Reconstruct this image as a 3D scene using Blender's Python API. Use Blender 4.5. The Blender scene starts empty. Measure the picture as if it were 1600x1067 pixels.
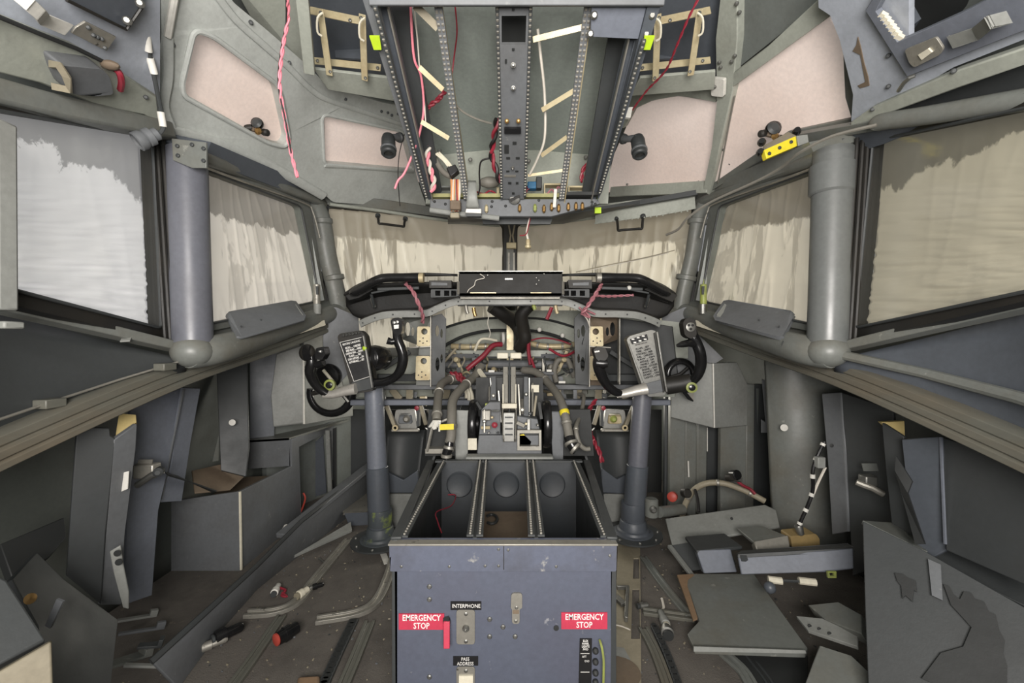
import bpy, math, random
from mathutils import Vector, Matrix, noise
from mathutils.geometry import tessellate_polygon
R = random.Random(7)
sc = bpy.context.scene
COL = sc.collection
# ---------------------------------------------------------------- camera, world, lights, exposure
CZ, F = 0.83, 667.0
cd = bpy.data.cameras.new('camera'); cam = bpy.data.objects.new('camera', cd); COL.objects.link(cam)
cam.location = (0, 0, CZ); cam.rotation_euler = (math.pi/2, 0, 0)
cd.sensor_width = 36.0; cd.lens = F*36/1600; cd.clip_start = 0.02; cd.clip_end = 60
sc.camera = cam
W = bpy.data.worlds.new('world'); sc.world = W; W.use_nodes = True
W.node_tree.nodes['Background'].inputs[0].default_value = (0.82, 0.82, 0.84, 1)
W.node_tree.nodes['Background'].inputs[1].default_value = 0.35
def area(name, loc, target, sx, sy, power, col):
    l = bpy.data.lights.new(name, 'AREA'); l.shape = 'RECTANGLE'; l.size = sx; l.size_y = sy
    l.energy = power; l.color = col
    o = bpy.data.objects.new(name, l); COL.objects.link(o); o.location = loc
    o.rotation_euler = (Vector(target)-Vector(loc)).to_track_quat('-Z', 'Y').to_euler()
    return o
area('rear_fill_light', (0.0, -0.55, 1.0), (0, 1.1, 1.75), 0.8, 0.8, 66.0, (1.0, 0.95, 0.9))  # added fill behind the camera, aimed up to brighten the ceiling
area('nose_fill_light', (0.0, 2.62, 0.60), (0, 1.6, 0.45), 1.2, 0.3, 12.0, (1.0, 0.95, 0.84))  # added fill lamp inside the nose, facing aft; no hatch is there
sc.view_settings.view_transform = 'Standard'; sc.view_settings.look = 'None'
sc.view_settings.gamma = 1; sc.view_settings.exposure = 0.0; sc.view_settings.use_curve_mapping = False
sc.cycles.max_bounces = 6; sc.cycles.diffuse_bounces = 4; sc.cycles.transparent_max_bounces = 8
sc.cycles.caustics_reflective = False; sc.cycles.caustics_refractive = False
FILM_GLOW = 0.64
# ---------------------------------------------------------------- picture ray helpers
def P(px, py, d): return Vector(((px-800)/F*d, d, CZ-(py-533.5)/F*d))
def S(*pts, warp=True):
    """surface through (px,py,depth) points: a plane for three, gently warped for more"""
    n = len(pts)
    cx = sum(p[0] for p in pts)/n; cy = sum(p[1] for p in pts)/n
    A = [[0.0]*3 for _ in range(3)]; b = [0.0]*3
    for (x, y, d) in pts:
        r = (1, (x-cx)/500, (y-cy)/500)
        for i in range(3):
            for j in range(3): A[i][j] += r[i]*r[j]
            b[i] += r[i]/d
    c = Matrix(A).inverted() @ Vector(b)
    lin = lambda x, y: c[0]+c[1]*(x-cx)/500+c[2]*(y-cy)/500
    res = [(x, y, 1/d-lin(x, y)) for (x, y, d) in pts]
    def f(px, py, off=0):
        v = lin(px, py)
        if n > 3 and warp:
            ws = 0; s = 0
            for (x, y, r) in res:
                w = 1/(((px-x)**2+(py-y)**2)+20000); ws += w; s += w*r
            v += s/ws
        return P(px, py, 1/v-off)
    return f
def flat(pts):
    """put an outline on its best plane, so that a sheet stays flat"""
    f = S(*pts, warp=False); return [f(p[0], p[1]) for p in pts]
def FL(px, py, z=0.0):
    d = (CZ-z)*F/(py-533.5); return P(px, py, d)
def D(px, py, x): return (x)*F/(px-800)      # depth at which the ray meets the plane X=x
def PX(px, py, x): return P(px, py, D(px, py, x))
def cr(pts, n=6, closed=False):
    """Catmull-Rom through points of any dimension"""
    pts = [Vector(p) for p in pts]; m = len(pts); out = []
    rng = range(m) if closed else range(m-1)
    for i in rng:
        g = lambda k: pts[k % m] if closed else pts[max(0, min(m-1, k))]
        a, b, c, d = g(i-1), g(i), g(i+1), g(i+2)
        for k in range(n):
            t = k/n
            out.append(0.5*((2*b)+(c-a)*t+(2*a-5*b+4*c-d)*t*t+(3*b-a-3*c+d)*t**3))
    if not closed: out.append(pts[-1])
    return out
def rnd(pts, r, n=4):
    """round the corners of a 2D outline"""
    out = []; m = len(pts)
    for i in range(m):
        a, b, c = Vector(pts[i-1][:2]), Vector(pts[i][:2]), Vector(pts[(i+1) % m][:2])
        u = a-b; v = c-b; q = min(r, u.length*.45, v.length*.45)
        p0 = b+u.normalized()*q; p1 = b+v.normalized()*q
        for k in range(n+1):
            t = k/n; out.append(tuple((1-t)**2*p0+2*t*(1-t)*b+t*t*p1))
    return out
ORG = {}
class MB:
    def __init__(s): s.v = []; s.f = []; s.m = []; s.mi = 0; s.pc = []
    def face(s, idx): s.f.append(tuple(idx)); s.m.append(s.mi)
    def add(s, vs, fs):
        b = len(s.v); s.v += [Vector(v) for v in vs]
        for f in fs: s.face([b+i for i in f])
        return s
    def plate(s, outline, t, holes=(), vec=None):
        """flat or gently bent sheet: outline in 3D, thickness away from the camera"""
        loops = [[Vector(p) for p in outline]]+[[Vector(p) for p in h] for h in holes]
        if vec is None:
            nrm = Vector((0, 0, 0)); o = loops[0]
            for i in range(len(o)): nrm += o[i].cross(o[(i+1) % len(o)])
            if nrm.length < 1e-12: nrm = Vector((0, 1, 0))
            nrm.normalize(); c = sum(o, Vector())/len(o)
            if nrm.dot(c-Vector((0, 0, CZ))) < 0: nrm = -nrm
            vec = nrm*t
        # project for a clean fill
        n2 = vec.normalized(); ax = n2.orthogonal().normalized(); ay = n2.cross(ax)
        flat = [[Vector((p.dot(ax), p.dot(ay), 0)) for p in l] for l in loops]
        tris = tessellate_polygon(flat)
        allp = [p for l in loops for p in l]; n = len(allp)
        b = len(s.v); s.v += allp+[p+vec for p in allp]
        for t3 in tris:
            a = (allp[t3[1]]-allp[t3[0]]).cross(allp[t3[2]]-allp[t3[0]])
            tt = t3 if a.dot(vec) < 0 else (t3[0], t3[2], t3[1])
            s.face([b+i for i in tt]); s.face([b+n+i for i in (tt[0], tt[2], tt[1])])
        k = 0
        for l in loops:
            m = len(l)
            for i in range(m): s.face((b+k+i, b+k+(i+1) % m, b+n+k+(i+1) % m, b+n+k+i))
            k += m
        return s
    def tube(s, pts, r, seg=10, closed=False, flat=1.0, up=None, caps=True):
        pts = [Vector(p) for p in pts]; n = len(pts)
        rr = r if isinstance(r, (list, tuple)) else [r]*n
        if len(rr) != n: rr = [rr[min(len(rr)-1, int(i*len(rr)/n))] for i in range(n)]
        tg = []
        for i in range(n):
            a = pts[(i-1) % n] if closed or i else pts[0]; c = pts[(i+1) % n] if closed or i < n-1 else pts[-1]
            t = c-a; tg.append(t.normalized() if t.length > 1e-9 else Vector((0, 0, 1)))
        u = (Vector(up)-tg[0]*Vector(up).dot(tg[0])).normalized() if up else tg[0].orthogonal().normalized()
        b = len(s.v)
        for i in range(n):
            u = (u-tg[i]*u.dot(tg[i]))
            u = u.normalized() if u.length > 1e-6 else tg[i].orthogonal().normalized()
            w = tg[i].cross(u)
            for k in range(seg):
                a = 2*math.pi*k/seg
                s.v.append(pts[i]+(u*math.cos(a)+w*math.sin(a)*flat)*rr[i])
        for i in range(n if closed else n-1):
            for k in range(seg):
                k2 = (k+1) % seg; j = (i+1) % n
                s.face((b+i*seg+k, b+i*seg+k2, b+j*seg+k2, b+j*seg+k))
        if caps and not closed:
            s.face([b+k for k in reversed(range(seg))]); s.face([b+(n-1)*seg+k for k in range(seg)])
        return s
    def cyl(s, a, b, r, r2=None, seg=16): return s.tube([a, b], [r, r if r2 is None else r2], seg)
    def lathe(s, prof, o, ax, seg=24):
        """prof: (radius, distance along ax)"""
        o = Vector(o); ax = Vector(ax).normalized(); u = ax.orthogonal().normalized(); w = ax.cross(u)
        b = len(s.v); n = len(prof)
        for (r, h) in prof:
            for k in range(seg):
                a = 2*math.pi*k/seg; s.v.append(o+ax*h+(u*math.cos(a)+w*math.sin(a))*r)
        for i in range(n-1):
            for k in range(seg):
                k2 = (k+1) % seg; s.face((b+i*seg+k, b+i*seg+k2, b+(i+1)*seg+k2, b+(i+1)*seg+k))
        if prof[0][0] > 1e-6: s.face([b+k for k in reversed(range(seg))])
        if prof[-1][0] > 1e-6: s.face([b+(n-1)*seg+k for k in range(seg)])
        return s
    def box(s, c, sz, rot=None):
        c = Vector(c); h = [q/2 for q in sz]; M = rot if rot is not None else Matrix.Identity(3)
        vs = [c+M @ Vector((x*h[0], y*h[1], z*h[2])) for x in (-1, 1) for y in (-1, 1) for z in (-1, 1)]
        return s.add(vs, [(0, 1, 3, 2), (4, 6, 7, 5), (0, 4, 5, 1), (2, 3, 7, 6), (0, 2, 6, 4), (1, 5, 7, 3)])
    def bar(s, a, b, w, h, up=(0, 0, 1)):
        """rectangular beam from a to b, w across, h along up"""
        a = Vector(a); b = Vector(b); t = (b-a).normalized(); up = Vector(up)
        u = up-t*up.dot(t); u = u.normalized() if u.length > 1e-5 else t.orthogonal().normalized(); v = t.cross(u)
        vs = [p+v*(x*w/2)+u*(z*h/2) for p in (a, b) for x in (-1, 1) for z in (-1, 1)]
        return s.add(vs, [(0, 1, 3, 2), (4, 6, 7, 5), (0, 4, 5, 1), (2, 3, 7, 6), (0, 2, 6, 4), (1, 5, 7, 3)])
    def path(s, pts, prof, up=(0, 0, 1), closed_prof=True):
        """sweep a 2D profile (across, up) along points"""
        pts = [Vector(p) for p in pts]; n = len(pts); m = len(prof); b = len(s.v); up = Vector(up)
        for i in range(n):
            t = (pts[min(n-1, i+1)]-pts[max(0, i-1)]).normalized()
            u = (up-t*up.dot(t)).normalized(); v = t.cross(u)
            for (x, z) in prof: s.v.append(pts[i]+v*x+u*z)
        for i in range(n-1):
            for k in range(m):
                k2 = (k+1) % m; s.face((b+i*m+k, b+i*m+k2, b+(i+1)*m+k2, b+(i+1)*m+k))
        s.face([b+k for k in reversed(range(m))]); s.face([b+(n-1)*m+k for k in range(m)])
        return s
    def ball(s, c, r, seg=12, sq=(1, 1, 1)):
        c = Vector(c); b = len(s.v); n = seg//2
        for i in range(n+1):
            th = math.pi*i/n
            for k in range(seg):
                a = 2*math.pi*k/seg
                s.v.append(c+Vector((math.sin(th)*math.cos(a)*r*sq[0], math.sin(th)*math.sin(a)*r*sq[1], math.cos(th)*r*sq[2])))
        for i in range(n):
            for k in range(seg):
                k2 = (k+1) % seg; s.face((b+i*seg+k, b+(i+1)*seg+k, b+(i+1)*seg+k2, b+i*seg+k2))
        return s
    def grid(s, fn, nu, nv, thick=None):
        b = len(s.v)
        for j in range(nv+1):
            for i in range(nu+1): s.v.append(Vector(fn(i/nu, j/nv)))
        w = nu+1
        for j in range(nv):
            for i in range(nu): s.face((b+j*w+i, b+j*w+i+1, b+(j+1)*w+i+1, b+(j+1)*w+i))
        return s
    def bolts(s, pts, r, h, ax=(0, -1, 0)):
        if not s.v and len(pts) > 1: s.pc = [(p, r, h, ax) for p in pts]; s.pure = True
        for p in pts: s.lathe([(r, 0), (r, h*.5), (r*.6, h)], p, ax, 8)
        if s.pc: s.nv = len(s.v)
        return s
    def build(s, name, mat, parent=None, label=None, cat=None, group=None, kind=None, bev=0, ang=35, solid=0, loc=None):
        if s.pc and s.nv == len(s.v) and parent is not None:
            for (p, r, h, ax) in s.pc: MB().bolts([p], r, h, ax).build(name, mat, parent, ang=ang)
            return
        mats = mat if isinstance(mat, (list, tuple)) else [mat]
        if parent is not None: o0 = ORG[parent.name]
        elif loc is not None: o0 = Vector(loc)
        else:
            xs = [v.x for v in s.v]; ys = [v.y for v in s.v]; zs = [v.z for v in s.v]
            o0 = Vector(((min(xs)+max(xs))/2, (min(ys)+max(ys))/2, min(zs)))
        me = bpy.data.meshes.new(name)
        me.from_pydata([tuple(v-o0) for v in s.v], [], s.f)
        me.validate(); me.update()
        for q in mats: me.materials.append(q)
        if len(mats) > 1 and len(me.polygons) == len(s.m):
            me.polygons.foreach_set('material_index', s.m)
        me.polygons.foreach_set('use_smooth', [True]*len(me.polygons))
        try: me.set_sharp_from_angle(angle=math.radians(ang))
        except Exception: pass
        o = bpy.data.objects.new(name, me); COL.objects.link(o)
        if parent is not None: o.parent = parent
        else: o.location = o0
        ORG[o.name] = o0
        tag(o, label, cat, group, kind)
        if solid:
            md = o.modifiers.new('solid', 'SOLIDIFY'); md.thickness = solid; md.offset = 0
        if bev:
            md = o.modifiers.new('bevel', 'BEVEL'); md.width = bev; md.segments = 2; md.limit_method = 'ANGLE'; md.angle_limit = math.radians(40)
        return o
def tag(o, label=None, cat=None, group=None, kind=None):
    for k, v in (('label', label), ('category', cat), ('group', group), ('kind', kind)):
        if v: o[k] = v
    return o
def T(name, label, cat, loc, group=None, kind=None):
    o = bpy.data.objects.new(name, None); COL.objects.link(o); o.location = loc; o.empty_display_size = .05
    ORG[o.name] = Vector(loc); return tag(o, label, cat, group, kind)
def text(s, c, size, mat, parent, up=(0, 0, 1), face=(0, -1, 0), name='lettering', bold=0.0, align='CENTER', sx=1.0, spacing=1.0):
    cu = bpy.data.curves.new(name, 'FONT'); cu.body = s; cu.size = size; cu.align_x = align; cu.align_y = 'CENTER'
    cu.extrude = size*.012; cu.offset = bold; cu.resolution_u = 2; cu.space_line = .95; cu.space_character = spacing
    cu.materials.append(mat)
    tmp = bpy.data.objects.new('tmp', cu); COL.objects.link(tmp)
    me = bpy.data.meshes.new_from_object(tmp.evaluated_get(bpy.context.evaluated_depsgraph_get()))
    bpy.data.objects.remove(tmp)
    o = bpy.data.objects.new(name, me); COL.objects.link(o); o.parent = parent
    f = Vector(face).normalized(); u = Vector(up); u = (u-f*u.dot(f)).normalized(); x = u.cross(f)
    M = Matrix((x, u, f)).transposed().to_4x4(); M.translation = Vector(c)-ORG[parent.name]
    o.matrix_local = M @ Matrix.Diagonal((sx, 1, 1, 1)); return o
# ---------------------------------------------------------------- materials
def lin(c):
    return tuple(((q/255)/12.92 if q/255 <= .04045 else ((q/255+.055)/1.055)**2.4) for q in c)+(1,)
def mat(name, c, rough=.5, metal=0.0, dirt=.35, dcol=(62, 56, 46), scale=6.0, bump=.15, wear=0.0, wcol=(190, 190, 180), emit=None, fine=90.0, stretch=None):
    m = bpy.data.materials.new(name); m.use_nodes = True; nt = m.node_tree; N = nt.nodes; L = nt.links
    b = N['Principled BSDF']; b.inputs['Metallic'].default_value = metal
    tc = N.new('ShaderNodeTexCoord'); mp = N.new('ShaderNodeMapping'); L.new(tc.outputs['Object'], mp.inputs[0])
    if stretch: mp.inputs['Scale'].default_value = stretch
    def nz(sc_, det, seed):
        n = N.new('ShaderNodeTexNoise'); n.noise_dimensions = '4D'; n.inputs['W'].default_value = seed
        n.inputs['Scale'].default_value = sc_; n.inputs['Detail'].default_value = det; n.inputs['Roughness'].default_value = .62
        L.new(mp.outputs[0], n.inputs['Vector']); return n
    def ramp(a, bb, x0, x1, src):
        r = N.new('ShaderNodeMapRange'); r.inputs[1].default_value = a; r.inputs[2].default_value = bb
        r.inputs[3].default_value = x0; r.inputs[4].default_value = x1; L.new(src, r.inputs[0]); return r.outputs[0]
    def mix(fac, a, bcol):
        x = N.new('ShaderNodeMix'); x.data_type = 'RGBA'; L.new(fac, x.inputs[0])
        if isinstance(a, tuple): x.inputs[6].default_value = a
        else: L.new(a, x.inputs[6])
        x.inputs[7].default_value = bcol; return x.outputs[2]
    seed = (sum(ord(q) for q in name) % 97)*.37
    n1 = nz(scale, 6, seed); col = lin(c); base = col
    if dirt > 0:
        base = mix(ramp(.45, .75, 0, dirt, n1.outputs[0]), col, lin(dcol))
    n2 = nz(fine, 3, seed+3)
    base = mix(ramp(.35, .65, 0, .12, n2.outputs[0]), base, (0.02, 0.02, 0.018, 1))
    if wear > 0:
        n3 = nz(scale*5, 8, seed+9)
        base = mix(ramp(.66-.06*wear, .69, 0, .8*min(1, wear*2), n3.outputs[0]), base, lin(wcol))
    L.new(base, b.inputs['Base Color'])
    L.new(ramp(.3, .7, max(.05, rough-.1), min(1, rough+.15), n1.outputs[0]), b.inputs['Roughness'])
    if bump:
        bp = N.new('ShaderNodeBump'); bp.inputs['Strength'].default_value = bump; bp.inputs['Distance'].default_value = .002
        L.new(n2.outputs[0], bp.inputs['Height']); L.new(bp.outputs[0], b.inputs['Normal'])
    if emit:
        b.inputs['Emission Color'].default_value = lin(c); b.inputs['Emission Strength'].default_value = emit
    return m
M = dict(
 post=mat('post_paint', (100, 102, 110), .38, dirt=.15, bump=.05),
 liner=mat('liner_grey', (192, 196, 192), .55, dirt=.3, wear=.15),
 lit_blue=mat('ceiling_panel_grey', (172, 178, 188), .5, dirt=.25),  # lighter copy of the blue-grey paint; brighter light put into the colour
 green=mat('primer_green_grey', (166, 170, 160), .5, dirt=.35, wear=.1),
 sill=mat('sill_olive_grey', (114, 117, 113), .42, dirt=.5, dcol=(96, 84, 62), wear=.15),
 rail=mat('rail_dirty', (100, 100, 92), .45, dirt=.6, dcol=(110, 92, 68), stretch=(1, .25, 1)),
 blue=mat('blue_grey_paint', (112, 117, 127), .45, dirt=.25, dcol=(78, 78, 80), wear=.1),
 dblue=mat('dark_blue_grey', (82, 87, 94), .45, dirt=.3, dcol=(50, 52, 54)),
 grey=mat('mid_grey_paint', (104, 107, 110), .5, dirt=.35, wear=.1),
 lgrey=mat('light_grey_panel', (140, 142, 138), .5, dirt=.35, wear=.15),
 dark=mat('dark_grey_paint', (60, 63, 64), .5, dirt=.3, dcol=(40, 38, 34)),
 vdark=mat('shadow_grey', (40, 42, 42), .6, dirt=.3, dcol=(24, 22, 20)),  # near-black for dark parts; also stands for shade in recesses
 skin=mat('fuselage_skin', (108, 113, 110), .6, dirt=.4),
 black=mat('black_rubber', (30, 29, 27), .5, dirt=.25, dcol=(70, 62, 48)),
 gloss=mat('glossy_black', (24, 24, 25), .22, dirt=.15, dcol=(60, 58, 54), bump=.05),
 shroud=mat('glareshield_black', (20, 20, 19), .62, dirt=.45, dcol=(52, 48, 42), bump=.3),
 pink=mat('pink_beige_sheet', (226, 211, 203), .6, dirt=.5, dcol=(190, 160, 140), scale=1.6, bump=.02, emit=.26),  # emission added so the covers glow as if daylight came through
 yel=mat('zinc_yellow', (196, 184, 150), .42, metal=.25, dirt=.5, dcol=(150, 118, 70), scale=14),
 ywood=mat('balsa_edge', (196, 176, 118), .7, dirt=.3),
 steel=mat('bare_steel', (150, 150, 146), .42, metal=.9, dirt=.3, dcol=(110, 104, 92)),
 alu=mat('worn_aluminium', (166, 163, 154), .45, metal=.6, dirt=.4, dcol=(80, 76, 70), wear=.6, wcol=(40, 38, 36), scale=9),
 brass=mat('brass', (176, 140, 88), .3, metal=.8, dirt=.2),
 white=mat('white_plastic', (226, 224, 216), .5, dirt=.15),
 cream=mat('cream_label', (222, 216, 196), .6, dirt=.2),
 red=mat('red_paint', (190, 58, 82), .45, dirt=.2, dcol=(150, 40, 60)),
 redw=mat('red_wire', (138, 36, 52), .45, dirt=.2, fine=200),
 pinkw=mat('pink_wire', (236, 138, 152), .5, dirt=0),
 blackw=mat('black_wire', (30, 28, 28), .45, dirt=0),
 greyw=mat('grey_sleeve', (116, 113, 105), .6, dirt=.3),
 whitew=mat('white_wire', (214, 208, 196), .5, dirt=.2),
 tan=mat('tan_hose', (150, 142, 122), .6, dirt=.4),
 orangew=mat('orange_wire', (214, 150, 100), .5, dirt=.2),
 lime=mat('lime_tape', (176, 206, 40), .5, dirt=.05),
 yellow=mat('yellow_paint', (226, 208, 50), .5, dirt=.2),
 limep=mat('lime_primer', (150, 160, 82), .5, dirt=.9, dcol=(84, 84, 76), scale=16),
 placard=mat('placard_black', (26, 26, 28), .4, dirt=.1),
 ink=mat('lettering_white', (235, 233, 228), .5, dirt=0),
 inkd=mat('lettering_grey', (70, 68, 66), .5, dirt=0),
 carpet=mat('floor_carpet', (102, 97, 91), .95, dirt=.5, dcol=(46, 42, 40), scale=9, bump=1.0, wear=.55, wcol=(128, 118, 104), fine=320),
 ped=mat('pedestal_blue', (88, 93, 107), .42, dirt=.7, dcol=(78, 78, 92), wear=.35, wcol=(168, 168, 170), scale=5),
 ovgrey=mat('overhead_sheet', (150, 158, 152), .5, dirt=.4, dcol=(90, 92, 86), scale=3),
 shaded_skin=mat('lower_wall_skin', (78, 82, 78), .6, dirt=.4),  # darker copy of the fuselage skin; shade of the lower walls in the colour
 jam=mat('amber_box', (150, 128, 84), .5, dirt=.4),
 oliveyel=mat('olive_yellow', (150, 148, 98), .5, dirt=.4),
 pedrim=mat('worn_rim_blue', (92, 97, 112), .4, dirt=.9, dcol=(60, 58, 60), wear=.9, wcol=(170, 168, 160), scale=7),
 tubgrey=mat('tub_grey', (62, 66, 70), .5, dirt=.4, dcol=(40, 38, 36)),
 postg=mat('post_grey_paint', (104, 107, 106), .38, dirt=.2, bump=.05),
 chip=mat('chipped_bright_metal', (214, 210, 202), .32, metal=.55, dirt=.3, dcol=(90, 86, 80), wear=.7, wcol=(34, 32, 32), scale=12),
 limeworn=mat('worn_lime_primer', (74, 80, 84), .5, dirt=.2, wear=1.6, wcol=(150, 166, 72), scale=3.2),
 brown=mat('brown_board', (112, 98, 82), .7, dirt=.4, dcol=(70, 50, 34), scale=8),
 wood=mat('ply_edge', (140, 114, 88), .7, dirt=.5),
 blueplug=mat('blue_plug', (50, 110, 150), .4, dirt=.1),
 smoke=mat('smoked_lens', (60, 60, 58), .15, dirt=.2),
 redcap=mat('red_orange_cap', (176, 70, 58), .5, dirt=.15),
 purple=mat('dusty_pink_wire', (170, 110, 118), .5, dirt=.2),
)
# ================================================================ the setting
CX = 1594
def q(px, s): return px if s < 0 else CX-px
def mp(pts, s): return [(q(p[0], s),)+tuple(p[1:]) for p in pts]
def film_mat(name, white, grey, thr, jag, fu, streak, su, sv, tilt=0.0, ripple=0.0):
    m = bpy.data.materials.new(name); m.use_nodes = True; nt = m.node_tree; N = nt.nodes; L = nt.links
    b = N['Principled BSDF']; b.inputs['Roughness'].default_value = .45
    uv = N.new('ShaderNodeUVMap'); sep = N.new('ShaderNodeSeparateXYZ'); L.new(uv.outputs[0], sep.inputs[0])
    def mth(op, a, c, d=None):
        x = N.new('ShaderNodeMath'); x.operation = op
        for i, z in enumerate((a, c, d)):
            if z is None: continue
            if isinstance(z, (int, float)): x.inputs[i].default_value = z
            else: L.new(z, x.inputs[i])
        return x.outputs[0]
    def nz(scl, det, w, vec=None):
        mpn = N.new('ShaderNodeMapping'); mpn.inputs['Scale'].default_value = scl; L.new(uv.outputs[0], mpn.inputs[0])
        n = N.new('ShaderNodeTexNoise'); n.noise_dimensions = '4D'; n.inputs['W'].default_value = w
        n.inputs['Scale'].default_value = 1; n.inputs['Detail'].default_value = det+2; n.inputs['Roughness'].default_value = .68; n.inputs['Distortion'].default_value = .6
        L.new(mpn.outputs[0], n.inputs['Vector']); return n.outputs[0]
    seed = len(name)*1.7+thr*9
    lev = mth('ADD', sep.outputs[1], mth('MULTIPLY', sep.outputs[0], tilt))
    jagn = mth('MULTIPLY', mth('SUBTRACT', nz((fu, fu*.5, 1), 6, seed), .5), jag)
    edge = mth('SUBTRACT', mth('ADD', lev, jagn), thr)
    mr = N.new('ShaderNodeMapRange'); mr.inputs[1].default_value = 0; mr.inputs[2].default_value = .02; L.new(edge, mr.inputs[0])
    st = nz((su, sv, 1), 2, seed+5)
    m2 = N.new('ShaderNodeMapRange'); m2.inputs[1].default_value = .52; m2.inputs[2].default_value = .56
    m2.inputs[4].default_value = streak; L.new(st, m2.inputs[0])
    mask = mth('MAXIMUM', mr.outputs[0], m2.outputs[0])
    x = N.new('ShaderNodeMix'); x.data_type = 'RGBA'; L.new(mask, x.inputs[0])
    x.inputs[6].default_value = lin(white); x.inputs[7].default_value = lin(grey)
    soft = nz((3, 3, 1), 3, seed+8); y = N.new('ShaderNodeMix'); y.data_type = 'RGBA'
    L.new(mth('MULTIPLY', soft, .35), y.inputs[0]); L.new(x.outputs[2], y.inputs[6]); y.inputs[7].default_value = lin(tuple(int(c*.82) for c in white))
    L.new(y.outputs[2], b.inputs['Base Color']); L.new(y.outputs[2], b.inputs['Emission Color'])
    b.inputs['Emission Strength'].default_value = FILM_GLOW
    return m
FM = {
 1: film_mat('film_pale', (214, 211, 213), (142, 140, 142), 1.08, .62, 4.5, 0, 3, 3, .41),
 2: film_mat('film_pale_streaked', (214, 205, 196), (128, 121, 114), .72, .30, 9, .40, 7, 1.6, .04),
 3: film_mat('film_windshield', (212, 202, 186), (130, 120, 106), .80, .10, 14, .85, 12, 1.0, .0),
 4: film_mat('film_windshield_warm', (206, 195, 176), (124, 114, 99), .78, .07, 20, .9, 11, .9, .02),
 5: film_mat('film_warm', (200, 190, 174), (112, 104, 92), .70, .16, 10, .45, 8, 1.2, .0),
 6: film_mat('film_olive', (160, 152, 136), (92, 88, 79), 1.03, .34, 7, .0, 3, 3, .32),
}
def film(parent, quad, mat_, folds, ripple, off):
    """crumpled protective sheet just outside the opening; quad TL TR BR BL"""
    f = S(*quad); (TL, TR, BR, BL) = quad
    nu, nv = 110, (150 if ripple > 1 else 70); vs = []; uvs = []
    sd = len(ORG)*3.1
    nrm = (f(TR[0], TR[1])-f(TL[0], TL[1])).cross(f(BL[0], BL[1])-f(TL[0], TL[1])).normalized()
    if nrm.dot(f(TL[0], TL[1])-Vector((0, 0, CZ))) < 0: nrm = -nrm
    for j in range(nv+1):
        for i in range(nu+1):
            u = i/nu; v = j/nv
            px = (BL[0]*(1-u)+BR[0]*u)*(1-v)+(TL[0]*(1-u)+TR[0]*u)*v
            py = (BL[1]*(1-u)+BR[1]*u)*(1-v)+(TL[1]*(1-u)+TR[1]*u)*v
            a = noise.noise(Vector((u*11+.8*v, v*1.3, sd))); a = (1-abs(a)*2.2)**3 if abs(a) < .45 else 0
            r = noise.noise(Vector((u*6+v*6, v*44-u*12, sd+5)))*max(0, .8-v)
            g = noise.noise(Vector((u*2.2, v*1.8, sd+9)))
            vs.append(f(px, py)+nrm*(off-.009*folds*a+.006*ripple*r+.006*g)); uvs.append((u, v))
    me = bpy.data.meshes.new('film_sheet'); w = nu+1
    me.from_pydata([tuple(v-ORG[parent.name]) for v in vs], [], [(j*w+i, j*w+i+1, (j+1)*w+i+1, (j+1)*w+i) for j in range(nv) for i in range(nu)])
    ul = me.uv_layers.new(name='UVMap')
    for lp in me.loops: ul.data[lp.index].uv = uvs[lp.vertex_index]
    me.polygons.foreach_set('use_smooth', [True]*len(me.polygons)); me.materials.append(mat_)
    o = bpy.data.objects.new('film_sheet', me); COL.objects.link(o); o.parent = parent
    md = o.modifiers.new('solid', 'SOLIDIFY'); md.thickness = .0015
    o['label'] = 'wrinkled translucent protective sheet'
    return o
PANE = bpy.data.materials.new('window_glass'); PANE.use_nodes = True
_n = PANE.node_tree.nodes; _l = PANE.node_tree.links; _n.clear()
_o = _n.new('ShaderNodeOutputMaterial'); _x = _n.new('ShaderNodeMixShader'); _t = _n.new('ShaderNodeBsdfTransparent'); _g = _n.new('ShaderNodeBsdfGlossy')
_g.inputs['Roughness'].default_value = .08; _x.inputs[0].default_value = .045; _t.inputs[0].default_value = (.96, .97, .96, 1)
_l.new(_t.outputs[0], _x.inputs[1]); _l.new(_g.outputs[0], _x.inputs[2]); _l.new(_x.outputs[0], _o.inputs[0])
def grow(quad, g):
    cx = sum(p[0] for p in quad)/4; cy = sum(p[1] for p in quad)/4
    return [(cx+(p[0]-cx)*g, cy+(p[1]-cy)*g) for p in quad]
def window(n, s, quad, folds, ripple, frame, fmat=None, gasket=None, gw=None, gr=16, mdx=None):
    """quad = visible opening TL TR BR BL in left-hand pixels with depths"""
    Q = mp(quad, s) if mdx is None else mdx
    f = S(*Q)
    c = [f(p[0], p[1]) for p in Q]
    root = T('window_%d' % n, None, None, sum(c, Vector())/4, kind='structure')
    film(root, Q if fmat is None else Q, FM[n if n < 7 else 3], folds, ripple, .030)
    # pane
    o4 = [f(p[0], p[1], 0) for p in [(x, y) for (x, y, *_) in Q]]
    MB().plate(o4, .006).build('pane', PANE, root)
    # frame / gasket
    inner = rnd([(p[0], p[1]) for p in Q], gr)
    outer = gw if gw else grow(Q, frame)
    outer = rnd([(q(p[0], s), p[1]) for p in gw] if gw else outer, gr*.8)
    nin = [f(x, y, .004) for (x, y) in inner]; nout = [f(x, y, .004) for (x, y) in outer]
    MB().plate(nout, .03, [nin]).build('frame', gasket or M['black'], root, bev=.002)
    # thin raised bead round the opening
    bead = [f(x, y, .010) for (x, y) in inner]
    MB().tube(bead, .0035, 6, closed=True).build('bead', M['dark'], root)
    return root
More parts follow.
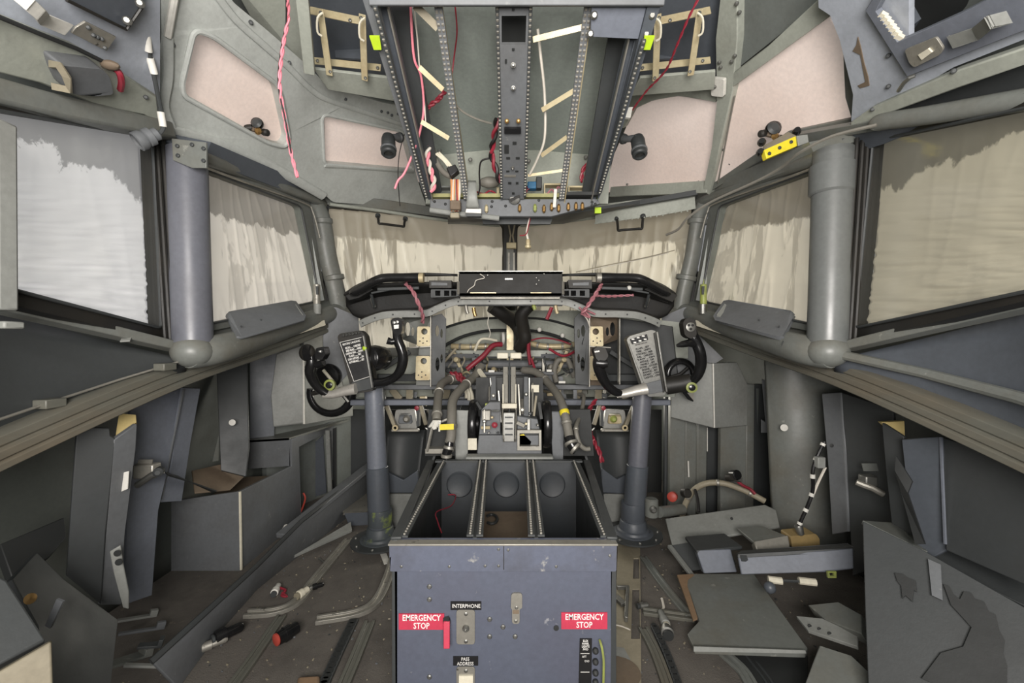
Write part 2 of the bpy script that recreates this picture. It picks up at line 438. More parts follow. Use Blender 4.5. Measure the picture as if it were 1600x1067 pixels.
# aft side windows (beside the posts), forward side windows, windshields
w1 = [(-150, 148, .60), (238, 214, 1.12), (252, 513, 1.12), (-150, 408, .60)]
for s, n in ((-1, 1), (1, 6)):
    Q = w1 if s < 0 else mp([(-150, 138, .60), (230, 220, 1.12), (258, 512, 1.12), (-150, 425, .60)], 1)
    window(n, s, None, .1, 1.8, 1.05, mdx=Q, gw=[(-170, 120), (270, 188), (278, 538), (-170, 432)], gr=8)
for s, n in ((-1, 2), (1, 5)):
    window(n, s, [(312, 262, 1.2), (470, 322, 1.78), (500, 470, 1.86), (318, 508, 1.2)], .5, .3, 1.06,
           gasket=M['sill'], gw=[(300, 232), (482, 306), (512, 480), (306, 522)], gr=7)
for s, n in ((-1, 3), (1, 4)):
    window(n, s, [(512, 322, 1.98), (789, 351, 2.5), (789, 540, 2.5), (528, 565, 2.02)], 1.0, 0, 1.03,
           gasket=M['black'], gw=[(498, 305), (800, 342), (800, 552), (515, 580)], gr=8)
# ---------------- hull
def st(i): return i
def ll(x, z): return Vector((x, 0, z))
fl = MB().box((0, 1.15, -.02), (2.7, 4.0, .04)); fl.build('floor', M['carpet'], kind='structure')
# lower side walls: from floor to the belt rail
railL = [(-170, 775, .62), (0, 700, .775), (275, 585, 1.15), (430, 535, 1.58), (540, 495, 2.05), (600, 474, 2.6)]
for s, nm in ((-1, 'left'), (1, 'right')):
    rl = [P(q(a, s), b, c) for (a, b, c) in railL]
    def fn(u, v):
        k = u*(len(rl)-1); i = min(int(k), len(rl)-2); t = k-i; r = rl[i].lerp(rl[i+1], t)
        xo = s*(1.24-.10*max(0, r.y-1.6))
        if v < .34: return Vector((xo, r.y, r.z*v/.34*.86))
        t2 = (v-.34)/.33
        if v < .67: return Vector((xo, r.y, r.z*.86)).lerp(Vector((r.x+s*.05, r.y, r.z+.004)), t2)
        return Vector((r.x+s*.05, r.y, r.z+.004)).lerp(Vector((r.x+s*.10, r.y, r.z+.22)), (v-.67)/.33)
    MB().grid(fn, 40, 30).build('wall_'+nm, M['shaded_skin'], kind='structure', solid=.012)
# roof hull
stn = [(-.9, 1.10, .50, 1.20), (.55, 1.10, .50, 1.22), (1.15, 1.06, .60, 1.26), (1.95, 1.05, .70, 1.30), (2.45, .80, .76, 1.22), (2.80, .40, .78, 1.05)]
def hull(u, v):
    k = v*(len(stn)-1); i = min(int(k), len(stn)-2); t = k-i
    a = [stn[i][j]*(1-t)+stn[i+1][j]*t for j in range(4)]
    ang = math.pi*u; e = .7
    cx, sn = math.cos(ang), math.sin(ang)
    x = -a[1]*math.copysign(abs(cx)**e, cx); z = a[2]+(a[3]-a[2])*abs(sn)**e
    return Vector((x, a[0], CZ+z))
MB().grid(hull, 40, 30).build('ceiling', M['skin'], kind='structure', solid=.015)
MB().box((0, 2.95, .75), (2.5, .03, 1.6)).build('wall_front', M['green'], kind='structure')
for s, nm in ((-1, 'front_left'), (1, 'front_right')):
    MB().bar((s*1.16, 2.0, .3), (s*.75, 2.95, .3), .03, .62).build('wall_'+nm, M['skin'], kind='structure')
for s, nm in ((-1, 'rear_left'), (1, 'rear_right')):
    MB().box((s*1.04, -.16, .95), (.02, 1.5, 1.1)).build('wall_'+nm, M['shaded_skin'], kind='structure')
# ---------------- posts, rails, sills
tn = [0]
def trim(mb, m, **k):
    tn[0] += 1; return mb.build('trim_%d' % tn[0], m, kind='structure', **k)
for s in (-1, 1):
    a, b = P(q(292, s), 236, 1.15), P(q(302, s), 556, 1.15)
    r = .047
    mb = MB().cyl(a, b, r, seg=32)
    if s > 0: mb.lathe([(r, 0), (r+.005, .002), (r+.005, .075), (r, .08)], P(q(294, s), 258, 1.15), (b-a), 32)
    post = trim(mb, M['post'] if s < 0 else M['postg'])
    # flat fin between the post and the gasket
    mb = MB().plate([P(q(258, s), 214, 1.13), P(q(278, s), 216, 1.14), P(q(290, s), 545, 1.14), P(q(272, s), 538, 1.13)], .02)
    trim(mb, M['dark'])
    # black rubber ribs beside it
    for k, dx in enumerate((244, 252, 261)):
        trim(MB().tube([P(q(dx-6, s), 216, 1.115), P(q(dx+15, s), 536, 1.115)], .0055, 8), M['black'])
    # plate with bolts at the top of the post
    if s < 0:
        root = T('trim_9%d' % 1, None, None, P(292, 240, 1.1), kind='structure')
        pl = MB().plate([P(x, y, 1.095) for (x, y) in ((268, 216), (322, 222), (322, 262), (300, 262), (270, 250))], .006).build('bracket_plate', M['sill'], root, bev=.001)
        MB().bolts([P(x, y, 1.09) for (x, y) in ((277, 228), (278, 243), (300, 226), (318, 232), (318, 251))], .005, .004).build('bolt', M['dark'], root)
    # ledge: rounded moulding with a knuckle end under the post
    path = [P(q(x, s), y, d) for (x, y, d) in ((298, 550, 1.13), (310, 550, 1.15), (350, 543, 1.22), (420, 521, 1.46), (500, 495, 1.80), (546, 480, 2.06))]
    path = cr(path, 6)
    rad = [.043]*6+[.043-.010*i/len(path) for i in range(len(path)-6)]
    mb = MB().tube(path, rad, 18, flat=.9, up=(0, 0, 1))
    mb.ball(P(q(301, s), 549, 1.14), .050, 24, (1, 1, .86))
    trim(mb, M['sill'] if s > 0 else M['sill'])
    # shelf between ledge and window
    sh = [P(q(x, s), y, d) for (x, y, d) in ((300, 524, 1.19), (318, 512, 1.24), (400, 497, 1.5), (512, 470, 1.93), (545, 474, 2.10), (500, 486, 1.80), (420, 512, 1.46), (325, 540, 1.16))]
    trim(MB().plate(sh, .02, vec=Vector((0, 0, -.02))), M['sill'])
    # belt rail: stepped strips running forward
    rp = [P(q(a, s), b, c) for (a, b, c) in railL]
    rp = cr(rp, 5)
    prof = [(-.030, -.026), (.018, -.034), (.026, -.030), (.026, -.018), (.020, -.014), (.026, -.010), (.026, .004), (.018, .008), (.022, .013), (.022, .028), (.012, .034), (-.03, .034)]
    if s < 0: prof = [(x, z) for (x, z) in prof]
    else: prof = [(-x, z) for (x, z) in prof]
    trim(MB().path(rp, prof), M['rail'], bev=.001)
    # thin round rod above the rail
    rod = [P(q(a, s), b, c) for (a, b, c) in ((-120, 700, .66), (0, 655, .76), (80, 628, .86), (190, 592, 1.0), (290, 562, 1.12))]
    if s < 0:
        trim(MB().tube(rod, .0028, 8), M['alu'])
        for (x, y, d) in ((78, 630, .855), (258, 573, 1.07)):
            trim(MB().box(P(x, y, d), (.028, .04, .018)), M['rail'], bev=.002)
    else:
        trim(MB().tube([P(q(a, s), b+dy, c) for (a, b, c, dy) in ((-120, 660, .64, 0), (0, 622, .76, 0), (150, 583, .95, 0), (290, 552, 1.12, 0))], .012, 10), M['sill'])
    # slanted panel between aft window and rail
    f = [P(q(x, s), y, d) for (x, y, d) in ((-170, 455, .615), (0, 492, .80), (150, 530, .97), (278, 560, 1.13), (285, 585, 1.16), (150, 632, .965), (0, 692, .79), (-170, 770, .63))]
    pt_, pb2 = cr(f[:4], 4), cr(f[:3:-1], 4)
    mb = MB().grid(lambda u, v: pt_[min(len(pt_)-1, round(u*(len(pt_)-1)))].lerp(pb2[min(len(pb2)-1, round(u*(len(pb2)-1)))], v)+Vector((-s*.012*math.sin(math.pi*v), 0, 0)), len(pt_)-1, 6)
    trim(mb, M['dark'] if s < 0 else M['dblue'], solid=.01)
    # ledge strip under the aft window
    f = [P(q(x, s), y, d) for (x, y, d) in ((-170, 436, .60), (0, 475, .775), (270, 539, 1.12))]
    trim(MB().path(cr(f, 5), [(-.012, -.018), (.014, -.012), (.014, .010), (-.012, .014)] if s < 0 else [(.012, -.018), (-.014, -.012), (-.014, .010), (.012, .014)]), M['sill'], bev=.002)
    # top rail over the forward side window
    f = [P(q(x, s), y, d) for (x, y, d) in ((314, 246, 1.17), (400, 278, 1.47), (490, 311, 1.84), (505, 318, 1.95))]
    trim(MB().tube(cr(f, 4), .019, 12), M['sill'])
    f = [P(q(x, s), y, d) for (x, y, d) in ((322, 262, 1.16), (400, 291, 1.45), (477, 318, 1.76), (489, 332, 1.80), (500, 372, 1.81))]
    trim(MB().tube(cr(f, 5), .0035, 8), M['alu'])
    # upper trim strip joining the liner and the window rail
    f = [P(q(x, s), y, d) for (x, y, d) in ((262, 208, 1.13), (330, 222, 1.2), (510, 300, 1.98), (512, 325, 1.97), (500, 318, 1.93), (318, 250, 1.18), (262, 222, 1.12))]
    trim(MB().plate(f, .02), M['sill'] if s > 0 else M['dblue'])
    # corner post between side window and windshield
    a = [P(q(x, s), y, d) for (x, y, d) in ((492, 318, 1.90), (503, 345, 1.90), (512, 400, 1.92), (524, 450, 1.94), (530, 482, 1.96))]
    mb = MB().tube(cr(a, 4), .040, 16, flat=.8)
    mb.lathe([(.040, 0), (.044, .003), (.044, .02), (.040, .024)], P(q(503, s), 342, 1.90), (a[2]-a[1]), 20)
    mb.lathe([(.040, 0), (.045, .003), (.045, .02), (.040, .024)], P(q(521, s), 430, 1.935), (a[3]-a[2]), 20)
    trim(mb, M['sill'])
    a = [P(q(x, s), y, d) for (x, y, d) in ((470, 318, 1.80), (500, 470, 1.88))]
    trim(MB().bar(a[0], a[1], .018, .03), M['liner'])
    # header over the windshield
    f = [P(q(x, s), y, d) for (x, y, d) in ((505, 314, 1.97), (600, 323, 2.14), (700, 337, 2.33), (800, 346, 2.52))]
    trim(MB().path(cr(f, 3), [(-.03, -.022), (.03, -.022), (.03, .028), (-.03, .028)]), M['sill'], bev=.004)
    f = [P(q(x, s), y, d) for (x, y, d) in ((515, 319, 1.93), (600, 330, 2.10), (700, 345, 2.29), (780, 353, 2.45))]
    trim(MB().tube(cr(f, 3), .008, 8), M['green'])
# centre post with hinge fittings
root = T('trim_99', None, None, P(797, 430, 2.44), kind='structure')
MB().bar(P(797, 340, 2.46), P(797, 470, 2.46), .075, .03, (0, 1, 0)).build('post', M['black'], root, bev=.003)
MB().bar(P(797, 385, 2.43), P(797, 470, 2.43), .040, .02, (0, 1, 0)).build('channel', M['sill'], root)
MB().box(P(799, 384, 2.40), (.055, .03, .032)).build('fitting', M['yel'], root, bev=.003)
mb = MB()
for dx in (-4, 4):
    mb.bar(P(799+dx, 395, 2.40), P(799+dx, 470, 2.40), .010, .012, (0, 1, 0))
mb.build('channel_strip', M['alu'], root)
mb = MB().tube([P(795, 352, 2.42), P(798, 368, 2.42), P(796, 380, 2.42)], .005, 6).tube([P(804, 352, 2.42), P(801, 368, 2.42), P(803, 380, 2.42)], .005, 6)
mb.build('wire', M['tan'], root)
# header plate with a row of rivets over the windshield, beyond the dark column
mb = MB().plate([P(x, y, d) for (x, y, d) in ((930, 320, 2.05), (1085, 302, 1.86), (1087, 326, 1.86), (1040, 335, 1.93), (930, 350, 2.06))], .006)
mb.bolts([P(930+i*9.6, 349-i*1.15-(i > 11)*2, 2.03-i*.011) for i in range(16)], .004, .003)
trim(mb, M['green'])
trim(MB().bar(P(862, 341, 2.10), P(1090, 301, 1.83), .02, .022), M['dark'], bev=.002)
# ---------------- eyebrow liner (moulded, on the side of the black-placard yoke)
EL = S((285, 150, 1.16), (262, 205, 1.12), (510, 310, 1.93), (455, 228, 1.62), (440, 60, 1.30), (300, 0, .98), (505, 180, 1.75), (665, 318, 2.02), (620, 195, 1.92))
outer = [(255, -30), (258, 60), (246, 120), (250, 195), (268, 205), (330, 216), (420, 252), (510, 306), (520, 316), (668, 326), (655, 290), (634, 208), (628, 164), (603, 162), (560, 149), (509, 131), (484, 106), (469, 92), (416, 46), (360, 0), (350, -40)]
hA = rnd([(303, 46), (332, 56), (436, 134), (452, 216), (446, 230), (420, 224), (287, 150), (284, 132)], 14)
hB = rnd([(503, 178), (632, 206), (648, 268), (506, 257)], 10)
mb = MB().plate([EL(x, y) for (x, y) in rnd(outer, 12)], .045, [[EL(x, y) for (x, y) in hA], [EL(x, y) for (x, y) in hB]])
lin_o = mb.build('wall_liner_left', M['liner'], kind='structure', bev=.004)
tn_l = lambda pts, r, m: trim(MB().tube(cr([EL(x, y, .006) for (x, y) in pts], 5), r, 10, flat=.6), m)
tn_l([(330, -20), (368, 30), (414, 72), (452, 106), (482, 136), (508, 154), (560, 172), (632, 196)], .010, M['liner'])
MB().bolts([EL(x, y, .004) for (x, y) in ((270, 70), (392, 35), (452, 98), (540, 155), (596, 174), (606, 176), (612, 180), (622, 178))], .006, .003, (.4, -1, -.4)).build('liner_rivet', M['dark'], lin_o)
tn_l([(262, 205), (330, 222), (420, 258), (505, 306)], .02, M['liner'])
trim(MB().tube([EL(276, -20, .012), EL(262, 58, .012)], .008, 8), M['white'])
tn_l([(262, 58), (262, 120), (256, 165), (268, 200)], .012, M['liner'])
# raised reveal edges around both openings
for hh in (hA, hB):
    trim(MB().tube([EL(x, y, .004) for (x, y) in hh], .007, 8, closed=True), M['liner'])
tn_l([(508, 258), (560, 262), (646, 268)], .010, M['liner'])
# pink covered eyebrow windows (left)
ELb = lambda x, y: EL(x, y, -.05)
r7 = T('window_7', None, None, EL(370, 140), kind='structure')
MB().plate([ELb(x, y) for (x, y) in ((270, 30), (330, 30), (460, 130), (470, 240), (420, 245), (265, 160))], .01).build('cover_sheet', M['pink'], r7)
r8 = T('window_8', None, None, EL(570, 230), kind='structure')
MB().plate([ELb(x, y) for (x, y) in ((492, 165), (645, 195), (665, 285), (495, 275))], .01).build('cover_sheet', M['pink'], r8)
# ---------------- bare frames on the other side
ER = S((1333, 150, 1.16), (1330, 182, 1.14), (1110, 296, 1.90), (1150, 60, 1.32), (1297, 20, 1.02), (1110, 158, 1.70), (945, 300, 2.00), (985, 165, 1.90))
r9 = T('window_9', None, None, ER(1230, 140), kind='structure')
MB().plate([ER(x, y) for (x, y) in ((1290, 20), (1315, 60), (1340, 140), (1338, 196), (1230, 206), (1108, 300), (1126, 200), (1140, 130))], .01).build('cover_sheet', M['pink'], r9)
MB().bolts([ER(x, y, .002) for (x, y) in ((1146, 149), (1138, 153), (1131, 234), (1126, 237), (1141, 256), (1137, 278))], .006, .005, (-.6, -.8, .1)).build('screw', M['steel'], r9)
r10 = T('window_10', None, None, ER(1050, 220), kind='structure')
arc = cr([(978, 200), (990, 172), (1020, 158), (1060, 151), (1095, 156), (1118, 160)], 4)
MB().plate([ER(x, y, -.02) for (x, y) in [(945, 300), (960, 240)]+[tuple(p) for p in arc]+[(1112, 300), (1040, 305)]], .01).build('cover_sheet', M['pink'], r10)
MB().bolts([ER(x, y, -.018) for (x, y) in ((980, 288), (1092, 284), (1098, 288))], .006, .005, (-.2, -1, 0)).build('screw', M['steel'], r10)
# arched frame above the forward cover
ao = [(985, 150), (1020, 138), (1060, 132), (1100, 136), (1125, 142)]
ai = [(1118, 160), (1095, 155), (1060, 150), (1020, 157), (990, 171), (975, 200), (962, 200)]
trim(MB().plate([ER(x, y, .01) for (x, y) in ao+ai], .03), M['green'], bev=.003)
# straight beams
def beam(a, b, w, h, m, up=(0, -1, .3), **k): return trim(MB().bar(ER(*a), ER(*b), w, h, up), M[m], bev=.002, **k)
trim(MB().plate([ER(x, y, .03) for (x, y) in ((1128, -30), (1152, -30), (1152, 60), (1145, 140), (1122, 240), (1108, 305), (1098, 300), (1112, 230), (1120, 160), (1118, 60))], .03), M['green'], bev=.003)
trim(MB().plate([ER(x, y, .03) for (x, y) in ((1290, 2), (1296, 26), (1145, 136), (1140, 118), (1200, 72), (1277, 0))], .035), M['green'], bev=.003)
trim(MB().plate([ER(x, y, .00) for (x, y) in ((1152, -40), (1290, -40), (1280, 5), (1142, 115))], .01), M['skin'])
trim(MB().tube([ER(1148, 150, .03), ER(1140, 190, .03), ER(1122, 285, .03)], .003, 6), M['alu'])
trim(MB().bar(ER(955, 300, .01), ER(1108, 292, .01), .02, .05), M['green'], bev=.003)
trim(MB().plate([ER(x, y, .012) for (x, y) in ((1104, 303), (1112, 288), (1230, 206), (1335, 184), (1338, 200), (1235, 222))], .02), M['sill'], bev=.002)
root = T('trim_98', None, None, ER(1121, 138), kind='structure')
MB().plate([ER(x, y, .05) for (x, y) in rnd([(1111, 122), (1131, 124), (1130, 152), (1111, 150)], 3)], .012).build('corner_block', M['white'], root, bev=.002)
MB().bolts([ER(1117, 136, .052), ER(1126, 106, .035), ER(1124, 98, .035), ER(1151, 6, .035), ER(1155, 20, .035), ER(1148, 88, .035), ER(1143, 97, .035)], .006, .006, (-.4, -1, 0)).build('bolt', M['steel'], root)
# roof frame panels either side of the overhead panel
trim(MB().plate([P(x, y, d) for (x, y, d) in ((355, -40, 1.2), (478, -40, 1.3), (486, 115, 1.6), (430, 95, 1.55))], .01), M['green'])
trim(MB().bar(P(470, -30, 1.08), P(484, 112, 1.28), .03, .03), M['green'], bev=.002)
trim(MB().plate([P(x, y, d) for (x, y, d) in ((470, -40, 1.25), (600, -40, 1.25), (640, 150, 1.72), (490, 135, 1.65))], .01), M['dblue'])
trim(MB().plate([P(x, y, d) for (x, y, d) in ((995, -40, 1.25), (1130, -40, 1.25), (1125, 140, 1.60), (965, 150, 1.72))], .01), M['dblue'])
trim(MB().plate([P(x, y, d) for (x, y, d) in ((490, 108, 1.33), (606, 122, 1.40), (628, 160, 1.50), (512, 140, 1.42))], .01), M['green'], bev=.002)
trim(MB().plate([P(x, y, d) for (x, y, d) in ((1000, 122, 1.40), (1118, 112, 1.38), (1116, 140, 1.44), (985, 150, 1.50))], .01), M['green'], bev=.002)
# ================================================================ glareshield
def dots(mb, a, b, n, r, off=Vector((0, 0, 0)), mi=1):
    """row of small bright fastener heads from a to b"""
    k0 = mb.mi; mb.mi = mi
    for i in range(n):
        p = Vector(a).lerp(Vector(b), (i+.5)/n)+off; mb.box(p, (r, r, r))
    mb.mi = k0
gs = T('glareshield', 'black padded glareshield stripped of its instruments, spanning below the windshield', 'glareshield', P(797, 500, 1.9))
for s in (-1, 1):
    G = lambda x, y, d: P(q(x, s), y, d)
    # hood: top skin sweeping back, front scoop
    top_f = [(538, 462, 1.76), (560, 448, 1.72), (590, 433, 1.68), (650, 428, 1.68), (715, 430, 1.70)]
    top_b = [(540, 458, 1.98), (562, 444, 2.06), (595, 434, 2.14), (650, 431, 2.2), (715, 430, 2.25)]
    tf = cr([G(*p) for p in top_f], 4); tb = cr([G(*p) for p in top_b], 4); n = len(tf)
    MB().grid(lambda u, v: tf[min(n-1, round(u*(n-1)))].lerp(tb[min(n-1, round(u*(n-1)))], v), n-1, 2).build('hood', M['shroud'], gs, solid=.01)
    # upper lip: dark band below the tube
    b1 = cr([G(*p) for p in ((540, 463, 1.76), (562, 452, 1.73), (592, 444, 1.70), (650, 442, 1.70), (715, 442, 1.72))], 4)
    b2 = cr([G(*p) for p in ((541, 478, 1.80), (565, 470, 1.80), (600, 462, 1.80), (650, 458, 1.80), (715, 456, 1.80))], 4)
    b3 = cr([G(*p) for p in ((552, 492, 1.82), (575, 500, 1.82), (620, 494, 1.82), (665, 487, 1.82), (722, 470, 1.82))], 4)
    MB().grid(lambda u, v: (b1[min(n-1, round(u*(n-1)))].lerp(b2[min(n-1, round(u*(n-1)))], v*2) if v <= .5 else b2[min(n-1, round(u*(n-1)))].lerp(b3[min(n-1, round(u*(n-1)))], v*2-1)), n-1, 6).build('scoop', M['shroud'], gs, solid=.008)
    # padded light tube along the top edge
    tp = cr([G(*p) for p in ((548, 459, 1.68), (566, 450, 1.66), (588, 438, 1.64), (606, 434, 1.64), (655, 434, 1.64))], 5)
    MB().tube(tp, [.010, .014]+[.017]*30, 12).build('light_tube', M['gloss'], gs)
    mb = MB().cyl(G(655, 434, 1.635), G(662, 434, 1.635), .019)
    mb.build('tube_collar', M['yel'] if s < 0 else M['alu'], gs)
    mb = MB().bar(G(590, 452, 1.69), G(655, 450, 1.69), .012, .012).bar(G(580, 458, 1.69), G(612, 452, 1.69), .008, .008)
    mb.build('lamp_rail', M['dark'], gs, bev=.002)
    # outer corner block and strut
    MB().plate([G(x, y, 1.70) for (x, y) in ((538, 462), (572, 446), (584, 452), (560, 466), (544, 470))], .05).build('end_block', M['shroud'], gs, bev=.004)
    MB().tube([G(580, 460, 1.71), G(583, 472, 1.73), (G(585, 480, 1.77))], .006, 8).build('bracket_arm', M['dark'], gs)
    MB().bar(G(581, 466, 1.72), G(585, 479, 1.76), .012, .006).build('clip', M['alu'], gs)
    # selector box with small windows
    bx = MB().plate([G(x, y, 1.66) for (x, y) in rnd([(673, 452), (716, 452), (716, 463), (673, 465)], 2)], .06,
                    [[G(x, y, 1.66) for (x, y) in ((a, 454), (a+8, 454), (a+8, 462), (a, 462))] for a in (680, 694, 705)])
    bx.build('annunciator_box', M['dark'], gs, bev=.001)
    MB().plate([G(x, y, 1.67) for (x, y) in ((670, 438), (706, 438), (706, 450), (670, 450))], .03).build('switch_module', M['black'], gs, bev=.002)
    MB().plate([G(x, y, 1.665) for (x, y) in ((674, 441), (699, 442), (699, 446), (674, 446))], .004).build('module_strip', M['grey'], gs)
    # lower frame strip that carried the panels
    fp = cr([G(*p) for p in ((563, 507, 1.78), (575, 501, 1.77), (600, 493, 1.76), (630, 491, 1.76), (665, 490, 1.76), (685, 482, 1.76), (708, 473, 1.76), (730, 471, 1.76), (797, 471, 1.76))], 6)
    mb = MB().path(fp, [(-.004, -.013), (.004, -.013), (.004, .013), (-.004, .013)])
    mb.path(fp, [(-.004, .012), (.022, .012), (.022, .015), (-.004, .015)] if s > 0 else [(.004, .012), (-.022, .012), (-.022, .015), (.004, .015)])
    fr = mb.build('lower_frame', M['lgrey'], gs)
    MB().bolts([fp[i]+Vector((0, -.005, 0)) for i in range(3, len(fp), 6)], .0035, .002).build('screw', M['dark'], gs)
    MB().tube([p+Vector((0, .01, .018)) for p in fp], .007, 8).build('edge_seal', M['black'], gs)
# centre section
MB().plate([P(x, y, 1.66) for (x, y) in ((717, 424), (879, 424), (880, 463), (716, 463))], .012).build('centre_panel', M['shroud'], gs, bev=.002)
MB().plate([P(717, 424, 1.66), P(879, 424, 1.66), P(862, 423, 2.1), P(735, 423, 2.1)], .01, vec=Vector((0, 0, -.01))).build('centre_top', M['gloss'], gs)
MB().bar(P(716, 424, 1.655), P(880, 424, 1.655), .01, .004).build('centre_edge', M['steel'], gs)
MB().bolts([P(x, y, 1.655) for (x, y) in ((762, 430), (838, 434), (842, 438), (850, 428), (838, 444))], .003, .003).build('screw', M['steel'], gs)
MB().box(P(795, 436, 1.652), (.030, .004, .006)).build('centre_label', M['steel'], gs)
MB().box(P(797, 461, 1.68), (.40, .04, .010)).build('tray', M['sill'], gs)
MB().box(P(755, 457.5, 1.65), (.10, .01, .004)).build('tray_strip', M['yel'], gs)
MB().box(P(845, 457.5, 1.65), (.08, .01, .004)).build('tray_strip', M['yel'], gs)
MB().box(P(797, 466, 1.74), (.40, .05, .008)).build('lower_shelf', M['alu'], gs)
MB().box(P(797, 461.5, 1.80), (.44, .02, .09)).build('back_panel', M['dark'], gs)
for (x, a, b) in ((880, 440, 460), (716, 440, 460)):
    MB().bar(P(x, a, 1.65), P(x, b, 1.65), .006, .008).build('end_bracket', M['alu'], gs)
def wire(name, label, pts, r, m, cat='wire', group=None, n=6, seg=6, twist=0, m2=None):
    """pts are (px,py,depth); a twisted pair when twist > 0"""
    p3 = [P(*p) for p in pts]
    if not twist:
        return MB().tube(cr(p3, n), r, seg).build(name, M[m], label=label, cat=cat, group=group)
    root = T(name, label, cat, p3[0], group)
    c = cr(p3, n*4); L = 0; acc = [0]
    for i in range(1, len(c)): L += (c[i]-c[i-1]).length; acc.append(L)
    for k, mm in ((0, m), (1, m2 or m)):
        out = []
        for i, p in enumerate(c):
            t = (c[min(i+1, len(c)-1)]-c[max(i-1, 0)]).normalized(); u = t.orthogonal().normalized(); w = t.cross(u)
            a = acc[i]/twist*2*math.pi+k*math.pi
            out.append(p+(u*math.cos(a)+w*math.sin(a))*r*.9)
        MB().tube(out, r, 6).build('strand', M[mm], root)
    return root
wire('string', 'thin white bent thread dangling on the black centre panel of the glareshield', [(750, 428, 1.64), (757, 434, 1.64), (744, 438, 1.64), (741, 446, 1.64), (733, 452, 1.64), (730, 457, 1.64)], .0016, 'whitew', 'thread')
wire('wire_bundle', 'dusty mauve wire pair hanging from the glareshield scoop behind the black-placard yoke', [(634, 443, 1.66), (645, 455, 1.62), (654, 475, 1.62), (660, 492, 1.66), (660, 504, 1.70)], .0045, 'purple', 'wire bundle', twist=.07)
wire('wire_bundle', 'dusty pink wires dropping from the collar of the glareshield light tube', [(940, 445, 1.66), (933, 456, 1.63), (925, 468, 1.63), (918, 478, 1.64), (910, 488, 1.66)], .0045, 'purple', 'wire bundle', twist=.05)
wire('wire_bundle', 'dusty pink wires lying along the inside of the glareshield scoop', [(930, 462, 1.70), (950, 463, 1.71), (970, 462, 1.71), (990, 461, 1.70)], .003, 'purple', 'wire bundle', twist=.05)
wire('wire_bundle', 'mauve wire knot wrapped on the lower frame of the glareshield', [(905, 480, 1.73), (915, 492, 1.72), (908, 490, 1.71), (922, 496, 1.71), (913, 484, 1.72), (930, 491, 1.73)], .004, 'purple', 'wire bundle')
wire('wire', 'pale wire slanting from the glareshield frame to the perforated bracket', [(912, 492, 1.72), (918, 500, 1.73), (922, 512, 1.75)], .003, 'whitew')
MB().ball(P(983, 450, 1.69), .010, 12).build('foam_ball', M['white'], label='small white foam ball stuck inside the glareshield scoop', cat='foam ball')
# ================================================================ nose structure behind the missing instruments
def pb(mb, a, b, w, h, up=(0, 0, 1)): return mb.bar(P(*a), P(*b), w, h, up)
nf = T('nose_framework', 'grey-green nose frame of beams and curved webs behind the missing instrument panel', 'airframe', P(797, 640, 2.2))
nd = lambda px: 1/(1/1.86+(1/2.30-1/1.86)*(px-512)/285)      # depth just inside the windshield
for s in (-1, 1):
    N_ = lambda x, y, o=0: P(q(x, s), y, nd(x)-o)
    t3 = [tuple(p) for p in cr([(692, 513), (720, 504), (750, 498), (797, 496)], 5)]
    b3_ = [tuple(p) for p in cr([(797, 516), (760, 517), (725, 525), (700, 537), (690, 545)], 5)]
    MB().plate([N_(x, y) for (x, y) in t3+b3_], .03).build('curved_web', M['green'], nf, bev=.002)
    MB().plate([N_(x, y, -.05) for (x, y) in b3_+[(690, 600), (797, 600)]], .02).build('lower_web', M['green'], nf)
    MB().tube([N_(x, y, .02) for (x, y) in b3_], .008, 8).build('web_flange', M['vdark'], nf)
    MB().tube([N_(x, y, .02) for (x, y) in t3], .006, 8).build('web_flange', M['vdark'], nf)
    MB().plate([N_(x, y, -.01) for (x, y) in ((560, 545), (692, 541), (692, 620), (540, 620), (530, 570))], .02).build('side_web', M['green'], nf)
    MB().plate([N_(x, y, .0) for (x, y) in ((525, 480), (560, 495), (564, 560), (530, 600), (505, 600), (505, 480))], .02).build('side_web', M['grey'], nf)
    for (x0, y0_, x1, y1, w, m) in ((700, 556, 796, 556, .02, 'grey'), (640, 590, 700, 560, .02, 'dark'), (708, 548, 722, 580, .016, 'yel'), (745, 560, 745, 588, .014, 'alu'), (600, 575, 640, 550, .02, 'dark'), (676, 612, 712, 612, .02, 'sill'), (600, 610, 600, 630, .014, 'sill'), (590, 590, 660, 590, .03, 'dark')):
        MB().bar(N_(x0, y0_, .12), N_(x1, y1, .12), w, w, (0, 1, 0)).build('frame_link', M[m], nf, bev=.002)
    for (x, y, r, m) in ((716, 563, .012, 'yel'), (735, 574, .014, 'alu'), (760, 566, .010, 'steel'), (704, 580, .012, 'dark'), (774, 578, .012, 'yel'), (690, 556, .010, 'alu')):
        MB().lathe([(r*.5, 0), (r, .003), (r, .03), (r*.6, .034)], N_(x, y, .16), (.3*s, -1, .2), 14).build('union_nut', M[m], nf)
    for k in range(5):
        x = 702+k*18; MB().tube(cr([N_(x, 548+k % 2*4, .10), N_(x+6, 562, .14), N_(x-2+k*2, 576, .13), N_(x+8, 588, .15)], 4), .0045, 6).build('small_pipe', M[['alu', 'tan', 'dark', 'yel', 'greyw'][k]], nf)
NR = lambda x, y, o=0: P(x, y, nd(CX-x)-o)
MB().plate([NR(x, y, .01) for (x, y) in ((797, 485), (905, 485), (960, 492), (1075, 505), (1075, 560), (905, 548), (905, 525), (860, 505), (797, 498))], .015).build('cover_web', M['green'], nf)
MB().plate([NR(x, y, .05) for (x, y) in ((968, 497), (1050, 510), (1060, 600), (968, 600))], .02).build('cover_web', M['dark'], nf, bev=.002)
MB().plate([NR(x, y, .05) for (x, y) in ((925, 490), (966, 492), (966, 600), (925, 600))], .02).build('cover_web', M['vdark'], nf, bev=.002)
MB().plate([N_(x, y, .0) for (x, y) in ()], .02) if False else None
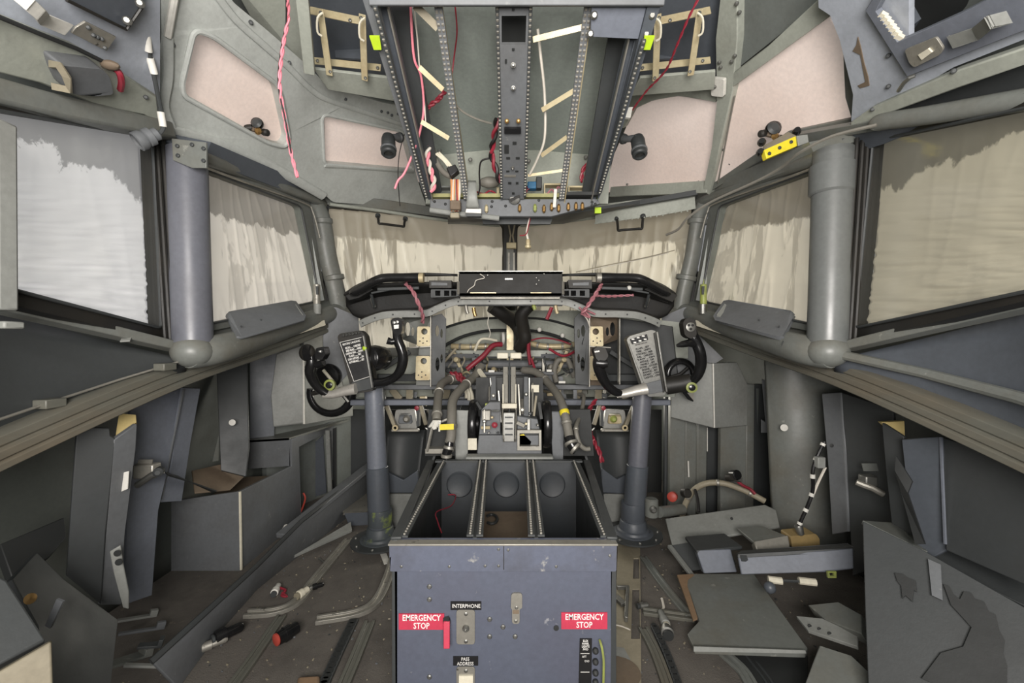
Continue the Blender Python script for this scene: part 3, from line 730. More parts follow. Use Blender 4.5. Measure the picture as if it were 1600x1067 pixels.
MB().plate([P(x, y, nd(x)-.02) for (x, y) in ((563, 545), (690, 541), (690, 552), (563, 560))], .02).build('ledge_strip', M['sill'], nf, bev=.002)
MB().bar(P(797, 488, 2.22), P(797, 575, 2.22), .035, .03, (0, 1, 0)).build('king_post', M['yel'], nf)
mb = MB(); pb(mb, (560, 552, 2.1), (1035, 552, 2.1), .04, .032); mb.build('cross_beam', M['green'], nf, bev=.003)
mb = MB(); pb(mb, (680, 569, 2.12), (915, 569, 2.12), .04, .04); mb.build('torque_tube', M['grey'], nf, bev=.012)
mb = MB(); pb(mb, (548, 604, 1.92), (1045, 604, 1.92), .05, .022); mb.build('cross_beam', M['grey'], nf, bev=.003)
mb = MB(); pb(mb, (550, 628, 1.86), (1045, 628, 1.86), .05, .024); mb.build('cross_beam', M['blue'], nf, bev=.004)
mb = MB(); pb(mb, (550, 584, 2.25), (1045, 584, 2.25), .03, .05); mb.build('cross_beam', M['sill'], nf, bev=.003)
MB().plate([P(x, y, 1.98) for (x, y) in ((730, 585), (866, 585), (880, 665), (715, 665))], .02).build('centre_web', M['dark'], nf)
mb = MB(); pb(mb, (735, 583, 1.95), (865, 583, 1.95), .02, .014); mb.build('web_cap', M['grey'], nf, bev=.002)
for (x0, x1, y0, y1) in ((612, 625, 608, 624), (700, 695, 606, 624), (905, 900, 606, 624), (968, 978, 606, 622), (640, 640, 606, 624), (935, 935, 606, 624)):
    mb = MB(); pb(mb, (x0, y0, 1.93), (x1, y1, 1.88), .03, .01, (0, 1, 0)); mb.build('gusset', M['tan'], nf, bev=.002)
for s in (-1, 1):
    MB().plate([P(q(x, s), y, 2.02) for (x, y) in ((715, 588), (732, 588), (712, 668), (700, 668))], .01).build('side_cheek', M['grey'], nf)
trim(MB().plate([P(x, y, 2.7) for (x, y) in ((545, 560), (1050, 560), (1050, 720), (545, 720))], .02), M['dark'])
for (x, y, w) in ((680, 598, .024), (768, 580, .026), (858, 579, .022), (841, 579, .022), (878, 597, .03), (916, 597, .026)):
    MB().box(P(x, y, 1.90), (w, .006, .010)).build('identification_tag', M['white'], nf)
# perforated instrument brackets
def perf_bracket(s, label):
    r = T('instrument_bracket', label, 'bracket', P(q(668, s), 600, 1.82))
    A = lambda x, y, d=1.82: P(q(x, s), y, d)
    def ell(cx, cy, rx, ry): return [A(cx+rx*math.cos(a*math.pi/6), cy+ry*math.sin(a*math.pi/6)) for a in range(12)]
    MB().plate([A(x, y) for (x, y) in ((674, 494), (690, 490), (697, 498), (695, 600), (674, 602))], .006,
               [ell(683, 517, 3, 9), ell(690, 521, 2, 7), ell(683.5, 569, 3.2, 11), ell(690, 560, 1.8, 7)]).build('perforated_web', M['dark'], r, bev=.001)
    MB().bar(A(674, 488), A(674, 604), .004, .035, (0, 1, 0)).build('flange', M['alu'], r)
    MB().plate([A(x, y, 1.86) for (x, y) in ((628, 494), (674, 494), (674, 602), (650, 602), (655, 540), (628, 530))], .004, [ell(637, 514, 4, 11), ell(645, 518, 2.5, 7)]).build('back_plate', M['brown'] if s > 0 else M['sill'], r)
    for (y0, y1, x0) in ((510, 541, 652), (556, 594, 650)):
        c = ((x0+674)/2, y0+8)
        hole = [A(c[0]+5*math.cos(a*math.pi/6), c[1]+5*math.sin(a*math.pi/6), 1.80) for a in range(12)]
        p = MB().plate([A(x, y, 1.80) for (x, y) in rnd([(x0, y0), (672, y0), (672, y1), (x0-1, y1)], 3)], .03, [hole]).build('yellow_plate', M['yel'], r, bev=.001)
        MB().bolts([A(x, y, 1.797) for (x, y) in ((x0+4, y1-8), (x0+9, y1-5), (x0+15, y1-8), (x0+9, y1-13))], .003, .003).build('rivet', M['dark'], p)
    MB().bar(A(640, 543, 1.81), A(674, 541, 1.81), .012, .004).build('spacer', M['alu'], r)
    return r
perf_bracket(-1, 'yellow perforated instrument bracket beside the black-placard yoke')
perf_bracket(1, 'yellow perforated instrument bracket behind the silver-placard yoke')
MB().bar(P(967, 498, 1.82), P(967, 600, 1.82), .004, .03, (0, 1, 0)).build('frame_strip', M['alu'], label='thin bright upright strip behind the silver-placard yoke', cat='strip')
# ducts, rings, hoses, wires
duct = T('air_duct', 'black forked air duct in the middle below the glareshield', 'duct', P(815, 535, 2.05))
MB().tube(cr([P(*p) for p in ((768, 478, 1.95), (785, 490, 1.98), (805, 505, 2.05), (815, 525, 2.05), (812, 545, 2.08))], 6), .032, 14).build('duct_pipe', M['black'], duct)
MB().tube(cr([P(*p) for p in ((828, 476, 1.92), (815, 492, 1.94), (818, 515, 1.98), (820, 530, 2.0), (812, 545, 2.05))], 6), .030, 14).build('duct_pipe', M['black'], duct)
for x, lab in ((786, 'white plastic ring on the pulley beside the king post, nearer the red hose'), (809, 'white plastic ring touching the black air duct')):
    MB().lathe([(.020, 0), (.034, .002), (.034, .014), (.020, .016), (.020, 0)], P(x-3, 529, 2.2), (1, .15, 0), 20).build('pulley_ring', M['white'], label=lab, cat='ring')
def hose(name, label, pts, r, m, cat='hose', rings=0):
    root = T(name, label, cat, P(*pts[0])); c = cr([P(*p) for p in pts], 7)
    MB().tube(c, r, 12).build('sleeve', M[m], root)
    if rings:
        for k in range(rings):
            i = 2+int((len(c)-4)*(k+.5)/rings)
            MB().lathe([(r, 0), (r*1.2, .002), (r*1.2, .010), (r, .012)], c[i], c[i+1]-c[i], 14).build('clamp', M['alu'], root)
    return root
hose('hydraulic_pipe', 'brass-coloured pipe with couplings beside the yellow bracket of the black-placard yoke', [(706, 541, 2.1), (730, 542, 2.08), (760, 541, 2.08), (772, 543, 2.1)], .014, 'yel', 'pipe', 4)
hose('hydraulic_pipe', 'brass-coloured pipe with couplings between the air duct and the far yellow bracket', [(828, 536, 2.1), (850, 541, 2.08), (880, 541, 2.08), (897, 538, 2.1)], .014, 'yel', 'pipe', 4)
hose('red_sleeve', 'dark red rubber sleeve sloping down beside the white pulley ring', [(784, 538, 2.0), (770, 540, 1.98), (755, 556, 1.96), (738, 570, 1.95), (730, 577, 1.95)], .012, 'redw', 'sleeve')
hose('cable_hose', 'grey fabric hose curving down to the black connector near the yellow tag', [(752, 572, 1.85), (740, 590, 1.78), (722, 606, 1.66), (708, 625, 1.57), (706, 650, 1.50), (705, 680, 1.46), (702, 692, 1.455)], .017, 'greyw', 'hose', 2)
hose('cable_hose', 'grey fabric hose crossing to the yellow band beside the throttle quadrant', [(818, 578, 1.85), (838, 582, 1.80), (858, 600, 1.72), (874, 622, 1.60), (882, 645, 1.52), (888, 675, 1.48), (891, 690, 1.46)], .016, 'greyw', 'hose', 2)
hose('cable_hose', 'grey braided hose hanging with white frayed end by the yoke column', [(722, 590, 1.84), (705, 592, 1.82), (690, 600, 1.72), (685, 620, 1.62), (683, 645, 1.52), (682, 656, 1.50)], .016, 'greyw', 'hose', 3)
hose('cable_hose', 'looped grey hose between the nose beams near the far bracket', [(870, 598, 1.95), (866, 580, 1.97), (872, 563, 1.98), (886, 562, 1.98), (893, 575, 1.96), (898, 590, 1.95)], .013, 'greyw', 'hose')
hose('cable_hose', 'short grey elbow hose between the looped hose and the bracket', [(892, 550, 2.0), (898, 556, 1.99), (900, 570, 1.98), (896, 584, 1.97)], .016, 'greyw', 'hose')
hose('cable_hose', 'grey cable with bare end curving beside the red twisted wires', [(905, 616, 1.78), (912, 620, 1.72), (908, 645, 1.62), (900, 668, 1.50), (905, 692, 1.48), (914, 701, 1.48), (922, 701, 1.48)], .008, 'greyw', 'cable', 1)
hose('connector_cable', 'black connector plug at the end of the hose by the yellow tag', [(703, 688, 1.455), (702, 698, 1.45), (698, 708, 1.45), (698, 716, 1.45)], .016, 'gloss', 'connector', 2)
hose('connector_cable', 'black connector plug under the hose with yellow band', [(890, 684, 1.47), (892, 691, 1.46), (896, 698, 1.455), (901, 702, 1.45)], .020, 'gloss', 'connector', 2)
MB().lathe([(.0165, 0), (.0175, .002), (.0175, .018), (.0165, .020)], P(881, 641, 1.525), P(883, 649, 1.515)-P(881, 641, 1.525), 16).build('tape_band', M['yellow'], label='yellow tape band round the grey hose by the trim wheel', cat='tape')
MB().plate([P(x, y, 1.43) for (x, y) in ((687, 663), (709, 662), (709, 671), (687, 672))], .003).build('tag', M['yellow'], label='yellow wrap-around tag tied to the grey hoses', cat='tag')
wb = T('frayed_sleeve', 'white frayed sleeve end below the braided hose', 'sleeve', P(680, 668, 1.6))
mb = MB()
for k in range(7): mb.bar(P(678+k*1.6, 657, 1.49), P(671+k*2.6+R.uniform(-1, 1), 668+R.uniform(-2, 8), 1.47), .006, .004)
mb.build('fringe', M['white'], wb)
wire('red_wires', 'crumpled dark red wires at the head of the grey hoses', [(700, 590, 1.86), (712, 588, 1.83), (722, 594, 1.8), (728, 600, 1.8), (718, 586, 1.82), (705, 584, 1.84)], .007, 'redw', 'wire bundle', twist=.05)
wire('red_wires', 'red twisted wires hanging in front of the rudder pedal by the silver-placard yoke', [(931, 625, 1.72), (920, 642, 1.68), (918, 660, 1.64), (926, 685, 1.60), (936, 705, 1.56), (941, 722, 1.54)], .005, 'redw', 'wire bundle', twist=.06)
wire('red_wires', 'dark red wire running down beside the air duct', [(826, 530, 2.0), (826, 550, 1.98), (829, 570, 1.96)], .009, 'redw')
wire('red_wires', 'red rag-like wire stub under the glareshield frame', [(862, 480, 1.80), (858, 490, 1.80), (854, 499, 1.80)], .008, 'redw')
wire('red_wires', 'thin red wires lying over the brass pipe', [(828, 532, 2.04), (850, 528, 2.04), (875, 532, 2.04), (892, 538, 2.04)], .004, 'redw')
wire('thin_wire', 'thin pale wire hanging before the curved web', [(765, 490, 2.0), (762, 505, 2.0), (766, 520, 2.0), (763, 530, 2.0)], .0022, 'whitew')
for i, (x, y, lab) in enumerate(((843, 515, 'round white clip on the web above the brass pipe, nearer the duct'), (879, 524, 'round white clip on the web above the brass pipe, nearer the bracket'))):
    MB().ball(P(x, y, 2.12), .012, 10).build('clip', M['white'], label=lab, cat='clip')
for i, (x, y, m) in enumerate(((728, 484, 'alu'), (740, 488, 'brass'), (868, 484, 'yel'), (833, 478, 'limep'))):
    hose('cable_end', ['bright cut cable end under the frame by the white opening', 'orange cut cable bundle under the glareshield frame', 'coiled yellowish cable end beside the red stub', 'greenish fitting under the frame beside the duct'][i], [(x, y-7, 1.79), (x+1, y, 1.79), (x+3, y+6, 1.79)], .008, m, 'cable end')
MB().tube([P(*p) for p in ((733, 605, 1.83), (737, 617, 1.83), (738, 624, 1.83))], .009, 8).tube([P(*p) for p in ((725, 603, 1.83), (729, 615, 1.83), (729, 622, 1.83))], .008, 8).tube([P(*p) for p in ((729, 604, 1.82), (733, 616, 1.82), (733, 625, 1.82))], .008, 8).build('cream_wires', M['cream'], label='bunch of cream sleeved wires behind the grey hose', cat='wire bundle')
MB().bar(P(748, 578, 1.80), P(758, 592, 1.76), .014, .014).bar(P(757, 590, 1.76), P(764, 606, 1.70), .006, .006).build('lever_arm', M['cream'], label='cream actuator arm beside the central column', cat='lever')
# ================================================================ throttle quadrant
tq = T('throttle_quadrant', 'stripped grey throttle quadrant with bare levers at the head of the pedestal', 'throttle quadrant', P(797, 720, 1.5))
MB().plate([P(x, y, 1.50) for (x, y) in ((748, 680), (846, 680), (847, 709), (745, 709))], .12).build('front_housing', M['grey'], tq, bev=.003)
MB().plate([P(x, y, 1.52) for (x, y) in ((752, 640), (765, 628), (782, 628), (782, 682), (748, 682))], .10).build('side_housing', M['grey'], tq, bev=.003)
MB().plate([P(x, y, 1.52) for (x, y) in ((808, 650), (840, 655), (846, 682), (808, 682))], .10).build('side_housing', M['grey'], tq, bev=.003)
MB().box(P(796, 716, 1.47), (.30, .05, .022)).build('sill_bar', M['lgrey'], tq, bev=.006)
# centre tower
for (x0, x1) in ((786, 794), (798, 806)):
    MB().bar(P((x0+x1)/2, 575, 1.68), P((x0+x1)/2, 640, 1.60), .020, .03, (0, 1, 0)).build('tower_rail', M['alu'], tq, bev=.002)
for (x0, x1) in ((776, 795), (797, 815)):
    MB().box(P((x0+x1)/2, 555.5, 1.72), (.045, .04, .024)).build('crosshead_block', M['cream'], tq, bev=.004)
MB().bar(P(796, 560, 1.70), P(796, 690, 1.52), .006, .03, (0, 1, 0)).build('spine', M['dark'], tq)
for s in (-1, 1):
    MB().bar(P(796+s*11, 632, 1.58), P(796+s*9, 688, 1.47), .005, .02, (0, 1, 0)).build('lever_guard', M['alu'], tq)
MB().box(P(796, 634, 1.55), (.055, .02, .018)).build('cross_pin_block', M['cream'], tq, bev=.003)
MB().plate([P(x, y, 1.475) for (x, y) in ((787, 645), (804, 645), (803, 690), (786, 690))], .01).build('gate_plate', M['steel'], tq, bev=.001)
for k in range(4): MB().box(P(795, 652+k*9, 1.468), (.026, .006, .004)).build('gate_slot', M['dark'], tq)
for (x, y0, y1, w) in ((771, 590, 640, .020), (822, 590, 655, .018), (832, 600, 645, .008), (765, 606, 640, .008), (776, 640, 668, .012), (816, 625, 660, .012)):
    MB().bar(P(x, y0, 1.64), P(x, y1, 1.56), w, .02, (0, 1, 0)).build('lever_link', M['grey'] if w > .015 else M['alu'], tq, bev=.002)
MB().lathe([(.005, 0), (.010, .002), (.010, .016), (.004, .02)], P(773, 664, 1.48), (0, -1, .2), 14).build('red_knob', M['redw'], tq)
MB().box(P(760, 648, 1.5), (.030, .03, .035)).build('detent_block', M['alu'], tq, bev=.003)
MB().box(P(762, 634, 1.54), (.018, .02, .020)).build('green_block', M['limep'], tq, bev=.002)
MB().box(P(836, 607, 1.62), (.030, .01, .028)).build('white_tag', M['cream'], tq, bev=.001)
MB().plate([P(x, y, 1.48) for (x, y) in ((808, 672), (846, 672), (846, 704), (808, 704))], .02, [[P(x, y, 1.48) for (x, y) in ((812, 677), (842, 677), (842, 697), (812, 697))]]).build('window_frame', M['alu'], tq, bev=.001)
MB().plate([P(x, y, 1.51) for (x, y) in ((811, 676), (843, 676), (843, 698), (811, 698))], .004).build('recess', M['dark'], tq)
MB().plate([P(x, y, 1.50) for (x, y) in ((811, 680), (818, 678), (830, 690), (828, 697), (812, 696))], .004).build('yellow_cam', M['yellow'], tq)
for (x0, y0_, x1, y1, d, w, h, m) in ((757, 640, 757, 676, 1.49, .006, .01, 'alu'), (768, 642, 780, 642, 1.49, .006, .006, 'steel'), (779, 610, 783, 660, 1.56, .006, .010, 'steel'), (810, 600, 813, 655, 1.56, .006, .010, 'alu'), (827, 590, 827, 652, 1.58, .005, .010, 'steel'), (838, 618, 834, 650, 1.55, .008, .010, 'tan'), (766, 590, 768, 612, 1.62, .005, .008, 'steel'), (808, 660, 820, 666, 1.49, .012, .008, 'alu'), (826, 655, 826, 672, 1.49, .010, .010, 'steel'), (752, 668, 766, 668, 1.49, .010, .008, 'yel'), (786, 600, 786, 640, 1.57, .004, .01, 'cream'), (806, 600, 806, 640, 1.57, .004, .01, 'cream'), (745, 628, 752, 640, 1.54, .01, .01, 'vdark'), (842, 628, 846, 655, 1.54, .012, .01, 'vdark')):
    MB().bar(P(x0, y0_, d), P(x1, y1, d-.01), w, h, (0, 1, 0)).build('bare_lever', M[m], tq, bev=.001)
for (x, y, r, m) in ((757, 658, .007, 'steel'), (769, 652, .005, 'yel'), (816, 640, .008, 'alu'), (828, 646, .006, 'dark'), (764, 676, .004, 'steel'), (778, 676, .004, 'dark'), (822, 662, .005, 'yel'), (840, 664, .005, 'steel'), (771, 618, .007, 'alu'), (822, 616, .007, 'steel')):
    MB().lathe([(r, 0), (r, .006), (r*.5, .009)], P(x, y, 1.485 if y > 630 else 1.58), (0, -1, .1), 12).build('pivot_bolt', M[m], tq)
MB().plate([P(x, y, 1.66) for (x, y) in ((744, 590), (848, 590), (850, 650), (742, 650))], .02).build('rear_shroud', M['vdark'], tq)  # dark sheet added behind the levers, standing for shade between the parts
for s in (-1, 1):
    w = MB().lathe([(.052, -.012), (.084, -.012), (.088, -.006), (.088, .010), (.084, .016), (.052, .016), (.052, -.012)], P(796+s*57, 662, 1.60), (1, 0, 0), 36)
    tw = w.build('trim_wheel', M['gloss'], tq)
    MB().plate([P(796+s*a, b, 1.52) for (a, b) in ((48, 655), (63, 655), (66, 720), (51, 722))] if False else [P(796+s*a, b, 1.54) for (a, b) in ((63, 643), (86, 643), (84, 720), (68, 722))], .015).build('side_post', M['lgrey'] if s < 0 else M['grey'], tq, bev=.004)
    MB().plate([P(796+s*a, b, 1.56) for (a, b) in ((88, 640), (126, 640), (132, 712), (84, 712))], .02).build('outer_plate', M['vdark'], tq)  # near-black plate stands for the shaded interior of the side frame
MB().plate([P(x, y, 1.50) for (x, y) in ((731, 685), (745, 685), (745, 703), (731, 703))], .006).build('label_block', M['cream'], tq, bev=.001)
MB().box(P(684, 703, 1.54), (.085, .04, .018)).build('foot_bracket', M['alu'], tq, bev=.002)
mb = MB().tube([P(x, y, 1.52) for (x, y) in ((667, 705), (676, 665), (710, 650))], .006, 6).tube([P(x, y, 1.52) for (x, y) in ((707, 705), (712, 660))], .005, 6)
mb.build('side_strut', M['alu'], tq)
# ================================================================ centre pedestal
ZT = CZ-.393
def pt(px, py): return FL(px, py, ZT)      # on the plane of the pedestal top
pd = T('centre_pedestal', 'blue-grey centre pedestal with empty instrument bays and red emergency stop labels', 'pedestal', (0, .87, 0))
y0 = .857; xl, xr = P(610, 850, y0).x, P(965, 850, y0).x
mb = MB().plate([P(x, y, y0+.010) for (x, y) in ((616, 890), (957, 890), (953, 1190), (618, 1190))], .012)
mb.build('front_face', M['ped'], pd, bev=.001)
MB().plate([P(x, y, y0) for (x, y) in rnd([(608, 848), (964, 848), (963, 893), (609, 893)], 3)], .022).build('rim_band', M['pedrim'], pd, bev=.003)
MB().bar(P(608, 848, y0+.004), P(964, 848, y0+.004), .02, .004).build('rim_edge', M['alu'], pd, bev=.001)
# tub: side walls, back wall, floor
yb = 1.43; xlb, xrb = P(690, 725, yb).x, P(900, 725, yb).x
zt = ZT-.010
for (xa, xb, sg) in ((xl+.012, xlb, -1), (xr-.012, xrb, 1)):
    MB().add([(xa, y0+.01, zt), (xb, yb, zt), (xb, yb, .04), (xa, y0+.01, .04), (xa+sg*.012, y0+.01, zt), (xb+sg*.012, yb, zt), (xb+sg*.012, yb, .04), (xa+sg*.012, y0+.01, .04)],
             [(0, 1, 2, 3), (7, 6, 5, 4), (0, 4, 5, 1), (3, 2, 6, 7), (0, 3, 7, 4), (1, 5, 6, 2)]).build('side_wall', M['dark'], pd, bev=.001)
    m2 = MB(); m2.bar((xa+sg*.004, y0+.012, zt+.002), (xb+sg*.035, yb, zt+.004), .022, .006); m2.build('top_flange', M['dark'], pd, bev=.002)
    m3 = MB(); a = Vector((xa-sg*.010, y0+.02, zt+.002)); b = Vector((xb-sg*.008, yb, zt+.002)); m3.bar(a, b, .016, .004)
    dots(m3, a, b, 44, .004, Vector((0, 0, .003))); m3.build('perforated_rail', [M['dark'], M['alu']], pd)
# back wall with three round pressings
def bk(x, y, d=yb): return P(x, y, d)
bw = MB().plate([Vector((xlb, yb, zt)), Vector((xrb, yb, zt)), Vector((xrb, yb, .05)), Vector((xlb, yb, .05))], .01, vec=Vector((0, .01, 0))).build('back_wall', M['tubgrey'], pd)
for x in (718, 791, 863):
    MB().lathe([(.044, 0), (.040, .005), (.035, .002), (0, .002)], P(x, 757, yb-.0005), (0, -1, 0), 32).build('round_pressing', M['tubgrey'], pd)
MB().bar((xlb-.02, yb, zt+.003), (xrb+.02, yb, zt+.003), .02, .006).build('back_flange', M['dark'], pd)
# dividers
for (fx, bx_) in ((742, 755), (838, 828)):
    a = FL(fx, 842, ZT); a.y = y0+.02; a.x = P(fx, 842, y0+.02).x; b = P(bx_, 727, yb); b.z = zt; a.z = zt
    MB().add([(a.x-.004, a.y, zt), (b.x-.004, yb, zt), (b.x-.004, yb, .08), (a.x-.004, a.y, .08), (a.x+.004, a.y, zt), (b.x+.004, yb, zt), (b.x+.004, yb, .08), (a.x+.004, a.y, .08)],
             [(0, 1, 2, 3), (7, 6, 5, 4), (0, 4, 5, 1), (3, 2, 6, 7), (0, 3, 7, 4), (1, 5, 6, 2)]).build('divider', M['dark'], pd)
    for o in (-.010, .010):
        m3 = MB(); m3.bar(a+Vector((o, 0, .004)), b+Vector((o, 0, .004)), .014, .004)
        dots(m3, a+Vector((o, 0, .007)), b+Vector((o, 0, .007)), 48, .004); m3.build('perforated_rail', [M['dark'], M['alu']], pd)
MB().box(((xl+xr)/2, 1.14, .03), (.40, .56, .02)).build('tub_floor', M['vdark'], pd)
# details of the aft face
yf = y0-.0005+.010
def fb(x, y, d=0): return P(x, y, yf-d)
MB().bolts([fb(x, y) for (x, y) in ((671, 916), (671, 936), (671, 1057), (765, 967), (765, 994), (805, 994), (786, 979))], .005, .004).build('screw', M['steel'], pd)
MB().bolts([P(x, y, y0) for (x, y) in ((627, 885), (702, 885), (758, 884), (779, 884), (779, 858), (794, 859), (869, 885), (953, 868))], .003, .002).build('rim_screw', M['steel'], pd)
MB().bar(P(787, 849, y0-.001), P(787, 890, y0-.001), .0014, .001, (0, -1, 0)).build('rim_seam', M['black'], pd)
for (x0, x1, y, yy) in ((623, 694, 959, 984), (877, 949, 957, 983)):
    pl = MB().plate([fb(x0, y, .002), fb(x1, y, .002), fb(x1, yy, .002), fb(x0, yy, .002)], .002).build('emergency_placard', M['red'], pd, label='red placard with white lettering')
    text('EMERGENCY\nSTOP', fb((x0+x1)/2, (y+yy)/2+.4, .0026), .0170, M['ink'], pd, bold=.0002, sx=.80)
MB().plate([fb(704, 940, .002), fb(752, 940, .002), fb(752, 953, .002), fb(704, 953, .002)], .002).build('interphone_placard', M['placard'], pd)
text('INTERPHONE', fb(728.5, 947, .0026), .0110, M['ink'], pd, sx=.86)
MB().plate([fb(708, 1026, .002), fb(747, 1026, .002), fb(747, 1040, .002), fb(708, 1040, .002)], .002).build('address_placard', M['placard'], pd)
text('PASS\nADDRESS', fb(727, 1033.5, .0026), .0098, M['ink'], pd, sx=.82)
for (yt, yb2) in ((953, 1007), (1042, 1100)):
    MB().plate([fb(x, y, .003) for (x, y) in rnd([(713, yt), (742, yt), (742, yb2), (713, yb2)], 5)], .003).build('jack_plate', M['alu'], pd, bev=.001)
    MB().bolts([fb(728, yt+6, .003), fb(728, yb2-5, .003)], .004, .002).build('screw', M['steel'], pd)
    if yt < 1000: MB().lathe([(.007, 0), (.007, .003), (.005, .006), (.0025, .006), (.0025, .002)], fb(728, 981, .003), (0, -1, 0), 16).build('jack_socket', M['steel'], pd)
MB().plate([fb(x, y, .006) for (x, y) in ((717, 1056), (739, 1056), (739, 1090), (717, 1090))], .003).build('jack_cover', M['cream'], pd)
MB().plate([fb(x, y, .004) for (x, y) in rnd([(799, 927), (816, 927), (816, 950), (812, 952), (812, 975), (800, 975), (800, 952), (798, 950)], 5)], .004).build('latch', M['alu'], pd, bev=.001)
MB().plate([fb(x, y, .0045) for (x, y) in ((801, 953), (811, 953), (811, 959), (801, 959))], .001).build('latch_slot', M['brown'], pd)
MB().bolts([fb(806, 970, .004), fb(807, 949, .004)], .0035, .002).build('screw', M['steel'], pd)
mb = MB().bar(fb(698, 966, .003), fb(698, 974, .012), .012, .01, (0, -1, 0)); mb.build('lever_hinge', M['vdark'], pd)
MB().bar(fb(698, 970, .012), fb(698, 1013, .022), .0125, .006, (0, -1, 0)).build('stop_lever', M['red'], pd, bev=.0015)
MB().lathe([(.0055, 0), (.0055, .001), (.0, .0012)], fb(869, 981, .0), (0, -1, 0), 18).build('empty_hole', M['vdark'], pd)
MB().plate([fb(x, y, .002) for (x, y) in ((906, 998), (925, 998), (924, 1080), (904, 1080))], .002).build('breaker_placard', M['placard'], pd)
text('ELEX\nPANEL\nLIGHTS\nFWD', fb(915, 1008, .0026), .0060, M['ink'], pd, bold=.0001, sx=.8)
text('AFT', fb(913, 1026, .0026), .0065, M['ink'], pd, sx=.8); text('GND', fb(917, 1033, .0026), .0055, M['ink'], pd, sx=.8)
for y in (1021, 1050): MB().box(fb(914, y, .0028), (.018, .0006, .001)).build('placard_line', M['ink'], pd)
for k, y in enumerate((1015, 1032, 1049, 1064)):
    MB().lathe([(.004, 0), (.006, .001), (.006, .006), (.003, .010), (0, .011)], fb(930, y, 0), (0, -1, 0), 14).build('circuit_breaker', M['vdark'], pd)
wire('wire', 'yellow-green wire poking out beside the circuit breakers of the pedestal', [(937, 1000, .862), (940, 1010, .850), (943, 1030, .848), (943, 1055, .850), (942, 1090, .855)], .0024, 'limep')
# brown board lying in the middle bay
bz = ZT-.10
b4 = [FL(742, 838, bz), FL(838, 838, bz), FL(831, 799, bz), FL(750, 799, bz)]
b4 = [FL(x, y, bz) for (x, y) in ((738, 860), (842, 860), (832, 799), (750, 799))]
bb = MB().plate(b4, .008, vec=Vector((0, 0, -.008))).build('brown_board', M['brown'], label='brown board lying in the middle bay of the pedestal', cat='board')
ring = [FL(768+9*math.cos(a), 811+7*math.sin(a), bz+.006) for a in [i*.52-2.4 for i in range(10)]]
MB().tube(cr(ring, 3), .004, 8).build('clamp_ring', M['vdark'], label='small black open clamp ring on the brown board', cat='ring')
wire('wire', 'thin red wire hanging inside the outer pedestal bay', [(700, 773, 1.39), (712, 774, 1.38), (705, 790, 1.3), (682, 800, 1.2), (684, 815, 1.15), (690, 832, 1.1)], .0018, 'redw')
# ================================================================ control columns with their yokes
def column(top, bot, r, s):
    silver = s > 0
    lab = 'control column and yoke with silver checklist placard' if silver else 'control column and yoke with black checklist placard and lime dot'
    root = T('control_column', lab, 'control column', bot)
    a, b = Vector(top), Vector(bot)
    MB().tube([a, a.lerp(b, .5), b], [r*.93, r*.97, r], 28).build('column_tube', M['post'] if silver else M['blue'], root)
    MB().tube([a.lerp(b, .53), a.lerp(b, .535), a.lerp(b, .99), b], [r*1.0, r*1.08, r*1.12, r*1.12], 28).build('lower_sleeve', M['dblue'], root)
    z = Vector((0, 0, 1))
    MB().lathe([(r*2.0, 0), (r*2.0, .006), (r*1.7, .010), (r*1.6, .018), (r*1.4, .022), (r*1.3, .05), (r*1.2, .055)], b-z*.012, z, 36).build('base_ring', M['dblue'] if silver else M['limeworn'], root)
    MB().lathe([(r*2.9, -.006), (r*2.9, .0), (r*2.0, .002)], b-z*.010, z, 36).build('base_flange', M['dark'], root)
    MB().bolts([b+Vector((math.cos(k*.785)*r*2.5, math.sin(k*.785)*r*2.5, -.010)) for k in range(8)], .006, .006, (0, 0, 1)).build('flange_bolt', M['steel'], root)
    MB().lathe([(r*1.17, 0), (r*1.19, .004), (r*1.19, .06), (r*1.17, .064)], b+z*.05, z, 28).build('scuffed_band', M['limeworn'] if not silver else M['dblue'], root)
    return root
def grip(root, pts, rad, name='grip', m='gloss', flat=1.0):
    return MB().tube(cr([P(*p) for p in pts], 6), [x for x in [v[0] for v in cr([(a, 0) for a in rad], 6)]], 14, flat=flat).build(name, M[m], root)
c1 = column(P(584, 606, 1.74), P(594, 838, 1.74), .040, -1)
c2 = column(P(1004, 612, 1.74), P(989, 828, 1.74), .040, 1)
# --- yoke with the black placard
def Y(x, y, d=1.62): return P(x, y, d)
hub = MB().plate([Y(x, y) for (x, y) in rnd([(527, 526), (531, 521), (563, 516), (571, 524), (585, 600), (582, 611), (556, 615), (548, 606)], 3)], .045)
hub.build('hub_body', M['black'], c1, bev=.003)
pl = MB().plate([Y(x, y, 1.612) for (x, y) in ((531, 535), (565, 527), (578, 588), (553, 596))], .006)
pl.build('checklist_placard', M['placard'], c1)
for (a, b) in (((531, 535), (553, 596)), ((553, 596), (578, 588)), ((531, 535), (565, 527))):
    MB().bar(Y(a[0], a[1], 1.610), Y(b[0], b[1], 1.610), .0016, .002, (0, -1, 0)).build('placard_border', M['ink'], c1)
up = (Y(531, 535)-Y(553, 596)).normalized(); ri = (Y(565, 527)-Y(531, 535)).normalized(); fc = ri.cross(up)
upn = up-ri*up.dot(ri)
text('BEFORE LANDING', Y(549, 535.5, 1.608), .0105, M['ink'], c1, up=upn, face=(0, -1, 0), bold=.0002, sx=.78)
rows = ['RECALL', 'SPEED BRAKE', 'LANDING GEAR', 'FLAPS', 'START SWITCHES', 'AUTOBRAKE']
tail = ['CHECKED', 'ARMED', 'DOWN', 'SET', 'ON', 'SET']
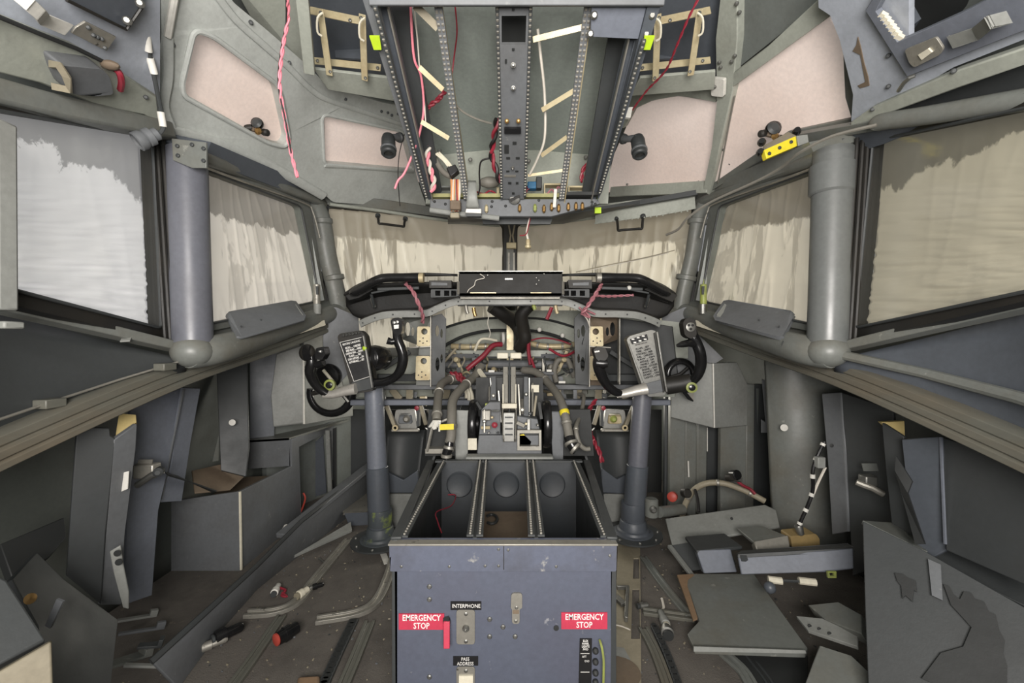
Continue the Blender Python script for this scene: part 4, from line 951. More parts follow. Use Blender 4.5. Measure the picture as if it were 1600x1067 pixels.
for k, (l, t_) in enumerate(zip(rows, tail)):
    cx = 551.5+k*1.15; cy = 541.5+k*4.5
    text(l+' ...... '+t_, Y(cx, cy, 1.608), .0105, M['ink'], c1, up=upn, face=(0, -1, 0), bold=.0004, sx=.0690/(.0057*len(l+' ...... '+t_)))
MB().bar(Y(568, 524, 1.60), Y(582, 606, 1.60), .007, .012, (0, -1, 0)).build('bright_edge', M['steel'], c1, bev=.002)
MB().bar(Y(571, 524, 1.61), Y(585, 606, 1.61), .004, .02, (0, -1, 0)).build('dark_edge', M['gloss'], c1)
MB().ball(Y(569.5, 544, 1.597), .0085, 14, (1, .5, 1)).build('lime_dot', M['lime'], c1)
MB().lathe([(.028, 0), (.045, .01), (.052, .05), (.045, .10), (.03, .12)], P(573, 560, 1.655), (.35, 1, 0), 24).build('hub_drum', M['gloss'], c1)
MB().plate([Y(x, y, 1.615) for (x, y) in ((549, 597), (579, 590), (583, 607), (556, 613))], .006).build('hub_badge', M['dark'], c1, bev=.002)
mb = MB()
for k in range(6): mb.box(Y(536+k*5, 524-k*.9, 1.612), (.009, .004, .011))
mb.build('timer_wheels', M['smoke'], c1, bev=.001)
# arms and horns
MB().tube([Y(x, y, 1.60) for (x, y) in ((556, 607), (540, 610), (520, 616), (506, 616))], [.024, .022, .017, .016], 14, flat=.8).build('silver_arm', M['chip'], c1)
grip(c1, [(512, 616, 1.60), (500, 608, 1.59), (490, 595, 1.575), (485, 580, 1.56), (487, 568, 1.55), (486, 553, 1.55)], [.014, .016, .018, .020, .019, .018])
MB().ball(P(480, 551, 1.545), .030, 16, (.95, .8, 1.05)).build('switch_head', M['black'], c1)
mb = MB()
for k in range(7): mb.tube(cr([P(475+k*1.5, 540, 1.53), P(473+k*1.6, 550, 1.515), P(476+k*1.6, 562, 1.525)], 3), .003, 6)
mb.build('wound_tape', M['gloss'], c1)
MB().plate([P(x, y, 1.51) for (x, y) in rnd([(493, 544), (506, 541), (509, 552), (503, 563), (492, 561)], 3)], .04).build('button_block', M['gloss'], c1, bev=.004)
for k in range(3): MB().lathe([(.004, 0), (.003, .005)], P(499+k*2.4, 549, 1.508), (0, -1, 0), 10).build('button', M['ink'] if k == 1 else M['dark'], c1)
MB().tube([P(488, 566, 1.55), P(497, 570, 1.545), (P(506, 566, 1.54))], .013, 12).build('trigger', M['gloss'], c1)
MB().lathe([(.013, 0), (.021, .002), (.021, .014), (.013, .016), (.013, 0)], P(517, 601, 1.62), (0, -1, 0), 24).build('yellow_ring', M['limep'], c1)
MB().lathe([(.012, -.01), (.012, .02), (.006, .022)], P(517, 601, 1.62), (0, -1, 0), 20).build('pivot_cap', M['gloss'], c1)
grip(c1, [(583, 598, 1.62), (600, 597, 1.61), (616, 590, 1.60), (626, 578, 1.59), (630, 560, 1.585), (627, 545, 1.58), (622, 532, 1.58), (620, 515, 1.585)], [.018, .017, .016, .018, .019, .018, .018, .016])
MB().tube([P(622, 532, 1.58), P(612, 534, 1.575), P(605, 532, 1.57)], [.013, .012, .014], 12).build('trigger', M['gloss'], c1)
MB().plate([P(x, y, 1.56) for (x, y) in rnd([(610, 501), (614, 497), (624, 496), (628, 500), (628, 520), (620, 527), (613, 518)], 4)], .035).build('switch_head', M['gloss'], c1, bev=.005)
for (x, y) in ((615.5, 504), (620.5, 503)): MB().lathe([(.006, 0), (.006, .003), (.003, .004)], P(x, y, 1.558), (0, -1, 0), 12).build('button', M['steel'], c1)
MB().plate([P(x, y, 1.558) for (x, y) in ((615, 508), (623, 507), (623, 513), (616, 514))], .003).build('button_label', M['ink'], c1)
# --- yoke with the silver placard
hub = MB().plate([Y(x, y) for (x, y) in rnd([(979, 530), (984, 525), (1018, 515), (1026, 518), (1042, 610), (1038, 618), (1014, 620), (1006, 610)], 3)], .045)
hub.build('hub_body', M['steel'], c2, bev=.003)
pl = MB().plate([Y(x, y, 1.612) for (x, y) in ((983, 537), (1018, 527), (1031, 590), (1006, 598))], .004).build('checklist_placard', M['steel'], c2)
text('BEFORE TAKE-OFF', Y(1002, 537, 1.609), .0075, M['inkd'], c2, up=upn, face=(0, -1, 0), bold=.0002, sx=.75)
rw = ['FLAPS .. SET', 'TRIM .. UNITS', 'CONTROLS .. FREE', 'FUEL .. CHECKED', 'YAW .. ON', 'ANTI-ICE .. OFF', 'PANELS .. SET', 'DOORS .. LOCKED', 'SIGNS .. ON', 'RADIOS .. SET', 'START .. ON', 'LIGHTS .. ON']
for k, l in enumerate(rw):
    text(l, Y(1004+k*1.35, 543.5+k*4.05, 1.609), .0098, M['placard'], c2, up=upn, face=(0, -1, 0), bold=.0004, sx=.0680/(.0055*len(l)))
MB().plate([Y(x, y, 1.608) for (x, y) in ((985, 530), (1011, 522), (1013, 531), (988, 538))], .01).build('timer_window', M['placard'], c2, bev=.001)
for (x, y) in ((989, 530), (997, 527.5), (1005, 525), (992, 535), (1000, 532.5), (1008, 530)): MB().box(Y(x, y, 1.606), (.010, .002, .005)).build('timer_digit', M['ink'], c2)
MB().plate([Y(x, y, 1.614) for (x, y) in ((1007, 600), (1033, 593), (1037, 612), (1014, 616))], .006).build('hub_badge', M['grey'], c2, bev=.002)
MB().bar(Y(1026, 518, 1.605), Y(1041, 612, 1.605), .008, .014, (0, -1, 0)).build('bright_edge', M['steel'], c2, bev=.002)
MB().bar(Y(1022, 520, 1.61), Y(1037, 613, 1.61), .004, .004, (0, -1, 0)).build('edge_groove', M['black'], c2)
MB().tube([Y(x, y, 1.60) for (x, y) in ((1010, 607), (994, 610), (975, 615), (964, 616))], [.024, .021, .017, .015], 14, flat=.8).build('silver_arm', M['chip'], c2)
grip(c2, [(970, 616, 1.60), (958, 610, 1.59), (946, 598, 1.58), (938, 582, 1.565), (935, 568, 1.555), (938, 552, 1.555)], [.014, .016, .018, .020, .021, .020])
MB().plate([P(x, y, 1.53) for (x, y) in rnd([(927, 546), (934, 541), (946, 543), (951, 556), (946, 564), (932, 562)], 3)], .045).build('switch_head', M['black'], c2, bev=.005)
for k in range(3): MB().lathe([(.0035, 0), (.003, .004)], P(930+k*2.6, 549.5-k*.4, 1.528), (0, -1, 0), 10).build('button', M['ink'], c2)
MB().tube([P(932, 567, 1.55), P(942, 568, 1.545), P(950, 568, 1.54)], [.018, .019, .014], 12).build('trigger', M['gloss'], c2)
MB().tube([P(1040, 603, 1.64), P(1062, 600, 1.63), P(1080, 596, 1.62)], [.034, .032, .03], 18).build('thick_arm', M['black'], c2)
grip(c2, [(1080, 597, 1.61), (1090, 586, 1.59), (1095, 570, 1.58), (1094, 552, 1.57), (1089, 538, 1.57), (1083, 526, 1.57), (1079, 512, 1.575)], [.017, .018, .020, .020, .020, .020, .018])
MB().tube([P(1090, 538, 1.57), P(1076, 536, 1.56), P(1066, 538, 1.555), P(1058, 540, 1.55)], [.016, .014, .012, .006], 12).build('trigger', M['gloss'], c2)
MB().plate([P(x, y, 1.55) for (x, y) in rnd([(1067, 504), (1072, 497), (1082, 496), (1088, 503), (1089, 524), (1080, 530), (1070, 524)], 4)], .04).build('switch_head', M['black'], c2, bev=.006)
MB().lathe([(.017, 0), (.017, .003), (.014, .004)], P(1079, 511, 1.548), (0, -1, 0), 20).build('switch_face', M['steel'], c2)
for (x, y) in ((1076, 508), (1082, 508), (1079, 514)): MB().lathe([(.0045, 0), (.0045, .004)], P(x, y, 1.543), (0, -1, 0), 10).build('button', M['placard'], c2)
MB().lathe([(.012, 0), (.020, .002), (.020, .012), (.012, .014), (.012, 0)], P(1080, 605, 1.60), (-.2, -1, 0), 24).build('yellow_ring', M['limep'], c2)
MB().lathe([(.012, -.01), (.012, .016), (.006, .018)], P(1080, 605, 1.60), (-.2, -1, 0), 20).build('pivot_cap', M['gloss'], c2)
# --- nose-wheel tillers
t1 = T('steering_tiller', 'black half-ring tiller hanging behind the black-placard yoke', 'tiller', P(517, 640, 1.85))
arc = [P(517+33*math.cos(a), 614+32*math.sin(a), 1.85) for a in [i*.2-.25 for i in range(19)]]
MB().tube(arc, .020, 14, flat=.7).build('rim', M['gloss'], t1)
MB().tube([P(x, y, 1.84) for (x, y) in ((487, 615), (500, 612), (517, 612))], .010, 8).build('spoke', M['black'], t1)
MB().tube([P(x, y, 1.84) for (x, y) in ((545, 628), (532, 612))], .009, 8).build('spoke', M['steel'], t1)
MB().lathe([(.055, 0), (.058, .02), (.050, .03), (.02, .034)], P(515, 588, 1.88), (0, -1, 0), 28).build('disc', M['gloss'], t1)
MB().tube([P(505, 578, 1.82), P(520, 596, 1.82), P(528, 612, 1.82)], .007, 8).build('pointer', M['cream'], t1)
t2 = T('steering_tiller', 'black ring tiller behind the silver-placard yoke', 'tiller', P(1063, 590, 1.85))
arc = [P(1063+21*math.cos(a), 585-21*math.sin(a), 1.82) for a in [i*.2+.0 for i in range(17)]]
MB().tube(arc, .017, 14, flat=.7).build('rim', M['gloss'], t2)
MB().plate([P(x, y, 1.82) for (x, y) in ((1062, 608), (1082, 610), (1084, 628), (1075, 624))], .03).build('quadrant_blade', M['gloss'], t2, bev=.003)
MB().plate([P(x, y, 1.81) for (x, y) in ((1074, 614), (1084, 612), (1084, 626))], .01).build('bright_facet', M['alu'], t2)
MB().tube([P(1045, 590, 1.83), P(1063, 585, 1.83), P(1080, 570, 1.83)], .008, 8).build('spoke', M['black'], t2)
# ================================================================ rudder pedals and foot wells
for s in (-1, 1):
    nm = 'black' if s < 0 else 'silver'
    A = lambda x, y, d: P(q(x, s), y, d)
    rp = T('rudder_pedal', 'metal rudder pedal assembly under the beam next to the %s-placard yoke column' % nm, 'rudder pedal', A(632, 672, 1.9))
    MB().plate([A(x, y, 1.90) for (x, y) in rnd([(618, 640), (648, 640), (652, 670), (614, 670)], 4)], .02, [[A(x, y, 1.90) for (x, y) in rnd([(624, 646), (643, 646), (645, 662), (622, 662)], 4)]]).build('pedal_frame', M['steel'], rp, bev=.003)
    MB().box(A(633, 656, 1.93), (.075, .05, .05)).build('pedal_casting', M['grey'] if s < 0 else M['yel'], rp, bev=.01)
    MB().lathe([(.014, 0), (.016, .01), (.008, .02)], A(636, 654, 1.89), (0, -1, 0), 16).build('pivot', M['alu'] if s < 0 else M['limep'], rp)
    MB().bar(A(612, 672, 1.88), A(655, 672, 1.88), .02, .012).build('foot_bar', M['alu'], rp, bev=.003)
    for (x0, y0_, x1, y1) in ((604, 634, 618, 668), (657, 632, 666, 664)):
        MB().bar(A(x0, y0_, 1.88), A(x1, y1, 1.86), .016, .02, (0, 1, 0)).build('hanger', M['tan'], rp, bev=.003)
    MB().bar(A(654, 640, 1.88), A(654, 665, 1.88), .012, .03, (0, 1, 0)).build('side_link', M['dark'], rp)
    MB().lathe([(.006, 0), (.013, 0), (.013, .008), (.006, .008), (.006, 0)], A(618, 668, 1.84), (0, -1, 0), 18).build('eye_end', M['yel'], rp)
    MB().lathe([(.004, 0), (.010, .003), (.010, .012), (.004, .014)], A(652, 637, 1.86), (0, -1, 0), 14).build('red_cap', M['redw'], rp)
    fw = T('foot_well', 'dark scooped foot well next to the %s-placard yoke column' % nm, 'foot well', A(632, 770, 1.9))
    def scoop(u, v):
        x0 = 604+(597-604)*v; x1 = 664+(652-664)*v
        px = x0+(x1-x0)*u; py = 672+v*100
        return A(px, py, 1.98-.12*v+.03*math.sin(math.pi*u))
    MB().grid(scoop, 12, 8).build('leather_scoop', M['dark'], fw, solid=.01)
    MB().plate([A(x, y, 1.86) for (x, y) in ((600, 735), (630, 750), (652, 735), (655, 770), (600, 770))], .02).build('lower_lip', M['dblue'], fw, bev=.003)
    MB().plate([A(x, y, 1.86) for (x, y) in ((604, 772), (654, 772), (652, 800), (632, 828), (606, 828))], .02).build('toe_board', M['lgrey'], fw, bev=.003)
    MB().plate([A(x, y, d) for (x, y, d) in ((664, 668, 1.95), (684, 690, 1.62), (650, 800, 1.56), (650, 780, 1.80))], .008).build('side_skirt', M['dark'], fw)
    # dark inner wall between foot well and pedestal
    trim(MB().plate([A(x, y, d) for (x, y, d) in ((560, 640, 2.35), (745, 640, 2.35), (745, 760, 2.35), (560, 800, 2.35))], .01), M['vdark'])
# ================================================================ overhead panel frame
OV = S((585, 12, .92), (1020, 12, .92), (668, 312, 1.42), (940, 312, 1.42))
ov = T('overhead_panel', 'stripped overhead panel frame with perforated rails and grey switch strip', 'overhead panel', OV(800, 300))
def rail(a, b, w, m, n, two=True, up=(0, -1, -.4), nm='perforated_rail', dsz=.0050, h=.006):
    A, B = OV(*a), OV(*b); mb = MB().bar(A, B, w, h, up); t = (B-A).normalized(); v = t.cross(Vector(up)).normalized()
    uo = Vector(up).normalized()*(h/2+.001)
    for o in ((-w*.27, w*.27) if two else (0,)): dots(mb, A+v*o+uo, B+v*o+uo, n, dsz)
    return mb.build(nm, [M['grey' if w > .012 else m], M['alu']], ov)
rail((684, 4), (729, 312), .017, 'dark', 46); rail((919, 10), (877, 312), .017, 'dark', 46)
rail((586, 10, .045), (667, 309, .03), .010, 'dark', 46, False); rail((1006, 62, .045), (936, 303, .03), .010, 'dark', 40, False)
for (a, b) in (((684, 4), (729, 312)), ((919, 10), (877, 312))):
    MB().bar(OV(a[0]+4, a[1], -.03), OV(b[0]+4, b[1], -.03), .003, .05, (0, -1, -.4)).build('rail_web', M['yel'], ov)
# outer channels
for s in (-1, 1):
    f = lambda pts, o=0: [OV(q(x, s) if s < 0 else 1600-x, y, o) for (x, y) in pts]
    MB().plate(f([(590, 2), (604, 2), (676, 312), (669, 312)], -.02), .03).build('channel_wall', M['dblue'], ov, bev=.001)
    MB().plate(f([(604, 2), (640, 2), (690, 300), (676, 312)], -.10), .01).build('channel_recess', M['dark'], ov)
    MB().bar(*f([(604, 2), (676, 312)], -.01), .003, .012, (0, -1, -.4)).build('channel_edge', M['alu'], ov)
    MB().plate(f([(563, -10), (584, -10), (666, 312), (660, 300)], .02), .025).build('outer_flange', M['dblue'] if s > 0 else M['grey'], ov, bev=.002)
    MB().plate(f([(577, 57), (593, 57), (596, 78), (584, 78)], .04), .004).build('lime_tag', M['lime'], ov)
# centre switch strip
so = [(776, -20), (829, -20), (827, 100), (819, 311), (784, 311), (778, 100)]
hole = [(783, 24), (822, 24), (821, 68), (784, 68)]
MB().plate([OV(x, y, .004) for (x, y) in so], .004, [[OV(x, y, .004) for (x, y) in hole]]).build('switch_strip', M['grey'], ov, bev=.001)
MB().plate([OV(x, y, -.10) for (x, y) in ((776, 15), (832, 15), (830, 85), (778, 85))], .01).build('strip_recess', M['vdark'], ov)
for (a, b) in (((777, 10), (784, 309)), ((829, 10), (820, 306))):
    rail(a, b, .008, 'dark', 48, False, h=.014)
sp = lambda x, y: OV(x, y, .010)
mb_n = Vector((0, -.85, -.5))
for (x, y) in ((802, 102), (802, 138)):
    MB().lathe([(.006, 0), (.006, .003), (.003, .004), (.0035, .020), (.002, .022)], sp(x, y), mb_n, 12).build('toggle_switch', M['steel'], ov)
for (x, y) in ((792, 189), (810, 189)):
    MB().lathe([(.006, 0), (.006, .012), (.003, .014)], sp(x, y), mb_n, 12).build('brass_post', M['brass'], ov)
def slot(x0, y0_, x1, y1, m, nm='slot', t=.002, off=.008):
    return MB().plate([OV(x, y, off) for (x, y) in ((x0, y0_), (x1, y0_), (x1, y1), (x0, y1))], t).build(nm, M[m], ov)
slot(788, 201, 814, 209, 'placard', 'black_block', .008, .016)
for (x0, y0_, x1, y1) in ((788, 227, 795, 240), (791, 246, 797, 249), (806, 246, 812, 249), (801, 222, 807, 226), (791, 267, 796, 269), (805, 267, 810, 269), (794, 285, 799, 288), (806, 285, 810, 288), (800, 301, 804, 304), (789, 93, 792, 99), (800, 14, 804, 17), (800, 76, 804, 79)):
    slot(x0, y0_, x1, y1, 'vdark')
slot(788, 274, 806, 277, 'red' if False else 'alu', 'scratch_mark'); MB().lathe([(.005, 0), (.002, .02)], sp(801, 262), mb_n, 10).build('centre_pin', M['alu'], ov)
# tie struts between rails
for (a, b, w) in (((655, 105), (692, 140), .012), ((658, 190), (701, 216), .012), ((833, 62), (914, 42), .012), ((847, 172), (900, 140), .012), ((846, 243), (886, 214), .012), ((825, 274), (880, 266), .008), ((648, 8), (684, 44), .016)):
    MB().bar(OV(*a, -.012), OV(*b, -.004), w, .004, (0, -1, -.4)).build('tie_strut', M['yel'] if a[0] != 648 else M['tan'], ov)
# plates at the aft edge
MB().bar(OV(575, -18, .01), OV(1040, -18, .01), .06, .012, (0, -1, -.4)).build('cross_plate', M['grey'], ov, bev=.002)
bp = MB().plate([OV(x, y, .015) for (x, y) in ((925, 4), (1024, 8), (1008, 62), (922, 58))], .01).build('cover_plate', M['blue'], ov, bev=.002)
MB().bolts([OV(x, y, .016) for (x, y) in ((928, 24), (1018, 24), (922, 53), (1009, 53))], .008, .008, mb_n).build('cover_bolt', M['steel'], ov)
# forward face with circuit fuses
fd = 1.43
face = [(672, 311), (934, 311), (938, 318), (862, 338), (752, 338), (738, 333), (672, 325)]
MB().plate([P(x, y, fd) for (x, y) in face], .02).build('front_face', M['grey'], ov, bev=.002)
MB().plate([P(700, 337, fd+.01), P(862, 338, fd+.01), P(1000, 318, 1.60), P(880, 350, 1.72), P(700, 350, 1.72)], .01).build('under_hood', M['dark'], ov)
MB().plate([P(x, y, 1.50) for (x, y) in ((752, 338), (865, 338), (860, 350), (755, 350))], .01).build('lower_lip', M['dark'], ov)
MB().tube([P(x, y, 1.42) for (x, y) in ((672, 328), (700, 332), (780, 341))], .009, 10).build('edge_tube', M['lgrey'], ov)
MB().bolts([P(x, y, fd) for (x, y) in ((679, 315), (696, 319), (768, 323), (769, 315), (790, 322), (842, 313), (925, 316), (930, 319), (925, 321))], .005, .003).build('face_screw', M['vdark'], ov)
for (x, y, m) in ((760, 326, 'yel'), (812, 325, 'brass'), (836, 325, 'limep'), (850, 326, 'brass'), (862, 323, 'brass'), (873, 325, 'brass'), (888, 323, 'brass'), (900, 322, 'brass'), (910, 322, 'brass')):
    MB().tube([P(x, y-5, fd-.004), P(x, y-2, fd-.012), P(x, y+4, fd-.012), P(x, y+6, fd-.008)], [.004, .006, .006, .003], 10).build('fuse_stud', M[m], ov)
MB().lathe([(.018, 0), (.020, .004), (.016, .012), (.004, .014)], P(804, 310, fd-.01), mb_n, 18).build('round_latch', M['steel'], ov)
MB().bar(P(797, 313, fd-.03), P(812, 306, fd-.03), .008, .005, mb_n).build('latch_blade', M['black'], ov)
MB().bar(P(672, 309, 1.46), P(934, 309, 1.46), .05, .012).build('yellow_shelf', M['oliveyel'], ov)
MB().bar(P(882, 306, 1.43), P(934, 306, 1.43), .05, .010).build('dark_shelf', M['vdark'], ov)
for (x0, x1, y0_, y1, m) in ((850, 882, 286, 304, 'yel'), (888, 915, 290, 304, 'yel'), (680, 705, 290, 308, 'sill'), (776, 780, 292, 308, 'yel')):
    MB().plate([P(x, y, 1.50) for (x, y) in ((x0, y0_), (x1, y0_), (x1, y1), (x0, y1))], .03, [[P(x, y, 1.50) for (x, y) in ((x0+2, y0_+3), (x1-2, y0_+3), (x1-2, y1-3), (x0+2, y1-3))]] if x1-x0 > 8 else []).build('terminal_frame', M[m], ov, bev=.001)
# roof box above the frame
bx = lambda x, y, d: P(x, y, d)
MB().plate([bx(590, -60, .98), bx(1010, -60, .98), bx(955, 246, 1.62), bx(840, 236, 1.66), bx(760, 236, 1.66), bx(665, 246, 1.62)], .012).build('ceiling_box', M['ovgrey'], kind='structure')
MB().plate([bx(665, 244, 1.615), bx(760, 234, 1.655), bx(840, 234, 1.655), bx(955, 244, 1.615), bx(950, 318, 1.62), bx(665, 318, 1.62)], .012).build('ceiling_box_front', M['green'], kind='structure')
MB().bar(bx(800, 60, 1.22), bx(798, 240, 1.62), .19, .03, (0, -1, -.4)).build('roof_duct', M['green'], label='long grey-green sheet behind the switch strip of the overhead panel', cat='panel') if False else None
MB().bolts([bx(x, y, 1.60) for (x, y) in ((687, 236), (915, 246), (735, 250), (826, 252))], .008, .006).build('ceiling_screw', M['steel'], kind='structure')
# slotted side brackets
def ladder(s):
    r = T('ladder_bracket', 'yellow slotted bracket ladder, %s' % ('above the moulded liner with the pink twisted wire' if s < 0 else 'crossed by a thin red wire'), 'bracket', P(q(540, s), 110, 1.3))
    A = lambda x, y, d: P(q(x, s), y, d)
    for (y0_, y1, d0) in ((16, 34, 1.27), (94, 106, 1.38)):
        MB().bar(A(484, y0_, d0), A(570 if y0_ < 50 else 595, y1, d0), .004, .022, (0, 0, 1)).build('cross_strip', M['yel'], r, bev=.001)
    for (x0, y0_, x1, y1) in ((500, 14, 515, 118), (566, 22, 570, 126)):
        MB().bar(A(x0, y0_, 1.22), A(x1, y1, 1.34), .020, .004, (0, -1, 0)).build('upright_strip', M['yel'], r, bev=.001)
        c = [A(x0+4, y0_+6, 1.20), A(x0-4, y0_+14, 1.20), A(x0-4, y0_+36, 1.22), A(x0+3, y0_+42, 1.23)]
        MB().tube(cr(c, 3), .003, 6).build('wire_clip', M['cream'], r)
    MB().bolts([A(x, y, d) for (x, y, d) in ((501, 20, 1.215), (547, 32, 1.26), (564, 28, 1.215), (496, 95, 1.37), (516, 112, 1.33), (571, 122, 1.33), (590, 106, 1.37))], .005, .004).build('rivet', M['steel'], r)
    MB().plate([A(x, y, 1.50) for (x, y) in ((520, 34), (560, 36), (568, 92), (524, 90))], .01).build('backing_sheet', M['dblue'], r)
ladder(-1); ladder(1)
# ---------------------------------------------------------------- wires and small things on the overhead panel
wire('wire_bundle', 'long pink and black twisted wire dangling in front of the moulded liner', [(449, -10, .95), (450, 30, 1.0), (442, 75, 1.0), (437, 130, 1.0), (444, 180, 1.02), (454, 235, 1.05), (465, 277, 1.05)], .0024, 'pinkw', 'wire', twist=.055, m2='pinkw')
wire('wire', 'thin black wire following the long pink twisted wire', [(447, -10, .955), (447, 35, 1.0), (439, 80, 1.0), (435, 132, 1.0), (446, 190, 1.02), (455, 240, 1.05)], .002, 'blackw')
wire('wire', 'long pink wire swaying across the overhead frame to a cut end by the cylinder lamp', [(641, -5, 1.0), (644, 60, 1.06), (648, 95, 1.10), (658, 120, 1.14), (662, 170, 1.2), (655, 210, 1.24), (645, 240, 1.26), (632, 270, 1.26), (622, 282, 1.26), (617, 295, 1.26)], .0032, 'pinkw')
wire('wire', 'second pale pink wire beside the long swaying one', [(645, -5, 1.02), (652, 60, 1.08), (656, 110, 1.14), (662, 150, 1.18), (665, 190, 1.22)], .002, 'whitew')
wire('wire_bundle', 'red and white wires curling down the outer rail to the connector', [(660, 203, 1.3), (670, 225, 1.34), (668, 245, 1.35), (673, 265, 1.36), (678, 285, 1.37), (674, 300, 1.38)], .005, 'pinkw', 'wire bundle', twist=.05, m2='whitew')
wire('wire', 'dark red wire slanting behind the overhead rails', [(695, 143, 1.25), (685, 155, 1.25), (672, 165, 1.26), (664, 178, 1.27)], .004, 'redw', twist=.04)
wire('wire', 'thin black and red wire hanging between the rails near the cross plate', [(711, 8, 1.05), (714, 50, 1.1), (710, 85, 1.15), (706, 118, 1.18)], .002, 'redw')
wire('wire', 'grey wire drooping from the inner rail to the switch strip', [(703, 150, 1.16), (720, 172, 1.18), (745, 186, 1.2), (768, 193, 1.22)], .003, 'greyw')
wire('wire_bundle', 'red and black wires gathered against the switch strip', [(777, 185, 1.24), (772, 215, 1.28), (768, 240, 1.32), (774, 262, 1.34), (781, 285, 1.37)], .0055, 'redw', 'wire bundle', twist=.07, m2='blackw')
wire('wire', 'dark wire looping from the red and black bundle down to the fuse shelf', [(766, 247, 1.34), (752, 252, 1.35), (749, 270, 1.37), (750, 292, 1.39), (747, 305, 1.4)], .003, 'blackw')
wire('wire', 'stiff white cable bowed between the struts on the open side of the switch strip', [(840, 45, 1.02), (845, 90, 1.06), (851, 150, 1.14), (851, 215, 1.22), (840, 248, 1.28), (828, 272, 1.33)], .0036, 'whitew')
wire('wire', 'short red wire arching up from the terminal frames', [(908, 284, 1.46), (911, 266, 1.46), (920, 255, 1.46), (938, 250, 1.46)], .004, 'redw', twist=.05)
wire('wire', 'long thin red wire slanting past the yellow ladder bracket to the white clip', [(1093, -5, 1.02), (1075, 30, 1.06), (1058, 70, 1.12), (1040, 110, 1.2), (1012, 140, 1.28), (998, 158, 1.32), (988, 172, 1.35)], .0018, 'redw', twist=.05, m2='redw')
wire('wire', 'thin black wire hanging over the moulded liner beside the cylinder lamp', [(648, 165, 1.30), (635, 200, 1.34), (624, 240, 1.36), (622, 280, 1.38), (625, 322, 1.38)], .0016, 'blackw')
MB().plate([P(x, y, 1.34) for (x, y) in ((980, 168), (989, 167), (985, 184), (976, 183))], .01).build('clip', M['white'], label='small white clip at the lower end of the thin red wire', cat='clip')
cn = T('connector_plug', 'black square connector with cream wires beside the overhead rail', 'connector', P(707, 268, 1.36))
MB().plate([P(x, y, 1.36) for (x, y) in ((697, 262), (711, 256), (717, 266), (704, 276))], .03).build('plug_body', M['placard'], cn, bev=.003)
for k in range(3): MB().tube(cr([P(700+k*3, 260, 1.37), P(692+k*3, 250, 1.37), P(680+k*3, 240-k, 1.37)], 4), .003, 6).build('wire', M['cream'], cn)
hose('ribbon_sleeve', 'grey curved sleeve between the connector and the pink wires', [(676, 232, 1.40), (682, 252, 1.40), (692, 268, 1.39), (704, 276, 1.38)], .009, 'greyw', 'sleeve')
wo = T('wire_stack', 'orange and white bundle of cut wires on the forward corner of the overhead panel', 'wire bundle', P(712, 340, 1.38))
for k in range(7):
    x = 706+k*2; MB().tube(cr([P(x+R.uniform(-1, 1), 281, 1.38), P(x, 300, 1.37), P(x+R.uniform(-2, 2), 318, 1.375), P(x+R.uniform(-2, 2), 330, 1.38)], 4), .004, 6).build('wire', M[['orangew', 'whitew', 'orangew', 'tan', 'redw', 'orangew', 'whitew'][k]], wo)
MB().box(P(712, 322, 1.375), (.034, .03, .03)).build('dark_block', M['brown'], wo, bev=.004)
MB().box(P(711, 337, 1.39), (.030, .02, .018)).build('dirty_end', M['tan'], wo, bev=.004)
rb = T('ribbon_cable', 'wide silver-grey ribbon cable with white plug over the fuse face', 'ribbon cable', P(740, 330, 1.38))
MB().grid(lambda u, v: P(731+u*13-v*(3 if u < .5 else -5)*v, 283+v*42, 1.37-.02*math.sin(v*3)), 3, 10).build('ribbon', M['lgrey'], rb, solid=.004)
MB().plate([P(x, y, 1.365) for (x, y) in ((728, 326), (752, 326), (752, 333), (727, 332))], .02).build('white_plug', M['white'], rb, bev=.002)
MB().plate([P(x, y, 1.37) for (x, y) in ((727, 333), (752, 333), (752, 338), (729, 338))], .015).build('plug_base', M['dark'], rb)
bg = T('padded_bag', 'crumpled pale plastic sleeve behind the ribbon cable', 'sleeve', P(760, 290, 1.5))
MB().ball(P(765, 285, 1.48), .035, 14, (1.1, .6, .55)).build('bag_body', M['greyw'], bg)
bl = T('terminal_plug', 'blue connector plug among red wires on the overhead terminal shelf', 'connector', P(835, 292, 1.5))
MB().box(P(834, 291, 1.48), (.045, .03, .025)).build('plug_body', M['blueplug'], bl, bev=.004)
for k in range(4): MB().tube(cr([P(815+k*3, 300, 1.47), P(822, 292+k*2, 1.47), P(829, 290+k, 1.47)], 3), .0025, 6).build('wire', M['redw' if k % 2 else 'blackw'], bl)
MB().box(P(842, 287, 1.47), (.02, .03, .04)).build('clamp', M['dark'], bl, bev=.003)
wire('wire', 'tangle of red wires on the shelf beside the ribbon cable', [(745, 300, 1.45), (756, 303, 1.44), (766, 298, 1.45), (775, 304, 1.44), (760, 306, 1.44), (748, 304, 1.45)], .003, 'redw')
wire('wire', 'tangle of pinkish wires in front of the far inner rail', [(855, 303, 1.46), (862, 296, 1.45), (868, 302, 1.44), (872, 292, 1.45), (880, 300, 1.44)], .003, 'purple')
MB().bar(P(868, 296, 1.42), P(866, 324, 1.41), .010, .006, (0, -1, 0)).build('cable_tie', M['white'], label='white plastic strip hanging over the fuse studs', cat='strip')
MB().box(P(934, 329, 1.50), (.022, .01, .020)).build('tape_patch', M['lime'], label='lime tape patch stuck under the windshield header', cat='tape')
hg = T('hanging_plug', 'small bulb holder hanging on a red and white wire beside the centre post', 'bulb holder', P(826, 390, 1.6))
MB().tube(cr([P(828, 340, 1.5), P(825, 352, 1.5), P(823, 364, 1.5), P(825, 374, 1.5)], 4), .004, 6).build('wire', M['whitew'], hg)
